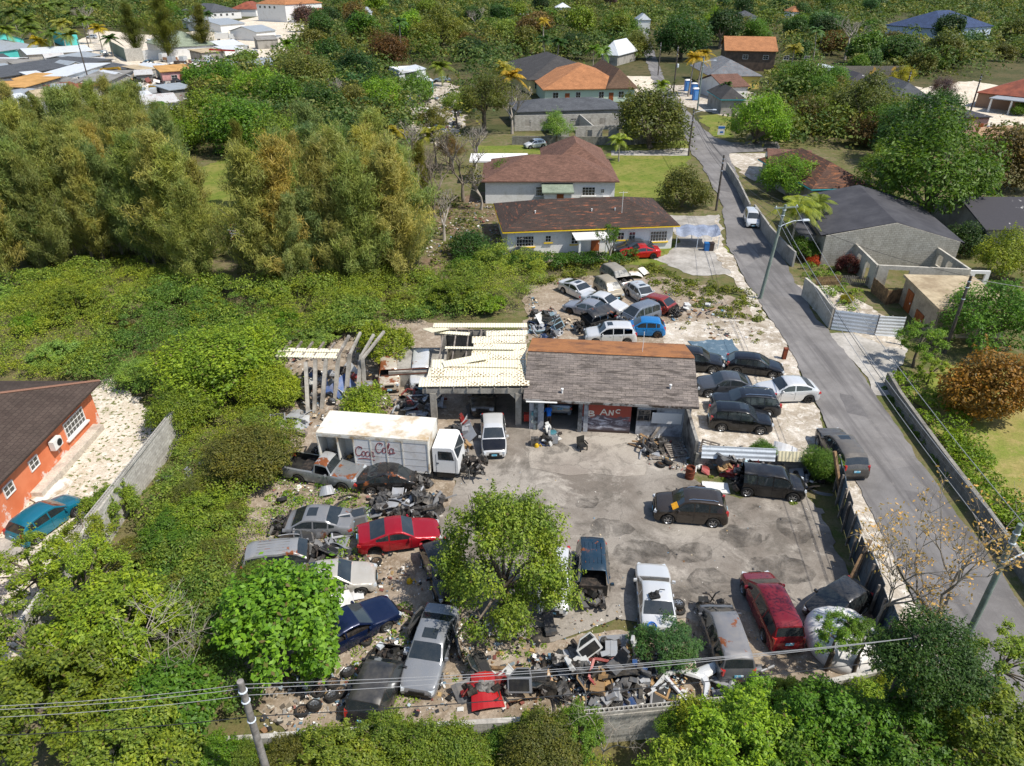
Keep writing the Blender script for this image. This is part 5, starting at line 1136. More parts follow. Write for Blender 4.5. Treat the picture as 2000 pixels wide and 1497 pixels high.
# parked far cars
for fx, rx, c_, lb in (((322, 152), (352, 150), WHT, 'white van among scrap in front of the pink workshop'), ((283, 132), (302, 124), BLK, 'black car beside the scrap lot entrance'), ((195, 106), (214, 110), WHT, 'white pickup in the settlement lane'),
                       ((168, 76), (192, 76), C('#b0b4b8'), 'pale grey car at the far end of the settlement lane'), ((566, 94), (590, 92), WHT, 'white pickup at the edge of the trees right of the settlement'), ((500, 92), (528, 88), C('#3a3d42'), 'dark car in the row below the tall white villa'),
                       ((520, 78), (560, 76), WHT, 'white car in the row below the tall white villa'), ((486, 110), (505, 106), WHT, 'white car beside the red crane truck'), ((230, 165), (246, 163), WHT, 'white van by the yellow boom behind the feathery trees'),
                       ((1455, 160), (1478, 158), C('#c8ccd0'), 'pale car in front of the yellow house'), ((5, 205), (22, 202), WHT, 'white car peeping over the feathery trees at the left edge'), ((1548, 148), (1562, 143), C('#c4d0dc'), 'pale car behind the leaning palm')):
    car('suv', fx, rx, c_, lb, 'car', .1, far=True)
# ---------------------------------------------------------------- delivery truck, poles, wires, people, scrap
OLDWHITE = plain('old_white_paint', C('#d2cfc6'), C('#9a8462'), .9, .5, .66, .5, var=.08)
def frame2(a, b):
    a, b = Vector(a), Vector(b); d = b - a; return a, math.atan2(d.y, d.x), d.length
a_ = Vector((-12.1, 36.2, 0)); ang_ = math.atan2(-.9, 7.0)
tk = thing('delivery_truck', 'old white drinks delivery truck with faded red script, open bays and gutted engine', 'truck', a_, ang_)
BW, BL, Z0, Z1 = 2.55, 7.05, .75, 3.2
ROOFD = plain('stained_white_roof', C('#d3cec2'), C('#a58a60'), .55, .5, .68, .7, var=.1)
m = MB()
m.box((BL / 2, BW / 2, Z1), (BL, BW, .07)); m.build('roof', ROOFD, tk)
m = MB(); m.box((.04, BW / 2, (Z0 + Z1) / 2), (.07, BW - .1, Z1 - Z0 - .08)); m.box((BL - .04, BW / 2, (Z0 + Z1) / 2), (.07, BW - .1, Z1 - Z0 - .08)); m.box((BL / 2, BW - .03, (Z0 + Z1) / 2), (BL - .02, .05, Z1 - Z0 - .08))
m.box((BL / 2, BW / 2, Z0), (BL, BW, .1)); m.box((BL / 2, .03, Z1 - .14), (BL, .08, .2))
bay = [0, 1.3, 2.32, 3.4, 4.42, 5.42, BL]
for u in bay: m.box((min(max(u, .04), BL - .04), .02, (Z0 + Z1) / 2 - .1), (.07, .09, Z1 - Z0 - .2))
m.box((BL / 2, 1.2, (Z0 + Z1) / 2), (BL - .2, .05, Z1 - Z0 - .1)); m.box((1.3, .65, (Z0 + Z1) / 2), (.04, 1.1, Z1 - Z0 - .12)); m.box((2.32, .65, (Z0 + Z1) / 2), (.04, 1.1, Z1 - Z0 - .12))
m.build('box_body', OLDWHITE, tk)
SHUT = plain('white_shutter', C('#d6d4d2'), C('#bdb4aa'), 1.2, .5, .75, .5, var=.06)
for i in range(2, 6):
    m = MB(); lo = Z0 + (.05 if i != 4 else -.35); m.box(((bay[i] + bay[i + 1]) / 2, .03, (lo + Z1 - .26) / 2), (bay[i + 1] - bay[i] - .08, .04, Z1 - .26 - lo)); m.build('shutter', SHUT, tk)
    for zz in (1.25, 1.75, 2.3): m = MB(); m.box(((bay[i] + bay[i + 1]) / 2, .008, zz), (bay[i + 1] - bay[i] - .1, .012, .018)); m.build('shutter_seam', plain('shutter_seam', C('#8f8a82'), None), tk)
m = MB(); r_ = random.Random(2); junkbits(m, 16, (.65, .6, Z0 + .35), (1.0, .8, .5), r_, 3, (.15, .4)); junkbits(m, 10, (1.8, .6, Z0 + .3), (.8, .8, .4), r_, 3, (.15, .35)); m.build('load', [plain('cardboard', C('#a5814e'), C('#7a5c38'), 2), BLACKP, METJ], tk)
m = MB(); m.box((BL / 2, BW / 2, .55), (BL, .9, .25)); m.box((4.6, .35, .5), (3.4, .5, .4)); m.build('chassis', BAY, tk)
for x, y in ((2.2, .25), (2.2, BW - .25)): add_wheel(tk, x, y + (0 if y > 1 else 0), .48, .3, STEELR, 1 if y > 1 else -1)
# script lettering
def arc(cx, cy, rx, ry, a0, a1, n=10): return [(cx + rx * math.cos(math.radians(a0 + (a1 - a0) * i / n)), cy + ry * math.sin(math.radians(a0 + (a1 - a0) * i / n))) for i in range(n + 1)]
GLY = {'C': ([arc(.42, .5, .38, .52, 55, 315, 14)[0:] + [(.95, .25)], arc(.62, .86, .16, .12, 200, -60, 7)], .78), 'o': ([arc(.25, .27, .22, .27, 0, 360, 14) + [(.56, .4)]], .5), 'c': ([arc(.26, .27, .22, .27, 50, 310, 11) + [(.55, .2)]], .48),
       'a': ([arc(.25, .27, .22, .27, 20, 360, 13), [(.47, .5), (.45, .1), (.56, .02), (.68, .14)]], .6), 'l': ([[(0, .12), (.22, .55), (.3, .95), (.2, 1.05), (.12, .8), (.12, .15), (.22, .0), (.36, .12)]], .34), '-': ([[(0, .3), (.25, .34)]], .3)}
def script(m, text, u, z, s, th, y):
    for ch in text:
        g_, w_ = GLY[ch]
        for sg in g_:
            P_ = [(u + (p[0] + p[1] * .2) * s * .74, y, z + p[1] * s) for p in sg]
            for p, q in zip(P_[:-1], P_[1:]): m.bar(p, q, .012, th)
        u += w_ * s * .74
REDF = plain('faded_red_lettering', C('#7d3a40'), C('#a0686a'), 4, .45, .6, .7)
m = MB(); script(m, 'Coca', 2.34, 1.70, .70, .055, -.005); script(m, 'Cola', 3.66, 2.06, .74, .055, -.006)
for p, q in zip(arc(3.0, 1.2, .75, .28, 130, 40, 9)[:-1], arc(3.0, 1.2, .75, .28, 130, 40, 9)[1:]): m.bar((p[0], -.005, p[1] + .05), (q[0], -.005, q[1] + .05), .012, .07)
m.bar((4.55, -.005, 2.0), (4.95, -.005, 2.15), .012, .08); m.build('lettering', REDF, tk)
# cab
CABM = plain('white_cab_paint', C('#d8d8d6'), C('#b5b0a4'), 1.2, .6, .75, .4, var=.05)
m = MB(); cx0 = BL + .18
prof_ = [(0, .75), (0, 2.55), (1.15, 2.62), (1.3, 2.5), (1.55, 1.75), (1.6, .75)]
vs = [(cx0 + x, .22, z) for x, z in prof_] + [(cx0 + x, BW - .22, z) for x, z in prof_]; n_ = len(prof_)
m.add(vs, [tuple(range(n_))[::-1], tuple(range(n_, 2 * n_))] + [(i, (i + 1) % n_, n_ + (i + 1) % n_, n_ + i) for i in range(n_)]); m.build('cab', CABM, tk)
m = MB(); m.add([(cx0 + 1.325, .4, 2.44), (cx0 + 1.325, BW - .4, 2.44), (cx0 + 1.562, BW - .36, 1.8), (cx0 + 1.562, .36, 1.8)], [(3, 2, 1, 0)]); o = m.build('windscreen', CGLASS, tk)
m = MB(); m.add([(cx0 + .35, .208, 1.72), (cx0 + 1.35, .208, 1.72), (cx0 + 1.2, .208, 2.35), (cx0 + .35, .208, 2.35)], [(0, 1, 2, 3)]); m.build('side_window', CGLASS, tk)
m = MB()
for q in ((cx0 + .2, 1.0, .012, 1.5), (cx0 + 1.42, .95, .012, 1.3)): m.box((q[0], .213, q[1] + .35), (q[2], .012, q[3]))
m.box((cx0 + .3, .2, 1.45), (.14, .03, .05)); m.build('door_seam', DARK, tk)
m = MB(); junkbits(m, 46, (cx0 + 2.3, BW / 2, .75), (1.5, 1.5, .8), random.Random(9), 3, (.14, .5)); m.bar((cx0 + 1.4, .7, .6), (cx0 + 3.2, .7, .55), .1, .18, 1); m.bar((cx0 + 1.4, BW - .7, .6), (cx0 + 3.2, BW - .7, .55), .1, .18, 1); m.build('engine', [BAY, METJ, BLACKP], tk)
add_wheel(tk, cx0 + .95, BW - .45, .45, .28, STEELR, 1); m = MB(); m.box((cx0 + .75, .5, .55), (1.1, .5, .4)); m.build('step', BLACKP, tk)
# rusted vans in and beside the shed
car('boxcar', (762, 772), (762, 718), C('#c9bda8'), 'white van eaten by orange rust between leaning posts and shed', 'car', .2, rust=.55, wheels=(0, 0, 0, 0), z=-.05, L=4.2, noglass=('windscreen', 'side_window'), hood=True)
car('boxcar', (822, 772), (826, 712), WHT, 'plain white van shoved under the left edge of the shed roof', 'car', .2, L=4.4, rust=.1)
# small trucks in the settlement
def small_truck(px, py, rz, L, cabc, bed, label, boom=None, boxh=0):
    p = G(px, py); t = thing('truck', label, 'truck', (p.x, p.y, 0), rz); pm = paint(cabc, .1)
    m = MB(); m.box((L / 2 - 1, 0, 1.6), (2, 2.3, 2.2), 0, 0, None, .86); m.build('cab', pm, t); m = MB(); m.box((L / 2 - .18, 0, 2.0), (.3, 1.8, .8), 0, 0, None, .8); m.build('windscreen', CGLASS, t)
    m = MB(); m.box((-1.1, 0, 1.0 + boxh / 2), (L - 2.4, 2.4, .3 + boxh)); m.build('bed', paint(bed, .2), t)
    for x in (L / 2 - 1.2, -L / 2 + 1.4):
        for s in (1, -1): add_wheel(t, x, s * 1.05, .48, .3, None, s)
    if boom:
        m = MB(); m.box((L / 2 - 2.6, 0, 2.2), (.6, .8, 2.6)); m.bar((L / 2 - 2.6, 0, 3.4), (-L / 2 - 2, 0, 3.0), .45, .5); m.build('boom', paint(boom, .1), t)
small_truck(425, 118, math.pi, 9, WHT, C('#5a5a5c'), 'white truck with red crane boom in the scrap lot', C('#a51a1c'))
small_truck(236, 158, 0, 6, WHT, C('#8a8478'), 'white truck under a yellow boom at the settlement wall', C('#b8912a'))
small_truck(330, 122, 2.6, 7, WHT, C('#8a5a34'), 'white flatbed truck loaded with rusty scrap', None, .5)
small_truck(440, 80, .2, 8, WHT, WHT, 'white box truck behind the green roofed house', None, 2.0)
for px, py, rz, c1, c2, lb in ((300, 160, .4, WHT, C('#6a6a6c'), 'white truck beside the tin shed in the scrap lot'), (372, 128, 2.9, WHT, C('#8a8a8c'), 'white truck below the white boundary wall'), (350, 128, 3.0, C('#b8bcc0'), C('#5a4a40'), 'pale truck with brown load in the scrap lot'), (395, 126, .1, WHT, C('#b0b0b0'), 'white truck at the right of the scrap lot row'),
        (285, 196, .2, WHT, C('#a5a5a5'), 'white truck near the rusty long shed'), (320, 190, 2.8, C('#c8a040'), C('#7a6a58'), 'yellow truck wreck near the rusty long shed'), (345, 168, .3, C('#8a2a24'), C('#4a4a4c'), 'red truck wreck beside the pink workshop'), (470, 104, 0, WHT, C('#c0c0c0'), 'white truck right of the red boom')): small_truck(px, py, rz, 6.5, c1, c2, lb, None, .3)
# poles and wires
POLEW = plain('grey_pole_wood', C('#8a8580'), C('#6a6560'), 3, .4, .6, .9, var=.15); POLEG = plain('green_pole_wood', C('#6c7a70'), C('#828c84'), 2, .4, .6, .85, var=.12); POLED = plain('dark_pole_wood', C('#5f5750'), C('#453f3a'), 3, .4, .6, .9)
WIRE = plain('wire_grey', C('#8f8f8f'), None, rough=.5, var=.05); WIRED = plain('wire_dark', C('#2a2a2b'), None, rough=.5, var=.05)
LAMPM = plain('lamp_grey', C('#c8d0d8'), None, rough=.4, var=.05)
def pole(x, y, h, label, mat=POLEW, lean=(0, 0), arm=0, lamp=None, r=.15, trans=None):
    t = thing('utility_pole', label, 'pole', (x, y, 0)); m = MB(); m.tube([(0, 0, 0), (lean[0] / 2, lean[1] / 2, h / 2), (lean[0], lean[1], h)], [r, r * .88, r * .72], 10); m.build('post', mat, t, 50)
    if arm:
        m = MB(); m.box((lean[0] + .1, lean[1], h - .25), (arm, .1, .12), .2); m.build('crossarm', mat, t)
        for s in (-.42, .42):
            m = MB(); m.lathe([(.05, 0), (.07, .06), (.03, .16)], 8, 0, Matrix.Translation((lean[0] + .1 + s * arm, lean[1] + s * arm * .2, h - .2))); m.build('insulator', LAMPM, t)
    m = MB()
    for z in (h - .5, h - 1.0, h - 2.0): m.lathe([(r * .92, z), (r * 1.0, z + .03), (r * .92, z + .06)], 10, 0, Matrix.Translation((lean[0] * z / h, lean[1] * z / h, 0)))
    m.build('bracket', LAMPM, t)
    if lamp:
        lx, ly, z = lamp; bx, by = lean[0] * z / h, lean[1] * z / h
        m = MB(); m.tube([(bx, by, z), (bx + lx * .5, by + ly * .5, z + .45), (bx + lx, by + ly, z + .5)], .035, 6); m.build('lamp_arm', LAMPM, t)
        m = MB(); d = math.atan2(ly, lx); m.box((bx + lx, by + ly, z + .5), (.7, .26, .14), d, 0, None, .8); m.build('lamp_head', LAMPM, t)
    if trans:
        m = MB(); m.lathe([(.25, 0), (.27, .1), (.27, .75), (.2, .85)], 12, 0, Matrix.Translation((.4, 0, trans))); m.build('transformer', LAMPM, t)
    return t
pole(-8.6, 14.6, 8.5, 'weathered grey utility pole cut by the bottom edge, left of centre')
pole(24.2, 63.9, 9.3, 'tall greenish pole with crossarm and lamp at the left edge of the road', POLEG, (.7, 0), 2.4, (2.4, .3, 7.3), .17)
pole(27.1, 93.0, 7.2, 'dark pole at the left edge of the road, below the spreading tree', POLED, (0, 0), 0)
pole(30.2, 124.6, 7.8, 'brown pole with lamp arm beside the road junction', POLED, (0, 0), 0, (3.4, 0, 7.0))
pole(36.3, 52.7, 6.9, 'dark bare pole in front of the tan roofed store', POLED)
pole(20.5, 21.8, 8.6, 'greenish pole with street lamp at the lower right road edge', POLEG, (0, 0), 0, (1.5, .3, 6.4))
P6 = G(1792, 1238, 7.8); pole(P6.x, P6.y, 7.7, 'pole standing inside the dark dense tree at lower right', POLED)
for px, py, top, lb in ((1362, 215, 11, 'greenish pole in front of the dark spreading tree'), (1890, 236, 9, 'thin dark pole in front of the pink walled house'), (1315, 182, 11, 'dark pole by the upper road bend'), (1757, 226, 9, 'thin pole before the cream house'), (178, 175, 12, 'rusty brown pole by the settlement wall'), (1285, 148, 9, 'small pole at the left of the upper road'), (176, 102, 10, 'grey pole at the settlement lane')):
    q = G(px, py); pole(q.x, q.y, top, lb, POLED if 'green' not in lb else POLEG, r=.18, lamp=(2.5, 0, top - 1.2) if 'greenish' in lb else None, trans=6 if 'bend' in lb else None)
def wire(a, b, sag, label, mat=WIRE, r=.016, group=None):
    a, b = Vector(a), Vector(b); n = 14; m = MB()
    m.tube([a.lerp(b, i / n) - Vector((0, 0, sag * 4 * (i / n) * (1 - i / n))) for i in range(n + 1)], r, 5); return tag(m.build('power_line', mat, None, 60), label, 'wire', group)
Lp = (-8.6, 14.6)
GWr = 'power lines across the bottom'
for i, (z, pyl, pyr, r_) in enumerate(((8.15, 1380, 1227, .010), (7.95, 1387, 1234, .010), (7.6, 1402, 1250, .010), (6.5, 1437, 1300, .017))):
    lb = ['topmost thin wire across the bottom of the picture', 'second thin wire from the top across the bottom', 'third thin wire across the bottom, below the close pair', 'thicker lowest cable across the bottom of the yard'][i]
    e = G(-20, pyl, z); wire((Lp[0], Lp[1] + .15, z), (e.x, e.y, z), .15, lb + ', left of the pole', WIRE if i < 3 else WIRED, r_, GWr)
    q = G(1792, pyr, z); wire((Lp[0], Lp[1] + .15, z), (P6.x, P6.y, min(7.6, z)), .35, lb + ', right of the pole', WIRE if i < 3 else WIRED, r_, GWr)
GRW = 'power lines along the road'
for z1, z2, dx in ((9.1, 8.3, .9), (9.1, 8.2, -.9), (7.9, 7.4, 0), (7.2, 6.9, .05)):
    wire((24.9 + dx, 63.9, z1), (20.5 + dx * .5, 21.8, z2), .9, 'sagging wire along the road between the two greenish poles', WIRE if dx else WIRED, .018, GRW)
    wire((24.9 + dx, 63.9, z1), (27.1, 93, z2 - 1.4), .7, 'wire above the upper road between greenish pole and dark pole', WIRED, .018, GRW)
    wire((27.1, 93, z2 - 1.4), (30.2, 124.6, z2 - .8), .6, 'wire above the upper road past the lawn of the shingled house', WIRED, .02, GRW)
wire((36.3, 52.7, 6.7), (56, 46, 6.5), .4, 'pair of wires leaving the dark bare pole to the right', WIRE, .02); wire((36.3, 52.7, 6.8), (24.9, 63.9, 8.4), .5, 'wire crossing the road to the dark bare pole', WIRED, .016)
# ---------------------------------------------------------------- small things
SCRAP = NT('scrap_paint'); _oi = SCRAP.n('ObjectInfo'); _o = SCRAP.co('Object')
SCRAP.bsdf(SCRAP.mix(_oi.outputs['Color'], C('#8a8072'), SCRAP.ramp(SCRAP.noise(_o, 2.6, 6, .7), .4, .75, 0, .55)), .5, .2, None, .1, .4); SCRAP = SCRAP.m
def curved(w, l, bow, n=6, th=.03, taper=1.0):
    m = MB(); top = []
    for i in range(n + 1):
        u = i / n - .5
        for k in (0, 1): top.append((w * u * (1 if k == 0 else taper), l * (k - .5), bow * (1 - 4 * u * u)))
    N = len(top); vs = top + [(p[0], p[1], p[2] - th) for p in top]; fs = []
    for i in range(n): a = 2 * i; fs += [(a, a + 2, a + 3, a + 1), (N + a + 1, N + a + 3, N + a + 2, N + a), (a, N + a, N + a + 2, a + 2), (a + 1, a + 3, N + a + 3, N + a + 1)]
    fs += [(0, 1, N + 1, N), (2 * n + 1, 2 * n, N + 2 * n, N + 2 * n + 1)]; return m.add(vs, fs)
def arcbar(L, dep, h, t=.06, n=8):
    m = MB(); p = [(-L / 2 + L * i / n, -dep * (2 * i / n - 1) ** 2, 0) for i in range(n + 1)]
    for a, b in zip(p[:-1], p[1:]): m.bar(a, b, t, h)
    return m
TPL = {}
def tpl(kind, m, mats): o = m.build(kind, mats); TPL[kind] = o.data; bpy.data.objects.remove(o)
tpl('bonnet', curved(1.35, 1.0, .1), SCRAP); tpl('bumper', arcbar(1.6, .28, .24), SCRAP); tpl('fender', curved(.9, .5, .2, taper=.6), SCRAP); tpl('body_panel', curved(1.0, .75, .05, taper=.85), SCRAP)
m = MB(); m.box((0, 0, .2), (.5, .5, .16)); m.box((0, .24, .5), (.48, .14, .6), 0, 0, Matrix.Rotation(-.15, 4, 'X'), .85); m.box((0, .32, .88), (.28, .1, .18)); tpl('car_seat', m, SCRAP)
r_ = random.Random(12); m = MB(); m.box((0, 0, .22), (.5, .38, .4)); junkbits(m, 16, (0, 0, .28), (.6, .5, .45), r_, 2, (.1, .26)); tpl('engine_block', m, [METJ, BAY])
m = MB(); m.box((0, 0, .2), (.55, .4, .4)); m.box((0, 0, .405), (.57, .05, .012)); m.box((-.2, .2, .45), (.18, .3, .02), .3); tpl('carton', m, SCRAP)
m = MB(); m.box((0, 0, .04), (.7, .45, .06)); m.box((0, .24, .04), (.74, .05, .09)); m.box((0, -.24, .04), (.74, .05, .09)); tpl('radiator', m, SCRAP)
m = MB()
for a, b in (((-.5, 0, 0), (-.35, .55, .1)), ((-.35, .55, .1), (.3, .6, .15)), ((.3, .6, .15), (.55, 0, 0)), ((.55, 0, 0), (-.5, 0, 0))): m.bar(a, b, .09)
tpl('window_frame', m, SCRAP)
m = MB(); m.tube([(-.8, 0, .05), (-.2, .15, .12), (.3, -.1, .2), (.8, .05, .06)], .05, 7); m.lathe([(.02, -.3), (.12, -.25), (.12, .25), (.02, .3)], 10, 0, Matrix.Translation((.1, 0, .12)) @ Matrix.Rotation(math.pi / 2, 4, 'Y')); tpl('exhaust_pipe', m, SCRAP)
m = MB(); m.box((0, 0, .03), (1.9, .14, .05)); tpl('plank', m, WOOD)
m = MB(); junkbits(m, 5, (0, 0, .15), (.5, .4, .2), random.Random(4), 1, (.2, .4)); m.box((0, 0, .1), (.9, .3, .14), .3); tpl('dashboard', m, SCRAP)
DOORT = door_panel(SCRAP); 
NAMES = {'bonnet': 'loose bonnet', 'bumper': 'torn off bumper', 'fender': 'bent wing panel', 'body_panel': 'crumpled body panel', 'car_seat': 'thrown out car seat', 'engine_block': 'greasy engine block', 'carton': 'soggy carton', 'radiator': 'flat radiator', 'window_frame': 'empty window frame', 'exhaust_pipe': 'exhaust pipe', 'plank': 'wooden plank', 'dashboard': 'broken dashboard', 'car_door': 'loose car door', 'tyre': 'loose wheel with black tyre'}
CATS = {'bonnet': 'bonnet', 'bumper': 'bumper', 'fender': 'panel', 'body_panel': 'panel', 'car_seat': 'seat', 'engine_block': 'engine', 'carton': 'box', 'radiator': 'radiator', 'window_frame': 'frame', 'exhaust_pipe': 'pipe', 'plank': 'plank', 'dashboard': 'dashboard', 'car_door': 'car door', 'tyre': 'wheel'}
COLN = {'grey': '#7d8084', 'dark grey': '#3f4246', 'black': '#161719', 'white': '#cfcfcb', 'silver': '#9fa2a6', 'red': '#7d1a1c', 'blue': '#2a4a7a', 'tan': '#9a7a50', 'pale blue': '#8aa8b4'}
def piece(kind, x, y, z, coln, where, rot=None, s=1.0, group=None, label=None):
    lb = label or ('%s %s %s' % ('' if kind in ('engine_block', 'plank', 'tyre') else coln, NAMES[kind], where)).strip()
    if kind == 'car_door': o = copy_tree(DOORT); o.name = 'door_shell'
    elif kind == 'tyre':
        tm, rm = wheel_mesh(.32, .22, RIMM if s >= 1 else STEELR); o = link('roadwheel', tm); link('rim', rm, o)
    else: o = link({'car_seat': 'seat_bench', 'body_panel': 'sheet_metal', 'window_frame': 'window_surround'}.get(kind, kind), TPL[kind])
    o.location = (x, y, z); o.rotation_euler = rot or (0, 0, 0)
    if kind != 'tyre': o.scale = (s, s, s)
    q = C(COLN.get(coln, '#7d8084')); o.color = (*q, 1); return tag(o, lb, CATS[kind], group)
def heap(px, py, rx, ry, hgt, n, where, kinds, cols, seed):
    r = random.Random(seed); c = G(px, py)
    for i in range(n):
        a = r.uniform(0, 6.28); q = math.sqrt(r.random()); k = r.choice(kinds); x, y = c.x + math.cos(a) * rx * q, c.y + math.sin(a) * ry * q
        z = .04 + hgt * (1 - q * q) * r.uniform(.15, 1); tilt = .5 if k not in ('bonnet', 'car_door', 'body_panel', 'fender') else .9
        cn = r.choice(cols); rot = (r.uniform(-tilt, tilt) + (1.45 if k == 'tyre' and r.random() < .7 else (-1.2 if k == 'car_door' else 0)), r.uniform(-tilt, tilt) * .6, r.uniform(0, 6.28))
        if k in ('car_door',): z += .25
        if k == 'tyre': z += .15
        lb = ('%s %s %s' % ('' if k in ('engine_block', 'plank', 'tyre') else cn, NAMES[k], where)).strip()
        piece(k, x, y, z, cn, where, rot, r.uniform(.85, 1.4) if k != 'car_door' else r.uniform(.8, 1.0), lb)
KM = ['bonnet', 'bumper', 'bumper', 'fender', 'body_panel', 'body_panel', 'car_seat', 'engine_block', 'engine_block', 'radiator', 'window_frame', 'exhaust_pipe', 'dashboard', 'dashboard', 'car_door', 'tyre', 'carton']
KD = ['engine_block', 'engine_block', 'dashboard', 'bumper', 'fender', 'exhaust_pipe', 'window_frame', 'radiator', 'body_panel']
CM = ['grey', 'dark grey', 'black', 'black', 'white', 'silver', 'red', 'blue', 'tan', 'dark grey']; CD = ['black', 'black', 'dark grey', 'grey', 'silver']
heap(1175, 1330, 3.1, 1.5, 1.0, 80, 'in the big scrap heap before the front wall', KM, CM, 1); heap(1010, 1350, 2.0, 1.0, .2, 16, 'on the litter left of the big scrap heap', KM, ['white', 'tan', 'grey', 'black'], 2)
heap(1470, 1345, 1.6, .8, .5, 16, 'in the scrap behind the grey people carrier', KM, CD, 3); heap(795, 995, 2.4, 1.3, .9, 52, 'in the black twisted heap above the red coupe', KD, CD, 4)
heap(900, 860, .8, 2.0, .6, 22, 'in the scrap beside the truck cab', KM, CM, 5); heap(640, 760, 3.6, 2.6, .9, 58, 'in the scrap under the fallen shed posts', KM, ['white', 'silver', 'black', 'dark grey', 'red', 'grey', 'blue', 'white'], 6)
heap(560, 830, 1.8, 1.2, .4, 14, 'in the scrap left of the delivery truck', ['bonnet', 'body_panel', 'plank', 'car_door', 'bumper'], ['white', 'grey', 'silver'], 7); heap(820, 800, 1.8, 2.2, .9, 34, 'in the dark scrap along the shed post', KM, CD + ['red'], 8)
heap(1062, 640, 1.6, 3.0, .6, 36, 'in the scrap behind the collapsing shed', KM, ['white', 'pale blue', 'grey', 'silver', 'black', 'blue'], 9); heap(1355, 610, 2.4, 1.5, .2, 10, 'in the weeds right of the wreck lot', ['plank', 'body_panel', 'carton', 'fender'], ['white', 'tan', 'blue'], 10)
heap(1585, 935, 1.2, 1.6, .5, 20, 'in the dark scrap at the top of the sheet fence', KD, CD, 11); heap(1440, 918, 2.9, .9, 1.0, 46, 'in the scrap against the low block wall', KM, ['white', 'black', 'dark grey', 'pale blue', 'red', 'tan'], 12)
heap(1280, 880, 1.1, .8, .5, 18, 'in the scrap at the garage corner', KD + ['carton', 'plank'], CD + ['tan', 'blue'], 13); heap(1070, 860, .7, .8, .3, 10, 'beside the open garage bay', ['carton', 'engine_block', 'car_seat', 'radiator'], ['white', 'blue', 'grey', 'black'], 14)
heap(640, 1075, 1.3, .6, .3, 10, 'in the weeds under the silver saloon', ['car_door', 'body_panel', 'fender'], ['grey', 'silver', 'dark grey'], 15); heap(620, 890, 2.0, .5, .3, 10, 'at the foot of the delivery truck', KD, CD, 16); heap(400, 930, 2.5, 3.0, .3, 8, 'half buried in the left scrub', KM, ['white', 'blue', 'grey'], 17)
heap(930, 1350, 1.2, .7, .4, 10, 'around the red body shell', ['bumper', 'body_panel', 'dashboard', 'fender'], ['black', 'dark grey', 'red'], 18)
for px, py, k, cn, rot, z, lb in ((880, 932, 'car_door', 'white', (-.35, 0, .5), .1, 'white car door standing upright beside the truck cab'), (868, 936, 'car_door', 'grey', (-.4, 0, .9), .1, 'grey car door leaning behind the white one'), (570, 1062, 'body_panel', 'silver', (-1.1, 0, .1), .45, 'silver tailgate panel with blue plate under the silver saloon'),
        (650, 1060, 'car_door', 'silver', (-1.0, 0, .25), .3, 'open silver door lying below the silver saloon'), (680, 1050, 'car_door', 'dark grey', (-.9, 0, .35), .35, 'dark door lying at the tail of the silver saloon'), (625, 1040, 'fender', 'grey', (-.9, .3, .2), .35, 'grey wing panel lying below the silver saloon'), (640, 968, 'fender', 'silver', (.9, 0, .3), .4, 'silver wing panel standing behind the silver saloon'),
        (687, 980, 'bumper', 'black', (1.0, .6, .8), .5, 'black bumper standing behind the silver saloon'), (1405, 905, 'bonnet', 'pale blue', (.6, .2, .4), .5, 'pale blue bonnet leaning on the block wall scrap'), (1430, 915, 'bonnet', 'silver', (.8, .1, -.5), .45, 'shiny silver bonnet in front of the pale blue one'), (1530, 895, 'bonnet', 'silver', (.4, .2, -.3), .5, 'silver bonnet with torn rust edge left of the round tree'),
        (1365, 885, 'body_panel', 'white', (.9, 0, .1), .4, 'dirty white panel propped in the wall scrap'), (680, 1165, 'bonnet', 'silver', (.5, 0, .3), .4, 'silver bonnet upside down between cream saloon and dark blue car'), (672, 1190, 'body_panel', 'white', (.4, .3, .6), .7, 'white panel lying on the dark blue car'), (905, 1300, 'car_door', 'dark grey', (-.2, 0, 1.9), .15, 'dark door hanging open at the silver saloon above the scrub'),
        (803, 1255, 'car_door', 'dark grey', (-.2, 0, 1.0), .15, 'dark door propped at the left of the silver saloon'), (1075, 1240, 'car_seat', 'dark grey', (-.2, 0, .2), .05, 'dark bench seat lying behind the leafy tree'), (1050, 1245, 'body_panel', 'black', (.1, 0, .1), .1, 'black flat load cover lying behind the leafy tree'), (715, 890, 'fender', 'grey', (.9, 0, .1), .35, 'grey wing leaning on the delivery truck side'), (748, 895, 'body_panel', 'dark grey', (1.2, 0, .1), .4, 'dark grey panel leaning on the delivery truck side')):
    p = G(px, py); piece(k, p.x, p.y, z, cn, '', rot, 1.15, label=lb)
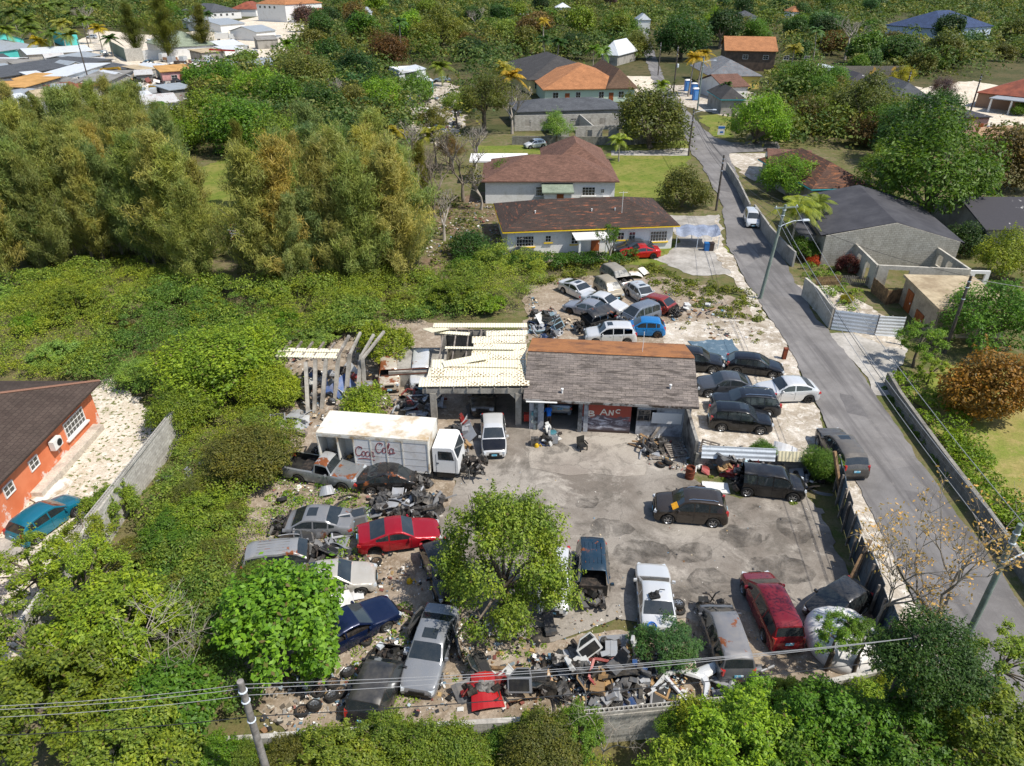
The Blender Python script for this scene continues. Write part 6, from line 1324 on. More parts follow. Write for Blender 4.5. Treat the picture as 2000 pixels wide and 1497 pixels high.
# loose wheels
for px, py, z, rot, s, lb in ((650, 1335, .2, (1.4, .2, 0), .9, 'tyre with rusty rim at the top left of the wheel heap'), (680, 1312, .25, (1.2, -.2, .3), 1.1, 'wheel with silver rim on top of the wheel heap'), (665, 1352, .12, (1.5, 0, 0), .9, 'tyre half under the silver rimmed wheel'), (622, 1352, .12, (1.5, 0, .5), .9, 'tyre with brown rim at the left of the wheel heap'), (648, 1360, .2, (1.3, .1, 1), 1.1, 'small silver spoked wheel in the wheel heap'),
        (614, 1378, .22, (1.3, .2, .4), 1.1, 'wheel with pale rim at the lower left of the wheel heap'), (590, 1390, .12, (1.55, 0, .4), .9, 'black tyre lying below the wheel heap'), (744, 1298, .2, (1.5, 0, .4), .9, 'lone tyre above the black flat topped wreck'), (714, 1252, .12, (1.5, .1, .4), .9, 'tyre on the dirt below the dark blue car'), (550, 975, .3, (1.0, 0, .4), 1.1, 'silver spoked wheel at the edge of the left scrub'), (735, 1098, .15, (1.5, 0, .2), .9, 'brake drum wheel under the rear of the red coupe'), (690, 1092, .15, (1.5, 0, 1.2), .9, 'tyre lying left of the red coupe wheel'),
        (1325, 1180, .33, (1.45, .1, 0), 1.1, 'silver wheel on top of a pair beside the white saloon'), (1326, 1192, .12, (1.57, 0, .6), .9, 'tyre under the silver wheel beside the white saloon'), (1368, 953, .12, (1.2, .2, .3), .9, 'tyre left of the white panel on the ground'), (1290, 908, .12, (1.5, .2, .3), .9, 'tyre lying on a mat below the pallets'), (1305, 902, .25, (1.4, .4, .3), .9, 'second tyre propped on the mat below the pallets'), (1572, 1228, .32, (0, .1, .8), 1.1, 'wheel standing beside the white tank')):
    p = G(px, py, z); piece('tyre', p.x, p.y, z, 'black', '', rot, s, label=lb)
# pallets, barrel, panels, chair, bins
def pallet(px, py, z, rot, label):
    p = G(px, py, z); m = MB()
    for i in range(7): m.box((0, -.5 + i / 6, .13), (1.2, .1, .02))
    for i in (-.54, 0, .54): m.box((i, 0, .065), (.1, 1.1, .11))
    for i in (-.5, 0, .5): m.box((0, i, 0.0), (1.2, .1, .02))
    o = tag(m.build('pallet', GREYWOOD), label, 'pallet'); o.location = (p.x, p.y, z); o.rotation_euler = rot
pallet(1285, 890, .06, (0, 0, -.1), 'grey wooden pallet lying flat at the garage corner'); pallet(1318, 882, .2, (.25, .1, .3), 'second grey pallet tilted right of the flat one'); pallet(1385, 878, .6, (.9, 0, -.5), 'pallet standing against the low block wall')
def simple(name, label, cat, m, mats, loc, rot=(0, 0, 0), smooth=None, group=None):
    o = tag(m.build(name, mats, None, smooth), label, cat, group); o.location = loc; o.rotation_euler = rot; return o
RUSTB = plain('rusty_drum', C('#7a3a20'), C('#4a2414'), 2, .4, .6, .8)
m = MB(); m.lathe([(.27, 0), (.29, .02), (.28, .28), (.3, .3), (.28, .32), (.28, .58), (.3, .6), (.28, .62), (.29, .88), (.26, .88), (.26, .7)], 16); simple('oil_drum', 'rusty red oil drum below the wall scrap', 'drum', m, RUSTB, G(1346, 935), smooth=40)
m = MB(); m.lathe([(.26, 0), (.3, .3), (.31, .6), (.28, .62)], 14); simple('plastic_tub', 'teal plastic tub beside the open garage bay', 'tub', m, plain('teal_plastic', C('#3a6a74'), None, rough=.5), G(1078, 858), smooth=40)
m = MB(); m.lathe([(.2, 0), (.22, .5), (.2, .52)], 12); simple('gas_bottle', 'pale cylinder standing by the left garage pillar', 'cylinder', m, OLDWHITE, G(1045, 868), smooth=40)
m = MB(); m.box((0, 0, .35), (.5, .35, .7)); m.box((.05, -.18, .5), (.3, .03, .2)); simple('grey_cabinet', 'small grey cabinet by the left garage pillar', 'cabinet', m, GRYM if 'GRYM' in globals() else METJ, G(1044, 872))
m = MB(); m.box((0, 0, .3), (.5, .35, .5)); m.box((0, 0, .58), (.52, .37, .07)); simple('cooler', 'red cooler box left of the garage pillar', 'cooler', m, plain('red_plastic', C('#a32a22'), None, rough=.5), G(1030, 822, .3))
m = MB(); m.box((0, 0, .43), (.55, .5, .08)); m.box((0, .24, .72), (.55, .07, .5), 0, 0, Matrix.Rotation(-.12, 4, 'X')); m.box((-.28, 0, .6), (.06, .45, .06)); m.box((.28, 0, .6), (.06, .45, .06))
for x in (-.24, .24):
    for y in (-.22, .22): m.box((x, y, .21), (.06, .06, .42))
simple('armchair', 'black plastic armchair alone on the concrete before the garage', 'chair', m, BLACKP, G(1137, 880), (0, 0, .4))
m = MB(); m.box((0, 0, 0), (1.6, 1.0, .05)); m.box((0, .48, .03), (1.6, .05, .05)); m.box((0, -.48, .03), (1.6, .05, .05)); simple('stained_sheet', 'white panel with brown stains lying left of the boxy car', 'panel', m, plain('stained_white', C('#d2d2cc'), C('#7a6a48'), 1.6, .58, .68, .5), G(1398, 953, .1), (0, .03, -.1))
m = MB(); m.box((0, 0, 0), (2.4, 1.2, .05)); m.box((.3, .1, .04), (1.2, .5, .03), .2); simple('white_board', 'white board lying on weeds beside the orange house', 'board', m, OLDWHITE, G(102, 958, .12), (.03, .04, 1.1))
for px, py, w_, lb in ((82, 915, 1.1, 'larger brown board leaning on the orange wall'), (68, 925, .8, 'smaller brown board leaning on the orange wall')):
    m = MB(); m.box((0, 0, w_ * .6), (w_ * .8, .05, w_ * 1.2)); m.box((0, -.03, w_ * .6), (w_ * .8, .02, .08)); simple('leaning_board', lb, 'board', m, plain('brown_board', C('#6a5444'), C('#53402f'), 2), G(px, py), (-.25, 0, 1.35))
for px, py, rz, lb in ((1242, 536, .1, 'white sheet lying flat in the weeds behind the wreck lot'), (1258, 530, .9, 'white sheet standing up in the weeds behind the wreck lot')):
    m = curved(1.4, 1.0, .12); simple('white_sheet', lb, 'sheet', m, OLDWHITE, G(px, py, .4), (.5 if rz > .5 else .1, .2, rz))
m = curved(1.5, 1.6, .16, taper=.7); o = simple('red_body_shell', 'bright red cut off car body with black window hole near the bottom', 'car body', m, paint(C('#b01414'), .08), G(948, 1350, .45), (.25, .15, .25))
m = MB(); m.box((.3, -.25, .1), (.6, .6, .05), -.1, 0, Matrix.Rotation(.15, 4, 'Y')); m.build('window_hole', DARK, o); m = MB(); m.box((-.36, -.05, .12), (.07, 1.3, .03), -.12, 0, Matrix.Rotation(-.3, 4, 'Y')); m.build('stripe', OLDWHITE, o)
# white cut-out body side
def strip(m, pts, w, th=.09):
    """flat pressed steel strip along a path, w = widths"""
    P_ = [Vector(p) for p in pts]; vs = []; n = len(P_)
    for k, p in enumerate(P_):
        d = (P_[min(k + 1, n - 1)] - P_[max(k - 1, 0)]).normalized(); s_ = Vector((-d.y, d.x, 0)).normalized() * w[k] / 2; z = Vector((0, 0, th))
        vs += [p + s_, p + s_ * .6 + z, p - s_ * .6 + z, p - s_]
    fs = [(0, 1, 2, 3), tuple(4 * (n - 1) + q for q in (3, 2, 1, 0))]
    for k in range(n - 1):
        for q in range(4): a, b = 4 * k + q, 4 * k + (q + 1) % 4; fs.append((a, a + 4, b + 4, b))
    m.add(vs, fs)
m = MB(); strip(m, [(-1.7, -.15, .1), (-1.2, .15, .25), (-.7, .55, .32), (-.1, .68, .35), (.35, .5, .33), (.85, .42, .3), (1.4, .62, .28), (2.0, .95, .2)], [.16, .2, .22, .2, .3, .62, .55, .3])
strip(m, [(-.75, .45, .33), (-.45, -.1, .26), (-.1, -.7, .14), (.02, -1.0, .08)], [.24, .17, .16, .2]); strip(m, [(.95, .4, .31), (1.0, -.1, .26), (.75, -.6, .18), (.3, -1.0, .1)], [.5, .3, .22, .18]); strip(m, [(-1.7, -.2, .11), (-1.1, .0, .2), (-.65, .2, .28)], [.1, .12, .12])
simple('body_side', 'white cut out car body side with empty door opening on the scrap', 'car body', m, paint(WHT, .16), G(1335, 1345, .3), (.08, 0, .12), 40)
m = MB(); m.lathe([(1.62, 0), (1.8, .25), (1.84, .5), (1.8, .75), (1.62, 1.0), (1.35, 1.2), (1.0, 1.36), (.6, 1.46), (.3, 1.5), (.28, 1.62), (.02, 1.63)], 32)
m.v = [(x * (1 + .05 * vn3(Vector((x, y, z)) * 1.1)), y * (1 + .05 * vn3(Vector((x, y, z + 5)) * 1.1)), z * (1 + .12 * vn3(Vector((x * 1.5, y * 1.5, 2))))) for x, y, z in m.v]
for k in range(8): a = k * .785; m.tube([(1.85 * math.cos(a), 1.85 * math.sin(a), .4), (1.66 * math.cos(a), 1.66 * math.sin(a), 1.0), (1.03 * math.cos(a), 1.03 * math.sin(a), 1.38), (.3 * math.cos(a), .3 * math.sin(a), 1.53)], .025, 5)
simple('water_tank', 'big white domed tank at the bottom right corner of the yard', 'tank', m, plain('tank_white', C('#d8d6d2'), C('#b9b2a6'), .8, .55, .75, .6, var=.08), (15.7, 23.0, -.15), (.1, .1, 0), 50)
m = MB(); m.bar((0, 0, 0), (.05, 0, 1.0), .3); m.box((.05, 0, 1.0), (.34, .34, .06)); simple('post_stump', 'short brown stump post at the road side of the car lot', 'post', m, RUSTB, G(1530, 702))
m = MB(); m.bar((-1.0, 0, .1), (1.0, 0, .14), .16, .12); m.bar((-.2, 0, .12), (-.55, -.6, .08), .14, .1); simple('timber_beams', 'dark brown beams nailed in a T on the dirt above the silver saloon', 'timber', m, plain('dark_timber2', C('#4a3426'), C('#33241a'), 2), G(775, 1190), (0, 0, -.5))
m = MB(); m.box((0, 0, 0), (3.4, .16, .12)); m.box((1.2, .02, .07), (.5, .17, .02)); simple('long_plank', 'long pale plank lying across the litter left of the big heap', 'plank', m, WOOD, G(1010, 1307, .15), (0, .02, -.03))
m = MB(); m.box((0, 0, 0), (4.4, .3, .2)); m.box((-2.0, 0, .05), (.2, .34, .22)); simple('fallen_beam', 'long pale beam fallen aslant left of the delivery truck', 'beam', m, GREYWOOD, G(545, 832, .5), (0, .08, -.35))
m = MB(); m.bar((0, 0, .1), (1.5, 1.7, 1.3), .14); simple('leaning_plank', 'grey plank leaning on the dark patched wall at the garage corner', 'plank', m, GREYWOOD, G(1266, 868))
for px, py, c_, lb in ((765, 912, '#c8a018', 'yellow strap bundle at the foot of the delivery truck'), (1048, 875, '#c8b418', 'yellow bottle by the left garage pillar'), (800, 1140, '#c8a018', 'yellow toy on the dirt below the red coupe')):
    m = MB(); m.lathe([(.13, 0), (.16, .12), (.12, .3), (.05, .38)], 10); m.tube([(.1, 0, .1), (.25, .1, .25), (.35, 0, .05)], .03, 5); simple('yellow_item', lb, 'container', m, plain('yellow_plastic', C('#c8a21c'), None, rough=.5), G(px, py))
m = MB()
for i in range(5): m.tube([(math.cos(a) * (.2 + .03 * (i % 2)), math.sin(a) * (.2 + .03 * (i % 3)), .02 + .03 * i) for a in [k * .5236 for k in range(13)]], .018, 5)
simple('hose_coil', 'blue hose coil lying on the rear of the white saloon', 'hose', m, plain('blue_hose', C('#1565b8'), None, rough=.4), G(1273, 1226, 1.08))
m = MB(); junkbits(m, 8, (0, 0, .08), (.4, .35, .1), random.Random(3), 1, (.15, .3)); m.box((0, 0, .05), (.5, .35, .1), .2); simple('black_part', 'black plastic part lying on the roof of the white saloon', 'car part', m, BLACKP, G(1278, 1165, 1.48))
m = MB(); m.box((0, 0, 0), (.36, .5, .03)); m.box((0, .1, .02), (.34, .06, .012)); simple('sun_shade', 'yellow paper behind the windscreen of the dark brown wagon', 'paper', m, plain('amber_paper', C('#d89a20'), None), G(1318, 988, 1.38), (0, -.55, .03))
# tarp on the car lot, shade tent, toilets, sign
m = MB(); r_ = random.Random(8); nx, ny = 14, 8
T_ = [G(1345, 668, .07), G(1430, 664, .07), G(1452, 704, .07), G(1372, 708, .07)]
vs = []
for i in range(nx + 1):
    for j in range(ny + 1):
        u, v = i / nx, j / ny; p = (T_[0] * (1 - u) + T_[1] * u) * (1 - v) + (T_[3] * (1 - u) + T_[2] * u) * v; vs.append((p.x + r_.uniform(-.12, .12), p.y + r_.uniform(-.15, .15), .09 + r_.uniform(0, .09)))
m.add(vs, [(i * (ny + 1) + j, i * (ny + 1) + j + 1, (i + 1) * (ny + 1) + j + 1, (i + 1) * (ny + 1) + j)[::-1] for i in range(nx) for j in range(ny)])
tag(m.build('tarpaulin', plain('blue_grey_tarp', C('#4f6472'), C('#8f9aa0'), 1.6, .55, .7, .7), None, 60), 'dusty blue grey tarpaulin spread on the ground behind the garage', 'tarpaulin')
tn = thing('car_tent', 'grey tarpaulin car tent on poles beside the white bungalow', 'tent', G(1355, 478), -.02); m = MB(); vs = []
for i in range(11):
    for j in range(9):
        u, v = i / 10 - .5, j / 8 - .5; vs.append((u * 5.0, v * 3.2, 2.2 - 1.5 * abs(v * 1.05) ** 2.4 * 2 - .16 * math.cos(u * 18) * (.4 + abs(v)) + r_.uniform(-.05, .05)))
m.add(vs, [(i * 9 + j, (i + 1) * 9 + j, (i + 1) * 9 + j + 1, i * 9 + j + 1) for i in range(10) for j in range(8)]); m.build('canopy', plain('grey_tarp', C('#8a93a5'), C('#6c7484'), .8, .4, .6, .6), tn, 70)
for x in (-2.4, 0, 2.4):
    for y in (-1.55, 1.55): m = MB(); m.tube([(x, y, 0), (x, y, 1.5)], .04, 6); m.build('tent_pole', LAMPM, tn)
for px, c_, lb in ((1379, '#1f5f9a', 'blue bin at the end of the car tent'), (1388, '#3a2e2a', 'brown bin right of the blue one at the car tent')):
    m = MB(); m.box((0, 0, .45), (.5, .5, .9), 0, 0, None, 1.1); m.box((0, 0, .93), (.6, .6, .07)); simple('rubbish_bin', lb, 'bin', m, plain('bin' + c_[1:], C(c_), None, rough=.5), G(px, 490))
BLU = plain('toilet_blue', C('#2f6fb5'), None, rough=.5)
for px, py, lb in ((1342, 178, 'leftmost blue portable toilet beside the upper road'), (1354, 185, 'middle blue portable toilet beside the upper road'), (1358, 196, 'nearest blue portable toilet beside the upper road')):
    p = G(px, py); t = thing('portable_toilet', lb, 'toilet', p); m = MB(); m.box((0, 0, 1.3), (1.5, 1.5, 2.6)); m.build('cabin', BLU, t); m = MB(); m.box((0, 0, 2.7), (1.6, 1.6, .22), 0, 0, None, .6); m.build('roof', WTRIM, t); m = MB(); m.box((0, -.78, 1.2), (.9, .05, 2.0)); m.build('door', plain('toilet_door', C('#5a8fc8'), None), t)
t = thing('notice_board', 'small blue and white board on the corner lawn at the junction', 'sign', G(1407, 268)); m = MB(); m.box((0, 0, 1.2), (1.3, .08, 1.6)); m.build('board', WTRIM, t); m = MB(); m.box((0, -.05, 1.75), (1.2, .03, .4)); m.box((.1, -.05, .9), (.6, .03, .3)); m.build('print', BLU, t)
# dark mat under the tyre, boxes of rubble: loose litter
def litter(name, poly, n, seed, zmax=.06, smin=.06, smax=.28):
    r = random.Random(seed); P = [tuple(G(*p)[:2]) for p in poly]; xs = [p[0] for p in P]; ys = [p[1] for p in P]; m = MB()
    while n:
        x, y = r.uniform(min(xs), max(xs)), r.uniform(min(ys), max(ys))
        c = False; j = len(P) - 1
        for i in range(len(P)):
            a, b = P[i], P[j]
            if (a[1] > y) != (b[1] > y) and x < (b[0] - a[0]) * (y - a[1]) / (b[1] - a[1]) + a[0]: c = not c
            j = i
        if not c or vn3(Vector((x * .55, y * .55, seed))) + vn3(Vector((x * 1.9, y * 1.9, seed))) * .6 < r.uniform(-.5, .35): continue
        n -= 1; s = r.uniform(smin, smax) * r.choice([.5, .7, 1]); m.box((x, y, .07 + r.uniform(0, zmax)), (s, s * r.uniform(.3, 1), s * r.uniform(.05, .4)), Euler((r.uniform(-.5, .5), r.uniform(-.5, .5), r.uniform(0, 6))).to_matrix().to_4x4())
    t = MATS.get('litter_mix')
    if not t:
        q = NT('litter_mix'); g = q.n('NewGeometry').outputs['Random Per Island']; rp = q.t.nodes.new('ShaderNodeValToRGB'); q.t.links.new(g, rp.inputs[0]); rp.color_ramp.interpolation = 'CONSTANT'
        cs = ['#d2cfc8', '#8a7f70', '#3a3835', '#b5a58a', '#6f6a64', '#cfcac0', '#25262a', '#8d9aa0', '#7a5a3c', '#d8d6d0', '#7d4a40', '#5f7a8c', '#5a5248', '#b8b2a6', '#1d1c1b', '#a58a5c']
        el = rp.color_ramp.elements
        while len(el) < len(cs): el.new(.5)
        for i, c_ in enumerate(cs): el[i].position = i / len(cs); el[i].color = (*C(c_), 1)
        q.bsdf(rp.outputs[0], .6); t = MATS['litter_mix'] = q.m
    return tag(m.build(name, t), kind='stuff')
litter('litter', [(560, 1180), (930, 1190), (1100, 1270), (1420, 1270), (1500, 1330), (1340, 1370), (1150, 1390), (700, 1400), (560, 1350)], 1500, 1); litter('litter', [(480, 1320), (700, 1290), (700, 1420), (520, 1440)], 500, 14, .05); litter('litter', [(1040, 1290), (1330, 1280), (1340, 1365), (1100, 1385)], 1500, 2, .45)
litter('litter', [(540, 900), (860, 940), (870, 1160), (700, 1160), (500, 1120)], 900, 3, .1); litter('litter', [(560, 700), (840, 680), (840, 850), (600, 850)], 700, 4, .3); litter('litter', [(1030, 570), (1130, 640), (1040, 690)], 300, 5, .15, .1, .35); litter('litter', [(1250, 560), (1440, 600), (1500, 680), (1300, 650)], 260, 6, .05, .1, .4)
litter('litter', [(1240, 850), (1560, 890), (1600, 960), (1480, 950), (1260, 910)], 500, 7, .15); litter('litter', [(1080, 1200), (1450, 1150), (1640, 1180), (1560, 1290), (1100, 1290)], 320, 8, .02, .04, .16); litter('litter', [(870, 900), (1300, 930), (1600, 1000), (1640, 1120), (1150, 1170), (880, 1040)], 160, 9, .01, .03, .12); litter('litter', [(210, 190), (280, 130), (530, 118), (430, 185), (300, 215)], 1400, 10, 1.4, .5, 2.6); litter('litter', [(60, 150), (200, 110), (230, 130), (150, 175)], 260, 13, 1.0, .5, 2.0); litter('litter', [(780, 420), (960, 390), (980, 490), (850, 520)], 500, 11, .1, .1, .4); litter('litter', [(800, 190), (900, 180), (900, 270), (850, 280)], 350, 12, .3, .3, 1.2)
# --- the man in the garage doorway
def person(loc, rz, label, shirt, pants, skin):
    root = thing('person', label, 'person', loc, rz)
    J = {'pel': (0, 0, .93), 'spn': (.1, 0, 1.12), 'chs': (.27, 0, 1.3), 'nek': (.37, 0, 1.42), 'hd1': (.42, 0, 1.5), 'hd2': (.48, 0, 1.62)}
    for s, t in ((1, 'l'), (-1, 'r')):
        J.update({'hip' + t: (0, .1 * s, .88), 'kne' + t: (.06, .12 * s, .48), 'ank' + t: (-.02, .13 * s, .08), 'toe' + t: (.15, .14 * s, .03), 'sho' + t: (.28, .19 * s, 1.33), 'elb' + t: (.34, .25 * s, 1.06), 'wri' + t: (.5, .18 * s, .9), 'han' + t: (.58, .15 * s, .87)})
    E_ = [('pel', 'spn'), ('spn', 'chs'), ('chs', 'nek'), ('nek', 'hd1'), ('hd1', 'hd2')]
    for t in 'lr': E_ += [('pel', 'hip' + t), ('hip' + t, 'kne' + t), ('kne' + t, 'ank' + t), ('ank' + t, 'toe' + t), ('chs', 'sho' + t), ('sho' + t, 'elb' + t), ('elb' + t, 'wri' + t), ('wri' + t, 'han' + t)]
    R = {'pel': .15, 'spn': .14, 'chs': .16, 'nek': .06, 'hd1': .085, 'hd2': .095, 'hip': .1, 'kne': .065, 'ank': .045, 'toe': .04, 'sho': .075, 'elb': .048, 'wri': .035, 'han': .04}
    ks = list(J); me = bpy.data.meshes.new('body'); me.from_pydata([J[k] for k in ks], [(ks.index(a), ks.index(b)) for a, b in E_], [])
    o = bpy.data.objects.new('body', me); COL.objects.link(o); o.modifiers.new('skin', 'SKIN'); sm = o.modifiers.new('sub', 'SUBSURF'); sm.levels = 2; sm.render_levels = 2
    sv = me.skin_vertices[0].data
    for i, k in enumerate(ks): rr_ = R.get(k, R.get(k[:3], .08)); sv[i].radius = (rr_, rr_); sv[i].use_root = (k == 'pel')
    dg = bpy.context.evaluated_depsgraph_get(); nm_ = bpy.data.meshes.new_from_object(o.evaluated_get(dg)); bpy.data.objects.remove(o)
    for mt in (skin, shirt, pants, BLACKP): nm_.materials.append(mt)
    for p in nm_.polygons:
        c = p.center; p.material_index = 3 if c.z < .1 else (2 if c.z < .95 and not (c.x > .42 and c.z > .7) else (1 if c.z < 1.42 and not (c.z < 1.06 and c.x > .3) else 0)); p.use_smooth = True
    b = link('body', nm_, root)
    m = MB(); m.lathe([(.1, -.02), (.108, .03), (.085, .08), (.02, .11)], 12, 0, Matrix.Translation((.47, 0, 1.63)) @ Matrix.Rotation(.35, 4, 'Y')); m.build('hair', BLACKP, root, 60)
    m = MB()
    for s in (-1, 1):
        for k in range(5):
            a_ = (-.5 + k * .25); base = Vector((.6, .15 * s, .87)); tip = base + Vector((.08 * math.cos(a_), .05 * math.sin(a_) - (.03 * s if k == 0 else 0), -.05)); m.tube([base, base.lerp(tip, .5) + Vector((0, 0, .006)), tip], [.011, .01, .007], 5)
    m.build('fingers', skin, root, 60)
    return root
pp = gar.matrix_basis @ Vector((1.75, .75, .06)); person(pp, math.radians(100), 'man in bright blue shirt bending over in the garage doorway', plain('blue_shirt', C('#1f6fd0'), None, rough=.8), plain('brown_trousers', C('#4a3f36'), None, rough=.85), plain('dark_skin', C('#4f3424'), None, rough=.6))
# ---------------------------------------------------------------- trees and scrub
LEAF = leafmat('leaves', nscale=2.3); NEEDLE = leafmat('needles', None, .15, .42, .3, 5.0, (1.15, 1.08, .85)); DRYL = leafmat('dry_leaves', C('#c2a070'), .2, .35, .5)
BARK = plain('bark', C('#7d7264'), C('#4f463b'), 2.5, .4, .6, .95, bump=.5, var=.25)
PBARK = plain('pale_bark', C('#a39a8e'), C('#7d7468'), 2.5, .4, .6, .95, var=.2)
def unit(a): return a / np.maximum(1e-6, np.linalg.norm(a, axis=1, keepdims=True))
def quads(c, n, size, asp, g, tdir=None):
    """diamond leaves: centre, facing, length, width share"""
    k = len(c); n = unit(n)
    t = g.normal(size=(k, 3)) if tdir is None else tdir
    t = unit(t - n * (t * n).sum(1, keepdims=True)); b = np.cross(n, t)
    L = size[:, None] * .5; w = L * asp
    v = np.stack([c - t * L, c + b * w - t * L * .1, c + t * L, c - b * w - t * L * .1], 1).reshape(-1, 3)
    return v
def leafmesh(name, v, mat):
    return raw_mesh(name, v, np.arange(len(v)).reshape(-1, 4), mat)
def sph(g, k): return unit(g.normal(size=(k, 3)))
def crown(seed, nl, n, zs=.75, lobe=(.28, .45), leaf=.09, asp=.55, up=.55, shell=.3, spread=.66, low=-.35, mat=None):
    g = np.random.default_rng(seed)
    d = sph(g, nl * 4); d = d[d[:, 2] > low][:nl]; nl = len(d)
    lc = d * spread * g.uniform(.55, 1.0, (nl, 1)); lc[:, 2] *= zs; lr = g.uniform(*lobe, nl)
    lr *= g.uniform(.55, 1.35, nl); lc[:, :2] *= g.uniform(.8, 1.18, (nl, 1)); lc[:, 2] += g.normal(size=nl) * .06
    i = g.choice(nl, n * 2, p=lr ** 2 / (lr ** 2).sum()); q = sph(g, n * 2)
    ok = (q * unit(lc[i] + [0, 0, .15])).sum(1) > -.35; i, q = i[ok][:n], q[ok][:n]; k = len(i)
    rad = lr[i] * (1 - shell * g.random(k) ** 1.6) * g.uniform(.86, 1.14, k)
    p = lc[i] + q * rad[:, None] * [1, 1, .85]
    ns = nl * 5; si = g.integers(0, nl, ns); sd_ = unit(unit(lc[si] + [0, 0, .1]) + g.normal(size=(ns, 3)) * .55); f = g.integers(0, ns, k // 6); h_ = g.random(k // 6)[:, None]
    p2 = lc[si[f]] + sd_[f] * (lr[si[f]][:, None] * .9 + h_ * g.uniform(.06, .2, ns)[f][:, None]) + g.normal(size=(k // 6, 3)) * leaf * .35
    p = np.concatenate([p, p2]); q = np.concatenate([q, sd_[f]]); k = len(p)
    nr = q * .55 + np.array([0, 0, up]) + g.normal(size=(k, 3)) * .42
    v = quads(p, nr, leaf * g.uniform(.6, 1.35, k), asp, g)
    return leafmesh('crown', v, mat or LEAF), lc
def trunkmesh(lc, hc, seed, r0=.07, mat=BARK, nb=9, base=None):
    """limbs in crown units: root hc below the crown's centre"""
    rr = random.Random(seed); m = MB(); z0 = -hc
    fork = Vector((rr.uniform(-.06, .06), rr.uniform(-.06, .06), -.35 * hc if hc > .9 else -.45))
    m.tube([(0, 0, z0), fork * .5 + Vector((0, 0, z0)) * .5 + Vector((.03, .02, 0)), fork], [r0 * 1.25, r0 * .95, r0 * .8], 8)
    for c in lc[:nb]:
        c = Vector(c); md = fork.lerp(c, .5) + Vector((rr.uniform(-.06, .06), rr.uniform(-.06, .06), .05))
        m.tube([fork, md, c], [r0 * .6, r0 * .38, r0 * .12], 5)
        for _ in range(2):
            e = c + Vector((rr.uniform(-.25, .25), rr.uniform(-.25, .25), rr.uniform(0, .22))); m.tube([md.lerp(c, .6), e], [r0 * .22, r0 * .06], 4)
    o = m.build('trunk', mat, None, 50); me = o.data; bpy.data.objects.remove(o); return me
CR = {}; HC = {'flat': .9, 'bush': .5, 'airy': 1.25, 'sprig': 1.1, 'lace': 1.0, 'almond': .9}
def variants(kind):
    if kind in CR: return CR[kind]
    out = []
    spec = {'broad': (4, dict(nl=34, n=9500, leaf=.066)), 'far': (4, dict(nl=26, n=3600, leaf=.11)), 'near': (3, dict(nl=50, n=27000, leaf=.04, lobe=(.2, .36))), 'mango': (3, dict(nl=46, n=13000, leaf=.058, lobe=(.2, .32), spread=.78, zs=.8, asp=.4)),
            'airy': (1, dict(nl=72, n=36000, leaf=.037, lobe=(.12, .27), shell=.8, spread=.85, zs=.85, low=-.8)), 'almond': (1, dict(nl=50, n=9000, leaf=.085, lobe=(.2, .32), asp=.55, shell=.25, up=.8, spread=.78)),
            'flat': (2, dict(nl=40, n=7500, leaf=.07, lobe=(.18, .3), zs=.42, spread=.8)), 'rough': (4, dict(nl=80, n=15000, leaf=.068, asp=.5, lobe=(.09, .24), spread=.92, low=-.45, shell=.55, up=.75)), 'bush': (3, dict(nl=24, n=8000, leaf=.068, zs=.7, low=-.1)), 'sprig': (2, dict(nl=40, n=8500, leaf=.052, lobe=(.1, .2), spread=.9, low=-.5, shell=.7, up=.9)),
            'fern': (1, dict(nl=34, n=9000, leaf=.075, asp=.28, lobe=(.16, .3), zs=.6, up=.7, spread=.8)), 'lace': (2, dict(nl=44, n=16000, leaf=.035, lobe=(.16, .3), zs=.8, shell=.8))}[kind]
    for s in range(spec[0]):
        me, lc = crown(11 * s + len(kind), **spec[1]); hc = HC.get(kind, .62)
        out.append((me, trunkmesh(lc, hc, s, .05 if kind in ('airy', 'sprig', 'lace') else .07, nb=14 if kind in ('airy', 'sprig', 'flat', 'lace') else 8), hc))
    CR[kind] = out; return out
_tn = [0]
TCOL = {'g': '#577a26', 'b': '#72942a', 'd': '#3b5a26', 'dd': '#2e4a22', 'o': '#7a7a3a', 'ol': '#666c34', 'y': '#9a9628', 'br': '#7a4c22', 'pu': '#6a5560', 'lg': '#84a052', 'bw': '#6e5c36', 'gy': '#708430', 'yg': '#82952f', 'bl': '#4a6e42'}
def tcol(c, r):
    q = C(TCOL.get(c, c)); k = r.uniform(.8, 1.12) * .92; return (q[0] * k * r.uniform(.9, 1.12), q[1] * k, q[2] * k * r.uniform(.85, 1.1), 1)
def place(root_name, label, cat, x, y, sc, kind, col, group=None, zs=1.0, hz=None):
    if kind == 'mango' and root_name == 'broadleaf_tree': root_name = 'mango_tree'
    _tn[0] += 1; r = random.Random(_tn[0] * 31 + int(x * 10)); vs = variants(kind); me, tr, hc = vs[_tn[0] % len(vs)]
    z = hz or hc * sc * zs; lo = z - hc * sc * zs
    root = thing(root_name, label, cat, (x, y, 0), r.uniform(0, 6.28), group)
    c = link('crown', me, root, (0, 0, z)); c.scale = (sc * r.uniform(.93, 1.07), sc * r.uniform(.93, 1.07), sc * zs * r.uniform(.93, 1.07)); c.color = tcol(col, r)
    t = link('trunk', tr, root, (0, 0, z)); t.scale = (sc, sc, sc * zs)
    if lo > .05:
        m = MB(); q = .07 * sc * 1.25; m.tube([(r.uniform(-.1, .1), 0, -.05), (0, .04, lo * .5), (0, 0, lo + .05)], [q * 1.3, q * 1.1, q], 8); m.build('bole', BARK, root, 50)
    return root
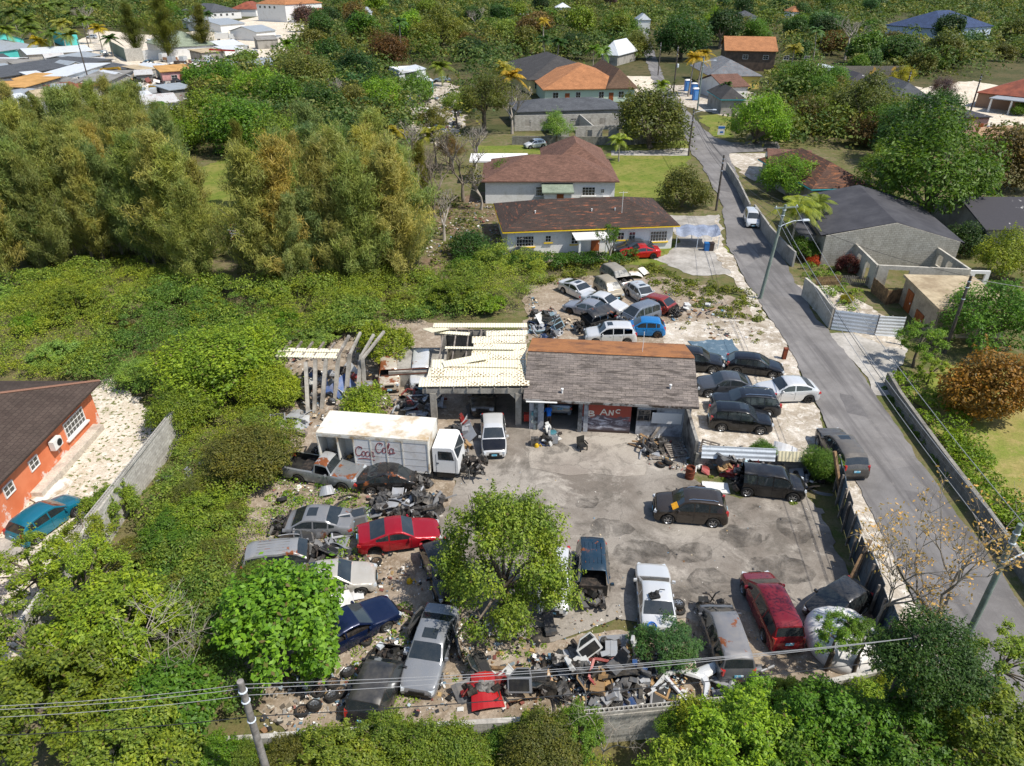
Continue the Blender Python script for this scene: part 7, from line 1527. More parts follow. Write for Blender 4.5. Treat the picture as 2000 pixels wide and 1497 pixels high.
def tree(cx, cy, wpx, kind, col, label, name='broadleaf_tree', cat='tree', group=None, zs=1.0, hc=None):
    """tree whose crown shows centred on a photo pixel with a given width; hc = height of the crown's centre"""
    z = hc or 4.0
    for _ in range(6):
        p = G(cx, cy, z); dep = p.y * math.cos(TH) + (H - z) * math.sin(TH); rad = wpx * dep / F / 2
        z = hc or rad * zs * HC.get(kind, .62)
    return place(name, label, cat, p.x, p.y, rad, kind, col, group, zs, hc)
# --- feathery casuarinas
def casu(seed, n=21000):
    g = np.random.default_rng(seed); pts = []; dirs = []; rr = random.Random(seed); m = MB()
    bend = Vector((rr.uniform(-.04, .04), rr.uniform(-.04, .04), 0))
    m.tube([(0, 0, 0), bend * .5 + Vector((0, 0, .5)), bend + Vector((0, 0, .97))], [.014, .009, .002], 6)
    nb = 84
    for i in range(nb):
        h = .07 + .9 * (i / nb) ** .9; a = i * 2.4 + rr.uniform(-.5, .5); ln = (.155 * (1 - h) ** .8 + .022) * rr.uniform(.4, 1.7)
        s = Vector((bend.x * h, bend.y * h, h)); e = s + Vector((math.cos(a) * ln, math.sin(a) * ln, ln * rr.uniform(.6, 1.7)))
        m.tube([s, e], [.0035 * (1.2 - h), .001], 4)
        k = int(n / nb * (.45 + ln * 7)); f = g.beta(1.6, 1.1, k)[:, None]
        p = np.array(s) * (1 - f) + np.array(e) * f; tuft = sph(g, max(2, k // 14)) * .035; p = p + tuft[g.integers(0, len(tuft), k)] + g.normal(size=(k, 3)) * .012; pts.append(p)
        out = np.array(e - s) / ln; dirs.append(np.tile(out * .5 + [0, 0, .75], (k, 1)) + g.normal(size=(k, 3)) * .55)
    p = np.concatenate(pts); d = np.concatenate(dirs); k = len(p)
    nr = p * [1.4, 1.4, 0] + [0, 0, .35] + g.normal(size=(k, 3)) * .45
    me = leafmesh('crown', quads(p, nr, .034 * g.uniform(.5, 1.4, k), .12, g, d), NEEDLE)
    o = m.build('trunk', BARK, None, 60); tm = o.data; bpy.data.objects.remove(o); return me, tm
CAS = [casu(s) for s in (1, 2, 3, 4)]
def casuarina(bx, by, h, col, label, group=None, wide=1.0):
    _tn[0] += 1; r = random.Random(_tn[0] * 7 + 3); p = G(bx, by); me, tm = CAS[_tn[0] % 4]
    root = thing('casuarina_tree', label, 'tree', (p.x, p.y, 0), r.uniform(0, 6.28), group)
    for nm, q in (('crown', me), ('trunk', tm)):
        o = link(nm, q, root); o.scale = (h * wide, h * wide, h); o.color = tcol(col, r)
GL = 'feathery trees of the grove'
rows = [[(20, 548), (75, 542), (130, 525), (190, 518), (250, 512), (310, 522), (365, 545), (425, 575), (525, 590), (575, 578), (640, 572), (705, 568), (765, 556)],
        [(-10, 482), (50, 472), (110, 462), (170, 452), (232, 452), (292, 458), (350, 468), (380, 505), (560, 520), (615, 505), (680, 508), (738, 505), (792, 520)],
        [(20, 412), (88, 402), (150, 392), (215, 388), (280, 392), (335, 405), (640, 440), (718, 436)], [(0, 352), (68, 342), (130, 337), (200, 332), (268, 335), (320, 350)]]
lbr = ['olive feathery tree at the near edge of the grove, above the green thicket', 'olive feathery tree inside the grove, one row behind its near edge', 'olive feathery tree in the middle of the grove', 'olive feathery tree on the far side of the grove, before the settlement sheds']
rg = random.Random(5)
for k, row in enumerate(rows):
    for bx, by in row:
        for rep_ in range(3 if not 380 < bx < 560 else 1): casuarina(bx + rg.uniform(-26, 26), by + rg.uniform(-16, 10), rg.uniform(9.5, 14.5), rg.choice(['#98a266', '#8e9a64', '#a2a264', '#8a9866', '#a8a066']), lbr[k], GL, rg.uniform(.85, 1.15))
casuarina(330, 118, 21, 'ol', 'huge dark feathery tree towering over the settlement lane', None, 1.25)
casuarina(270, 110, 17, 'ol', 'tall dark feathery tree left of the huge one at the settlement lane', None, 1.2)
casuarina(400, 108, 16, 'ol', 'tall dark feathery tree right of the huge one, above the green roof', None, 1.2)
casuarina(820, 420, 9, 'o', 'lone slim feathery tree at the right end of the grove', None, .9)
casuarina(485, 405, 11, 'o', 'slim feathery tree standing in the grassy clearing', None, .7)
# --- palms
def palmmesh(seed, nf=17):
    g = np.random.default_rng(seed); rr = random.Random(seed); vs = []
    for i in range(nf):
        a = i * 2.4 + rr.uniform(-.2, .2); el = rr.uniform(-.25, 1.15); s = np.linspace(0, 1, 15)
        dx = s * math.cos(el) + 0; z = s * math.sin(el) - .62 * s ** 2.1; L = rr.uniform(.8, 1.1)
        pts = np.stack([np.cos(a) * dx, np.sin(a) * dx, z], 1) * L
        side = np.array([-math.sin(a), math.cos(a), 0])
        for j in range(1, 15):
            tg = pts[j] - pts[j - 1]; tg /= np.linalg.norm(tg); wl = .26 * math.sin(math.pi * min(1, .12 + s[j] * .92)) + .05
            for sg in (-1, 1):
                for q in (0, .5):
                    b = pts[j - 1] * (1 - q) + pts[j] * q; tip = b + (side * sg * .8 + tg * .55 + np.array([0, 0, -.42])) * wl; w = tg * .02
                    vs += [b - w, b + w, tip + w * .2, tip - w * .2]
            up = np.cross(side, tg) * 0 + side * .008
            vs += [pts[j - 1] - up, pts[j - 1] + up, pts[j] + up, pts[j] - up]
    return leafmesh('crown', np.array(vs), LEAF)
PALM = [palmmesh(s) for s in (1, 2, 3)]
def palm(cx, cy, wpx, col, h, label, group=None):
    _tn[0] += 1; r = random.Random(_tn[0]); p = G(cx, cy, h); dep = p.y * math.cos(TH) + (H - h) * math.sin(TH); R = wpx * dep / F / 2
    lean = Vector((r.uniform(-.08, .08), r.uniform(-.05, .05), 0)) * h
    root = thing('palm_tree', label, 'palm tree', (p.x - lean.x, p.y - lean.y, 0), 0, group)
    o = link('crown', PALM[_tn[0] % 3], root, (lean.x, lean.y, h)); o.scale = (R, R, R); o.rotation_euler = (0, 0, r.uniform(0, 6)); o.color = tcol(col, r)
    m = MB(); m.tube([(0, 0, 0), (lean.x * .3, lean.y * .3, h * .4), (lean.x * .75, lean.y * .75, h * .8), (lean.x, lean.y, h)], [.024 * h + .05, .016 * h + .04, .014 * h + .03, .014 * h + .03], 8); m.build('trunk', PBARK, root, 50)
for a in [(1560, 405, 125, '#7a8a30', 5.5, 'palm with yellowed hanging fronds at the roadside garden below the tall green pole'), (1600, 395, 90, 'gy', 5.0, 'greener palm right behind the roadside garden palm'),
          (1358, 112, 62, '#a58a24', 9, 'tall yellow palm on the corner by the yellow house'), (1375, 105, 55, '#9a8a2a', 9.5, 'second yellow palm just right of the tall one'), (1062, 40, 34, '#a89028', 12, 'tall yellow topped palm behind the dark hall roof'),
          (1062, 78, 50, 'd', 9, 'dark royal palm at the left back of the dark hall roof'), (1092, 82, 50, 'd', 9, 'dark royal palm at the middle back of the dark hall roof'), (1180, 100, 52, 'g', 8, 'green royal palm at the right back of the dark hall roof'), (1160, 95, 44, 'g', 7, 'small green palm beside the right hand royal palm'),
          (1210, 272, 62, '#8a9a3a', 3.6, 'young palm at the end of the low stone wall'), (1292, 165, 55, '#7d9036', 5, 'palm beside the road behind the dark flat topped tree'), (1552, 95, 55, '#8a8440', 9, 'leaning palm on the right behind the yellow house'),
          (1000, 148, 80, '#a08a2c', 6.5, 'yellow fronded palm left of the orange shingled roof'), (985, 130, 60, '#8a8a34', 7, 'olive palm behind the yellow fronded one'), (780, 42, 46, 'bl', 12, 'tall slender green palm in the middle woods'),
          (845, 262, 100, '#8a8a2a', 5, 'palm with drooping yellow fronds behind the grove'), (772, 255, 60, '#94902a', 5, 'smaller yellow palm left of the drooping one'), (1595, 60, 50, 'bl', 10, 'dark palm in the woods right of the long brown building'),
          (312, 205, 40, 'g', 7, 'green palm beside the rusty long shed'), (75, 80, 60, '#a89a24', 6, 'yellow palm between the metal roofs and the turquoise wall'), (190, 55, 50, '#9a8a26', 8, 'yellow palm at the settlement lane'), (215, 75, 50, 'd', 6, 'dark palm at the head of the green fence'),
          (560, 85, 46, 'g', 7, 'green palm by the parked pickup at the edge of the settlement'), (405, 28, 36, 'd', 9, 'dark palm behind the small pyramid roof'), (860, 130, 70, 'gy', 5, 'bushy palm behind the pale blue grey car'), (1420, 165, 36, 'd', 5, 'small dark palm in front of the yellow house'), (1640, 415, 60, 'g', 3.5, 'short palm against the black felt roof')]: palm(*a)
GP2 = 'coconut palms in the far left grove'
for cx, cy in ((20, 25), (52, 40), (85, 18), (118, 45), (140, 22), (165, 40), (10, 60), (100, 65), (135, 68), (60, 60), (180, 15), (35, 8), (112, 10)):
    palm(cx, cy, rg.uniform(50, 70), rg.choice(['#5a6e34', '#667a38', '#7a8240', 'g']), rg.uniform(7, 9), 'coconut palm in the dense palm grove at the top left', GP2)
# --- branching bare trees
def baremesh(seed, depth=5, spread=.55, r0=.035, up=.25, twig=True, name='trunk', mat=PBARK, h0=.22, leaves=0, nsplit=(2, 3)):
    rr = random.Random(seed); m = MB(); tips = []
    def grow(p, d, L, r, k):
        q = p + d * L * .5 + Vector((rr.uniform(-.06, .06), rr.uniform(-.06, .06), rr.uniform(-.03, .06))) * L; e = p + d * L
        m.tube([p, q, e], [r, r * .82, r * .62], 6 if k < 2 else 4, cap=False)
        if k >= depth: tips.append((e, d)); return
        for i in range(rr.choice(nsplit) + (1 if k == 0 else 0)):
            n_ = (d + Vector((rr.uniform(-1, 1), rr.uniform(-1, 1), rr.uniform(-.5, .7) + up)) * spread * 1.5).normalized(); grow(e, n_, L * rr.uniform(.6, .85), r * .6, k + 1)
        if k >= depth - 2: tips.append((e, d))
    grow(Vector((0, 0, 0)), Vector((0, 0, 1)), h0, r0, 0)
    o = m.build('trunk', mat, None, 60); me = o.data; bpy.data.objects.remove(o); return me, tips
def baretree(bx, by, h, seed, label, mat=PBARK, leaves=0, lsize=.2, lmat=None, lcol=None, group=None, name='bare_tree', world=None, **kw):
    me, tips = baremesh(seed, mat=mat, **kw); p = Vector((*world, 0)) if world else G(bx, by); root = thing(name, label, 'tree', (p.x, p.y, 0), seed, group)
    top = max(t[0].z for t in tips); s = h / top
    t = link('trunk', me, root); t.scale = (s, s, s)
    if leaves:
        g = np.random.default_rng(seed); T = np.array([t_[0] for t_ in tips]) * s; k = leaves; c = T[g.integers(0, len(T), k)] + g.normal(size=(k, 3)) * lsize * .9
        nr = g.normal(size=(k, 3)) + [0, 0, .5]; o = link('leaves', leafmesh('leaves', quads(c, nr, lsize * g.uniform(.6, 1.3, k), .5, g), lmat or DRYL), root)
        if lcol: o.color = tcol(lcol, random.Random(seed))
    return root
baretree(0, 0, 9.6, 21, 'nearly bare tree with curled tan leaves over the road corner', leaves=950, lsize=.16, world=(19.0, 22.0), depth=6, spread=.58, r0=.0075, h0=.14, up=.35)
baretree(0, 0, 6.5, 27, 'smaller half bare tree with tan leaves beside the dark sheet fence', leaves=420, lsize=.17, world=(17.6, 23.6), depth=6, spread=.55, r0=.007, h0=.12)
for bx, by, h_, sd_, lb in ((850, 430, 8.5, 31, 'sprawling grey leafless tree left of the two white houses'), (905, 395, 8, 32, 'leafless grey tree beside the shingled white house'), (885, 340, 7, 33, 'bare purple grey tree behind the sprawling leafless one'), (940, 410, 6, 36, 'low bare tree at the left corner of the long bungalow'),
                            (868, 470, 6, 46, 'low grey tangle of leafless branches above the debris left of the bungalow'), (835, 395, 8, 47, 'grey leafless tree at the right end of the feathery grove'), (930, 330, 7, 48, 'leafless grey tree between brown shingle roof and rubble'), (800, 330, 8, 49, 'leafless brownish tree just behind the grove'), (945, 262, 11, 34, 'tall thin branched tree behind the rubble lot'), (1000, 262, 9, 35, 'bare branched tree left of the roofless shell'), (665, 215, 7, 41, 'dull purple leafless tree among green crowns'), (930, 70, 12, 42, 'purple leafless tree in the middle woods'), (1650, 118, 14, 43, 'pale leafless tree in the woods behind the far lot'), (175, 62, 12, 45, 'pinkish bare tree behind the turquoise wall')):
    baretree(bx, by, h_, sd_, lb, mat=BARK if sd_ in (31, 32, 34, 47) else PBARK, depth=6, spread=.62, r0=.026, leaves=250 if sd_ in (33, 36, 35) else (900 if sd_ == 34 else 0), lsize=.3, lmat=LEAF, lcol='ol')
baretree(1190, 520, 4.4, 51, 'multi stemmed small tree, bare below and green on top, before the white bungalow', depth=4, spread=.35, h0=.16, r0=.018, leaves=1800, lsize=.16, lmat=LEAF, lcol='g')
# --- single trees that stand out
TL = [
 (982, 1100, 305, 'airy', '#7b8a32', 'big loose yellow green tree standing in the middle of the yard', dict(hc=3.6, zs=1.15)),
 (548, 1215, 285, 'almond', '#628826', 'broad leaved bright green tree in the lower left of the yard', dict(hc=2.9)),
 (430, 720, 300, 'near', 'yg', 'wide bright green fig tree between thicket and fallen shed', dict(zs=.7)), (520, 760, 150, 'near', 'yg', 'lower bright bough tree on the right of the wide fig tree', dict(zs=.9)),
 (490, 900, 210, 'near', 'ol', 'dull olive shrub tree left of the delivery truck', dict(zs=.8)), (350, 800, 160, 'near', 'gy', 'leafy tree at the far end of the pale block wall', dict(zs=.9)), (720, 790, 120, 'bush', 'yg', 'bright bush right behind the delivery truck box', {}), (750, 680, 130, 'bush', 'yg', 'bright creeper bush around the leaning posts', {}),
 (1310, 1258, 150, 'fern', 'bl', 'dark ferny shrub growing over the tail of the white saloon', {}), (1490, 882, 62, 'near', 'g', 'small round tree growing against the low wall by the metal sheets', {}), (1606, 908, 96, 'near', 'g', 'small round tree beside the roadside wagon', {}),
 (1275, 238, 165, 'broad', 'ol', 'dark wide spreading tree beside the road, right of the roofless shell', {}), (1090, 248, 80, 'lace', 'lg', 'light green feathery tree before the roofless shell', {}), (1335, 372, 108, 'broad', 'ol', 'dark olive tree on the lawn beside the road', {}), (985, 352, 84, 'broad', 'g', 'round green tree at the left wall of the shingled house', {}), (915, 482, 95, 'broad', 'd', 'dark green bush tree left of the white bungalow', dict(zs=.8)),
 (945, 195, 130, 'lace', 'ol', 'tall thin crowned olive tree beside the rubble lot', {}), (1545, 345, 128, 'mango', 'b', 'bright green mango tree at the road side wing', {}), (1482, 238, 135, 'mango', 'b', 'large bright green tree at the road junction', {}), (1690, 210, 160, 'mango', 'ol', 'olive mango tree in front of the cream house', {}), (1700, 258, 90, 'broad', 'bw', 'rust brown tree below the olive mango tree', {}),
 (1600, 230, 90, 'broad', 'gy', 'green tree between road junction tree and olive mango', {}), (1560, 165, 110, 'broad', 'g', 'green tree right of the small grey cottage', {}), (1620, 165, 90, 'broad', 'g', 'green tree beside the torn roof house', {}), (1795, 260, 200, 'mango', 'd', 'deep green mango tree below the cream house', {}), (1835, 345, 290, 'mango', 'g', 'huge mango tree with yellow flower tips behind the black roof', {}),
 (1745, 325, 140, 'mango', 'gy', 'mango tree left of the huge one', {}), (1960, 312, 170, 'broad', 'bw', 'brown olive tree at the right edge below the peach wall', {}), (1975, 505, 150, 'mango', 'yg', 'yellow green tree at the right edge beside the tan roofed store', {}), (1890, 470, 90, 'broad', 'd', 'dark shrub tree behind the roofless room', {}), (1935, 625, 200, 'mango', 'g', 'round mango tree at the right edge above the orange brown tree', {}),
 (1942, 755, 210, 'broad', '#94702c', 'orange brown tree on the dry lawn', {}), (1800, 665, 110, 'sprig', 'b', 'young bright tree at the corner of the concrete driveway', {}), (1820, 720, 70, 'sprig', 'yg', 'small yellow green tree against the corner of the roadside wall', {}), (1760, 152, 62, 'lace', 'y', 'bright yellow tree on the far pale lot', {}), (1842, 172, 66, 'lace', 'pu', 'dusky purple tree beside the cream house', {}), (1838, 205, 70, 'broad', 'd', 'dark green tree right of the cream house', {}),
 (855, 62, 118, 'mango', '#66702c', 'big olive domed tree in the middle woods', {}), (920, 98, 66, 'broad', 'dd', 'very dark tree right of the big olive dome', {}), (742, 200, 112, 'mango', 'b', 'bright round green tree in front of the white shed', {}), (812, 175, 80, 'broad', 'g', 'green tree hiding the foot of the white shed', {}), (690, 140, 95, 'broad', 'dd', 'dark dense tree left of the white shed', {}), (760, 102, 92, 'broad', '#6a4a2c', 'brown leaved tree behind the white shed', {}),
 (430, 162, 110, 'broad', 'g', 'green tree right of the pink workshop', {}), (505, 185, 120, 'broad', 'b', 'bright green tree right of the settlement', {}), (400, 232, 130, 'broad', 'gy', 'green tree behind the rusty long shed', {}), (470, 255, 150, 'broad', 'g', 'large green tree above the grassy clearing', {}), (545, 200, 130, 'broad', 'g', 'green tree in the belt right of the settlement', {}), (590, 148, 120, 'broad', 'ol', 'dull green tree in the belt below the villa', {}),
 (620, 218, 120, 'broad', 'd', 'dark green tree in the belt behind the grove', {}), (560, 285, 150, 'broad', 'gy', 'yellowish green tree right of the grassy clearing', {}), (650, 290, 110, 'broad', 'g', 'green tree just behind the right part of the grove', {}), (350, 265, 100, 'broad', 'b', 'bright tree at the left end of the grassy clearing', {}), (1242, 92, 70, 'broad', 'ol', 'olive round tree at the left of the upper road', {}), (1330, 78, 120, 'broad', 'd', 'dark tree at the right of the upper road', {}),
 (1400, 45, 66, 'mango', 'b', 'bright green round tree right of the upper road', {}), (1720, 395, 70, 'broad', 'g', 'green bush tree behind the black roof ridge', {}), (1660, 520, 60, 'bush', '#5a2a2a', 'dark red leaved shrub in the roofless front room', {}), (1570, 490, 70, 'bush', 'g', 'lush green shrubs in the roadside garden', {}), (1625, 470, 60, 'bush', 'yg', 'yellow green shrub at the left wall of the concrete house', {}), (1590, 510, 30, 'bush', '#b5481c', 'orange red croton shrub in the roadside garden', {}),
 (1655, 585, 30, 'bush', 'y', 'yellow shrub in the garden behind the metal fence', {}), (1700, 640, 30, 'bush', 'g', 'low green shrub inside the metal fence', {}),
 (1990, 215, 40, 'bush', 'g', 'round clipped shrub in front of the porch', {}), (1210, 58, 80, 'broad', 'g', 'green tree behind the white pointed roof', {}), (1150, 50, 80, 'broad', 'ol', 'olive tree behind the dark hall', {}), (1120, 92, 70, 'broad', 'dd', 'dark tree between the royal palms', {}), (1480, 62, 60, 'broad', 'g', 'green tree left of the long brown building', {})]
for a in TL: tree(*a[:6], **a[6])
for a in ((845, 235, 80, 'lace', 'ol', 'thin olive tree standing on the rubble lot'), (890, 205, 80, 'lace', 'gy', 'thin green tree at the right side of the rubble lot'), (880, 290, 80, 'lace', 'bw', 'brownish thin tree between rubble lot and grove'), (1755, 105, 90, 'far', 'd', 'dark tree in front of the blue roofed house'), (1850, 100, 90, 'far', 'ol', 'olive tree right of the blue roofed house'), (1690, 95, 90, 'far', 'g', 'green tree left of the blue roofed house')): tree(*a)
# near trees along the bottom edge and right corner, placed in metres
for cx, cy, w_, kind, col, hc, lb in ((1812, 1290, 265, 'near', 'd', 6.5, 'dark dense tree at lower right that swallows the wires'), (1650, 1440, 230, 'rough', 'g', 4.0, 'green tree at the bottom right in front of the white tank'), (1455, 1460, 230, 'rough', '#7f9a2a', 3.4, 'yellow green tree at the right end of the exposed hollow block wall'), (1925, 1430, 240, 'rough', 'gy', 4.6, 'green tree at the lower right edge beside the road'),
        (1750, 1470, 220, 'rough', 'g', 4.2, 'green tree at the bottom edge below the dark dense tree'), (1330, 1530, 180, 'rough', 'yg', 2.6, 'low yellow green tree at the bottom edge below the block wall'), (1560, 1520, 220, 'rough', 'g', 3.4, 'green tree at the bottom edge, right of the yellow green one'), (1960, 1290, 170, 'sprig', 'yg', 4.2, 'sparse yellow green tree under the street lamp'), (1640, 1235, 110, 'sprig', 'b', 2.6, 'young bright tree in front of the white tank'), (1690, 1250, 110, 'sprig', 'g', 2.4, 'second young tree half over the white tank'),
        (165, 1050, 130, 'sprig', 'yg', 1.9, 'small sparse tree hiding the near part of the pale wall'), (215, 985, 100, 'rough', 'gy', 1.2, 'bush growing against the middle of the pale wall'), (60, 1110, 190, 'sprig', 'yg', 2.6, 'sparse yellow green tree in front of the teal hatchback'), (160, 1130, 200, 'sprig', 'yg', 2.8, 'sparse yellow green tree over the near end of the pale wall'), (60, 1250, 230, 'sprig', 'gy', 3.0, 'sparse tree at the left edge below the gravel lot'), (210, 1230, 250, 'rough', 'yg', 3.0, 'leafy yellow green tree with bare poking branches at lower left'), (100, 1370, 260, 'rough', 'gy', 3.2, 'leafy green tree at the bottom left edge'), (330, 1390, 220, 'almond', 'g', 2.4, 'broad leaved tree at the bottom left, left of the pole'), (260, 1460, 240, 'rough', 'gy', 2.8, 'leafy tree at the bottom edge, left of the pole'),
        (650, 1510, 200, 'rough', 'gy', 2.0, 'bushy tree at the bottom edge right of the pole'), (860, 1500, 210, 'near', 'gy', 1.9, 'bushy tree at the bottom edge below the red body shell'), (1060, 1475, 190, 'near', 'ol', 2.0, 'dull olive bush tree at the left end of the exposed block wall'), (760, 1450, 130, 'rough', 'gy', 2.0, 'small bush before the black flat topped wreck'), (560, 1490, 130, 'near', 'ol', 2.0, 'olive bush at the foot of the near utility pole')):
    tree(cx, cy, w_, kind, col, lb, hc=hc)
GS = 'shrubs rising out of the thicket'
rs_ = random.Random(41)
for px, py in ((60, 640), (150, 600), (230, 650), (310, 580), (390, 620), (470, 640), (560, 640), (640, 650), (700, 620), (790, 600), (880, 570), (960, 590), (90, 700), (330, 700), (250, 720), (610, 690), (20, 590), (740, 650)):
    tree(px + rs_.uniform(-20, 20), py + rs_.uniform(-12, 12), rs_.uniform(60, 120), rs_.choice(['rough', 'bush', 'lace', 'rough']), rs_.choice(['g', 'gy', 'ol', 'lg', 'b']), 'leafy shrub rising a little above the green thicket behind the yard', 'leafy_shrub', 'shrub', GS, rs_.uniform(.55, .8))
GS = 'shrubs in the left scrub'
for px, py in ((370, 960), (400, 1000), (350, 1080), (420, 1090), (320, 1160), (390, 1180), (450, 1010), (330, 1040), (480, 1130), (420, 1290), (350, 1300), (240, 1110)):
    tree(px + rs_.uniform(-15, 15), py + rs_.uniform(-12, 12), rs_.uniform(80, 140), rs_.choice(['rough', 'lace', 'rough']), rs_.choice(['g', 'gy', 'ol', 'yg']), 'leafy shrub in the scrub between pale wall and wrecks', 'leafy_shrub', 'shrub', GS, rs_.uniform(.55, .8))
for x, y, h_, sd_, lb in ((-15.6, 20.4, 5.6, 61, 'pale bare branches poking out of the lower left scrub'), (-13.8, 19.0, 5.0, 62, 'long bare twigs left of the utility pole'), (3.6, 16.8, 3.8, 63, 'thin bare branches at the bottom beside the red body shell')):
    baretree(0, 0, h_, sd_, lb, world=(x, y), depth=5, spread=.75, r0=.0065, h0=.2, up=.1)
GB = 'bushes against the front wall'
rb = random.Random(77)
for x in np.arange(-11.2, 17.5, .72):
    if 3.2 < x < 6.6: continue
    yw = 17.2 + (x + 6) * .09 if x < 7 else 18.4 + (x - 7) * .2
    hz = rb.uniform(1.0, 2.0) if x < 3.3 else rb.uniform(1.3, 1.9)
    place('leafy_shrub', 'leafy bush growing against the outside of the front block wall', 'shrub', float(x) + rb.uniform(-.2, .2), yw - rb.uniform(.5, 1.0), rb.uniform(.6, 1.25), rb.choice(['rough', 'rough', 'bush', 'lace', 'near']), rb.choice(['gy', 'ol', 'g', 'yg'] if x < 4 else ['g', 'yg', 'b']), GB, rb.uniform(.8, 1.1), hz)
# --- scattered woodland trees
def inside(p, poly):
    c = False; j = len(poly) - 1
    for i in range(len(poly)):
        a, b = poly[i], poly[j]
        if (a[1] > p[1]) != (b[1] > p[1]) and p[0] < (b[0] - a[0]) * (p[1] - a[1]) / (b[1] - a[1]) + a[0]: c = not c
        j = i
    return c
CLEAR = [[(-100, 240), (-100, 70), (150, 62), (190, 55), (330, 72), (420, 30), (560, -4), (600, 20), (575, 95), (540, 135), (400, 145), (375, 160), (340, 215), (120, 235)], [(385, 315), (545, 300), (560, 470), (455, 480)], [(770, 120), (890, 130), (915, 250), (860, 285), (780, 200)],
         [(900, 280), (985, 190), (1010, 130), (1240, 118), (1255, 60), (1275, 60), (1300, 110), (1400, 90), (1530, 80), (1530, 150), (1480, 215), (1430, 300), (1500, 400), (1560, 560), (1250, 560), (900, 560), (960, 400)], [(1490, 290), (1720, 290), (1760, 400), (1920, 390), (2100, 400), (2100, 480), (1910, 480), (1930, 640), (1500, 640)],
         [(1570, 120), (1650, 112), (1640, 180), (1560, 170)], [(1640, 140), (1800, 152), (1890, 150), (1960, 128), (2100, 130), (2100, 285), (1900, 300), (1850, 268), (1740, 250), (1640, 212)], [(1712, 44), (1860, 44), (1860, 84), (1712, 84)], [(800, 280), (1000, 280), (960, 560), (780, 520)], [(1000, 20), (1050, 20), (1050, 40), (1000, 40)], [(620, 18), (665, 18), (665, 52), (620, 52)]]
rw = random.Random(99); got = []; nW = 0
zones = [(560, 900, 70, 300, 'tree in the green belt left of the road, behind the grove'), (560, 1260, 28, 125, 'tree in the middle woods behind the houses'), (1290, 1720, 28, 130, 'tree in the woods right of the upper road'), (1500, 2040, 60, 290, 'tree among the gardens on the right'), (0, 460, 20, 120, 'tree in the woods around the settlement'), (340, 640, 120, 300, 'tree in the belt between settlement and grove'), (1850, 2060, 30, 130, 'tree in the woods at the far right')]
for zx0, zx1, zy0, zy1, lb in zones:
    nz = 0; cap = {560: 30, 1290: 20, 1500: 40, 0: 12, 340: 22, 1850: 6}[zx0]
    for _ in range(1400):
        px, py = rw.uniform(zx0, zx1), rw.uniform(zy0, zy1)
        if any(inside((px, py), q) for q in CLEAR): continue
        p = G(px, py); rad = rw.uniform(2.4, 4.6) * (1 + p.y / 900)
        if p.y > 560 or any((p.x - q[0]) ** 2 + (p.y - q[1]) ** 2 < ((rad + q[2]) * .72) ** 2 for q in got): continue
        if nz > cap: break
        got.append((p.x, p.y, rad)); nz += 1; dk = 'right of the upper' in lb or 'far right' in lb
        col = rw.choice(['d', 'dd', 'dd', 'bl', 'd', '#3a5a24', 'ol'] if dk else ['g', 'd', 'ol', 'gy', 'g', 'bl', 'ol', '#5a5a30', 'bw', 'd'])
        tone = {'d': 'dark green', 'dd': 'very dark green', 'bl': 'cool green', 'ol': 'olive', 'gy': 'yellowish green', 'g': 'green', '#3a5a24': 'deep green', '#5a5a30': 'drab olive', 'bw': 'brownish'}[col]
        place('broadleaf_tree', tone + ' ' + lb, 'tree', p.x, p.y, rad, 'far' if p.y > 170 else 'broad', col, tone + ' trees, ' + lb.replace('tree in', 'in').replace('tree among', 'among'), rw.uniform(.9, 1.25))
FT = 'tall crowns standing out of the far woods'
for k_ in range(46):
    px, py = rw.uniform(560, 2020), rw.uniform(14, 92)
    if any(inside((px, py), q) for q in CLEAR) or 1230 < px < 1300: continue
    p = G(px, py + 10); col = rw.choice(['g', 'b', 'ol', 'dd', 'gy', 'lg', 'd', 'bw', 'pu', 'd'] if px < 1300 else ['d', 'dd', 'g', 'dd', 'bl', 'ol'])
    if p.y < 620: place('broadleaf_tree', 'tall crown standing out of the far woods near the top of the picture', 'tree', p.x, p.y, rw.uniform(4.5, 7.5), 'far', col, FT, rw.uniform(.9, 1.2), rw.uniform(6.5, 9))
# --- masses nobody could count
def mass(name, spots, mat, nper, leaf, col, asp=.55, up=.6, zs=.7):
    """one object of leaf clumps: spots are (x, y, radius, height)"""
    g = np.random.default_rng(len(spots)); S = np.array(spots); k = len(S)
    i = np.repeat(np.arange(k), nper); q = sph(g, len(i)); q[:, 2] = np.abs(q[:, 2]) * 1.0 - .15
    r = S[i, 2] * (1 - .3 * g.random(len(i)))
    p = np.stack([S[i, 0] + q[:, 0] * r, S[i, 1] + q[:, 1] * r, S[i, 3] - S[i, 2] * zs + q[:, 2] * r * zs], 1); p[:, 2] = np.maximum(p[:, 2], .03)
    lf = (leaf if np.isscalar(leaf) else np.array(leaf)[i]) * g.uniform(.6, 1.4, len(i))
    v = quads(p, q * .5 + [0, 0, up] + g.normal(size=(len(i), 3)) * .45, lf, asp, g)
    o = link(name, leafmesh(name, v, mat)); o.color = (*C(col), 1); tag(o, kind='stuff'); return o
def mass3(name, S, mat, nper, leaf, col, **k):
    nv = lambda q: vnoise(q.x, q.y, q.z); B = [[], [], []]; r = random.Random(1)
    for q in S: B[int(max(0, min(2, 1.5 + 2.6 * nv(Vector((q[0] * .16, q[1] * .16, 3))) + r.uniform(-.7, .7))))].append(q)
    c = C(col)
    for (kr, kg, kb, lf), b in zip(((.64, .8, .95, 1.0), (1, 1, 1, 1.3), (1.3, 1.16, .95, .85)), B):
        if b: o = mass(name, b, mat, nper, leaf * lf, col, **k); o.color = (c[0] * kr, c[1] * kg, c[2] * kb, 1)
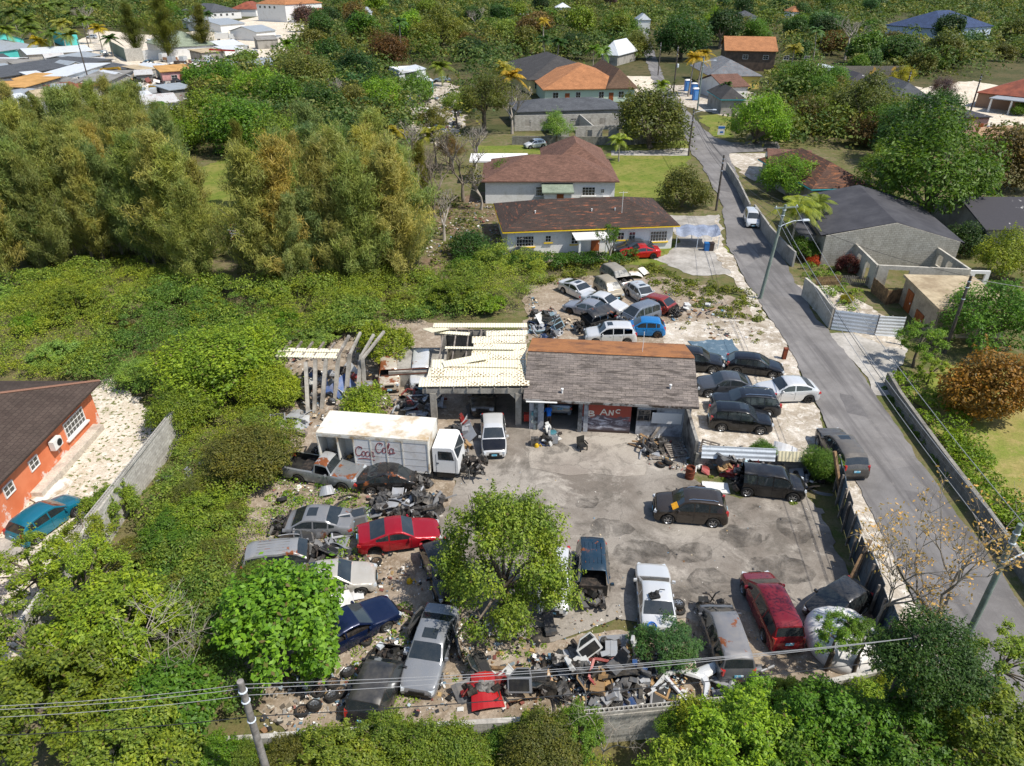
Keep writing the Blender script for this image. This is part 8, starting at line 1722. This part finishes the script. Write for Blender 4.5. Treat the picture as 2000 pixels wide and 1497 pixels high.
def spots(poly, gap, rr, hh, seed, world=False, avoid=()):
    r = random.Random(seed); P = [(p[0], p[1]) if world else tuple(G(*p)[:2]) for p in poly]; xs = [p[0] for p in P]; ys = [p[1] for p in P]; out = []
    ar = (max(xs) - min(xs)) * (max(ys) - min(ys)); nv = lambda q: vnoise(q.x, q.y, q.z)
    for _ in range(int(ar / gap ** 2 * 1.3)):
        x, y = r.uniform(min(xs), max(xs)), r.uniform(min(ys), max(ys))
        if not inside((x, y), P) or any(inside((x, y), a) for a in avoid): continue
        n_ = .5 + .5 * nv(Vector((x * .13, y * .13, seed))); R = r.uniform(*rr); out.append((x, y, R, R * .6 + hh[0] + (hh[1] - hh[0]) * n_ * r.uniform(.6, 1.2)))
    return out
GW_ = leafmat('scrub_leaves', None, .3, .35, .55)
mass3('thicket', spots([(-60, 580), (150, 540), (320, 530), (430, 585), (560, 590), (700, 570), (860, 535), (1010, 525), (1060, 560), (1030, 618), (830, 628), (760, 640), (700, 665), (560, 690), (420, 760), (290, 790), (190, 742), (-60, 750)], 1.0, (.35, 1.7), (.1, 3.2), 1), GW_, 230, .145, '#70853a')
mass3('thicket', spots([(345, 850), (420, 820), (560, 830), (590, 900), (500, 990), (500, 1080), (440, 1180), (560, 1330), (520, 1410), (330, 1440), (-100, 1440), (-100, 1390), (200, 1200), (300, 1010), (345, 930)], .78, (.35, 1.1), (.2, 2.2), 2), GW_, 230, .115, '#6c8038')
mass3('scrub', spots([(-14, 12.6), (4.6, 12.6), (3.4, 17.2), (-2, 16.9), (-14, 16.3)], .62, (.4, 1.0), (.2, 1.3), 3, True), GW_, 260, .10, '#78843e')
mass3('scrub', spots([(4.6, 12.2), (25, 12.2), (23, 18), (17, 19.4), (8.5, 17.2), (7.5, 15.6)], .75, (.4, 1.0), (.3, 1.6), 4, True), GW_, 220, .11, '#697d36')
mass('weeds', spots([(1040, 560), (1010, 520), (1240, 505), (1330, 545), (1470, 570), (1505, 640), (1420, 625), (1330, 590), (1250, 545), (1180, 530), (1110, 552)], 1.0, (.3, .8), (.05, .5), 5), GW_, 60, .2, '#66702a')
mass('weeds', spots([(1290, 635), (1480, 620), (1530, 690), (1400, 690)], 2.6, (.2, .5), (.0, .15), 6), GW_, 36, .16, '#6e7234')
mass('weeds', spots([(540, 900), (700, 880), (720, 1000), (700, 1130), (560, 1060), (500, 1060)], 1.0, (.25, .8), (.05, .6), 7), GW_, 90, .12, '#6d8a2c')
mass('weeds', spots([(640, 1180), (920, 1180), (1060, 1260), (1120, 1330), (700, 1400), (560, 1330)], 1.25, (.15, .5), (.0, .25), 8), GW_, 70, .11, '#6d8a2c')
mass('weeds', spots([(1390, 960), (1330, 940), (1440, 920), (1560, 960), (1560, 990)], 1.4, (.15, .35), (.0, .1), 9), GW_, 60, .12, '#6a7a2c')
mass('hedge_growth', spots([(880, 540), (900, 515), (1070, 514), (1240, 506), (1240, 520), (1060, 538)], .8, (.5, .8), (.6, 1.3), 10), GW_, 110, .2, '#3f5f1f')
mass('verge_growth', spots([(26.7, 16), (27.2, 16), (28.6, 36), (29.4, 47), (28.6, 48), (27.6, 38)], .7, (.25, .5), (.0, .3), 11, True), GW_, 70, .14, '#4f6a22')
mass('bank_growth', spots([(27.2, 20), (29, 22), (30.2, 34), (32, 42), (31.5, 48), (29.2, 48), (28.2, 38)], .75, (.4, .8), (.3, 1.2), 12, True), GW_, 110, .17, '#66801f')
mass('undergrowth', spots([(-60, 420), (330, 330), (400, 420), (560, 470), (820, 300), (960, 440), (860, 540), (640, 600), (430, 590), (250, 530), (-60, 570)], 3.0, (.8, 1.6), (.2, 1.0), 13), GW_, 60, .34, '#565f2a')
mass('garden_growth', spots([(1570, 545), (1545, 470), (1600, 430), (1620, 520), (1700, 600), (1660, 640), (1600, 600)], 1.6, (.3, .7), (.1, .6), 14), GW_, 60, .2, '#66802a')
# far-off wood that reads as one mass
rf_ = random.Random(4); S_ = []; lf_ = []
av = [[tuple(G(px, max(py, -20))[:2]) for px, py in q] for q in CLEAR]
while len(S_) < 8200:
    y = 125 + 1150 * rf_.random() ** 1.35; x = rf_.uniform(-.80, .80) * y
    ph = math.atan2(28, y) - TH; py = CY - F * math.tan(-ph) if False else CY + F * math.tan(math.atan2(28, y) - TH); px = CX + F * x / (y * math.cos(TH) + 28 * math.sin(TH))
    if any(inside((px, py), q) for q in CLEAR) or (py > 300) or (px < 420 and 140 < py): continue
    R = rf_.choice([2.4, 3.2, 4.4, 5.6]) * rf_.uniform(.85, 1.15) * (1 + y / 700); S_.append((x, y, R, rf_.uniform(3.0, 7.5) * (1 + y / 1600)))
    lf_.append(.42 + y / 520)
FW = leafmat('far_leaves', None, .2, .3, .5, .035, (1.45, 1.2, .75))
for k_, (cl, nm) in enumerate((('#566a3a', 0), ('#6a7244', 0), ('#42583030'[:7], 0))):
    sel = [i for i in range(len(S_)) if (i * 7919) % 3 == k_]; mass('distant_woods', [S_[i] for i in sel], FW, 85, [lf_[i] for i in sel], cl, .6)
# ---------------------------------------------------------------- camera, sun, sky
cam = bpy.data.cameras.new('camera'); co = bpy.data.objects.new('camera', cam); COL.objects.link(co)
cam.sensor_width = 36.0; cam.lens = 36.0 * F / 2000.0; cam.clip_end = 5000; cam.clip_start = .5
co.location = (0, 0, H); co.rotation_euler = (math.pi / 2 - TH, 0, 0); SC.camera = co
SUN_EL, SD = math.radians(57), Vector((.90, -.43, 0)).normalized()
sd = bpy.data.lights.new('sun', 'SUN'); sd.energy = 4.3; sd.angle = math.radians(.53); sd.color = (1, .95, .87)
so = bpy.data.objects.new('sun', sd); COL.objects.link(so); so.location = (40, -20, 80)
dirv = Vector((SD.x * math.cos(SUN_EL), SD.y * math.cos(SUN_EL), math.sin(SUN_EL)))
so.rotation_euler = dirv.to_track_quat('Z', 'Y').to_euler()
w = bpy.data.worlds.new('World'); SC.world = w; w.use_nodes = True
nt = w.node_tree; sky = nt.nodes.new('ShaderNodeTexSky'); sky.sky_type = 'NISHITA'; sky.sun_disc = False
sky.sun_elevation = SUN_EL; sky.sun_rotation = math.atan2(SD.x, SD.y)
bg = nt.nodes['Background']; bg.inputs[1].default_value = .13; nt.links.new(sky.outputs[0], bg.inputs[0])
SC.view_settings.view_transform = 'Standard'; SC.view_settings.look = 'None'; SC.view_settings.exposure = .38; SC.view_settings.gamma = 1
SC.cycles.max_bounces = 6; SC.cycles.diffuse_bounces = 3; SC.cycles.transmission_bounces = 3; SC.cycles.glossy_bounces = 2; SC.cycles.transparent_max_bounces = 4
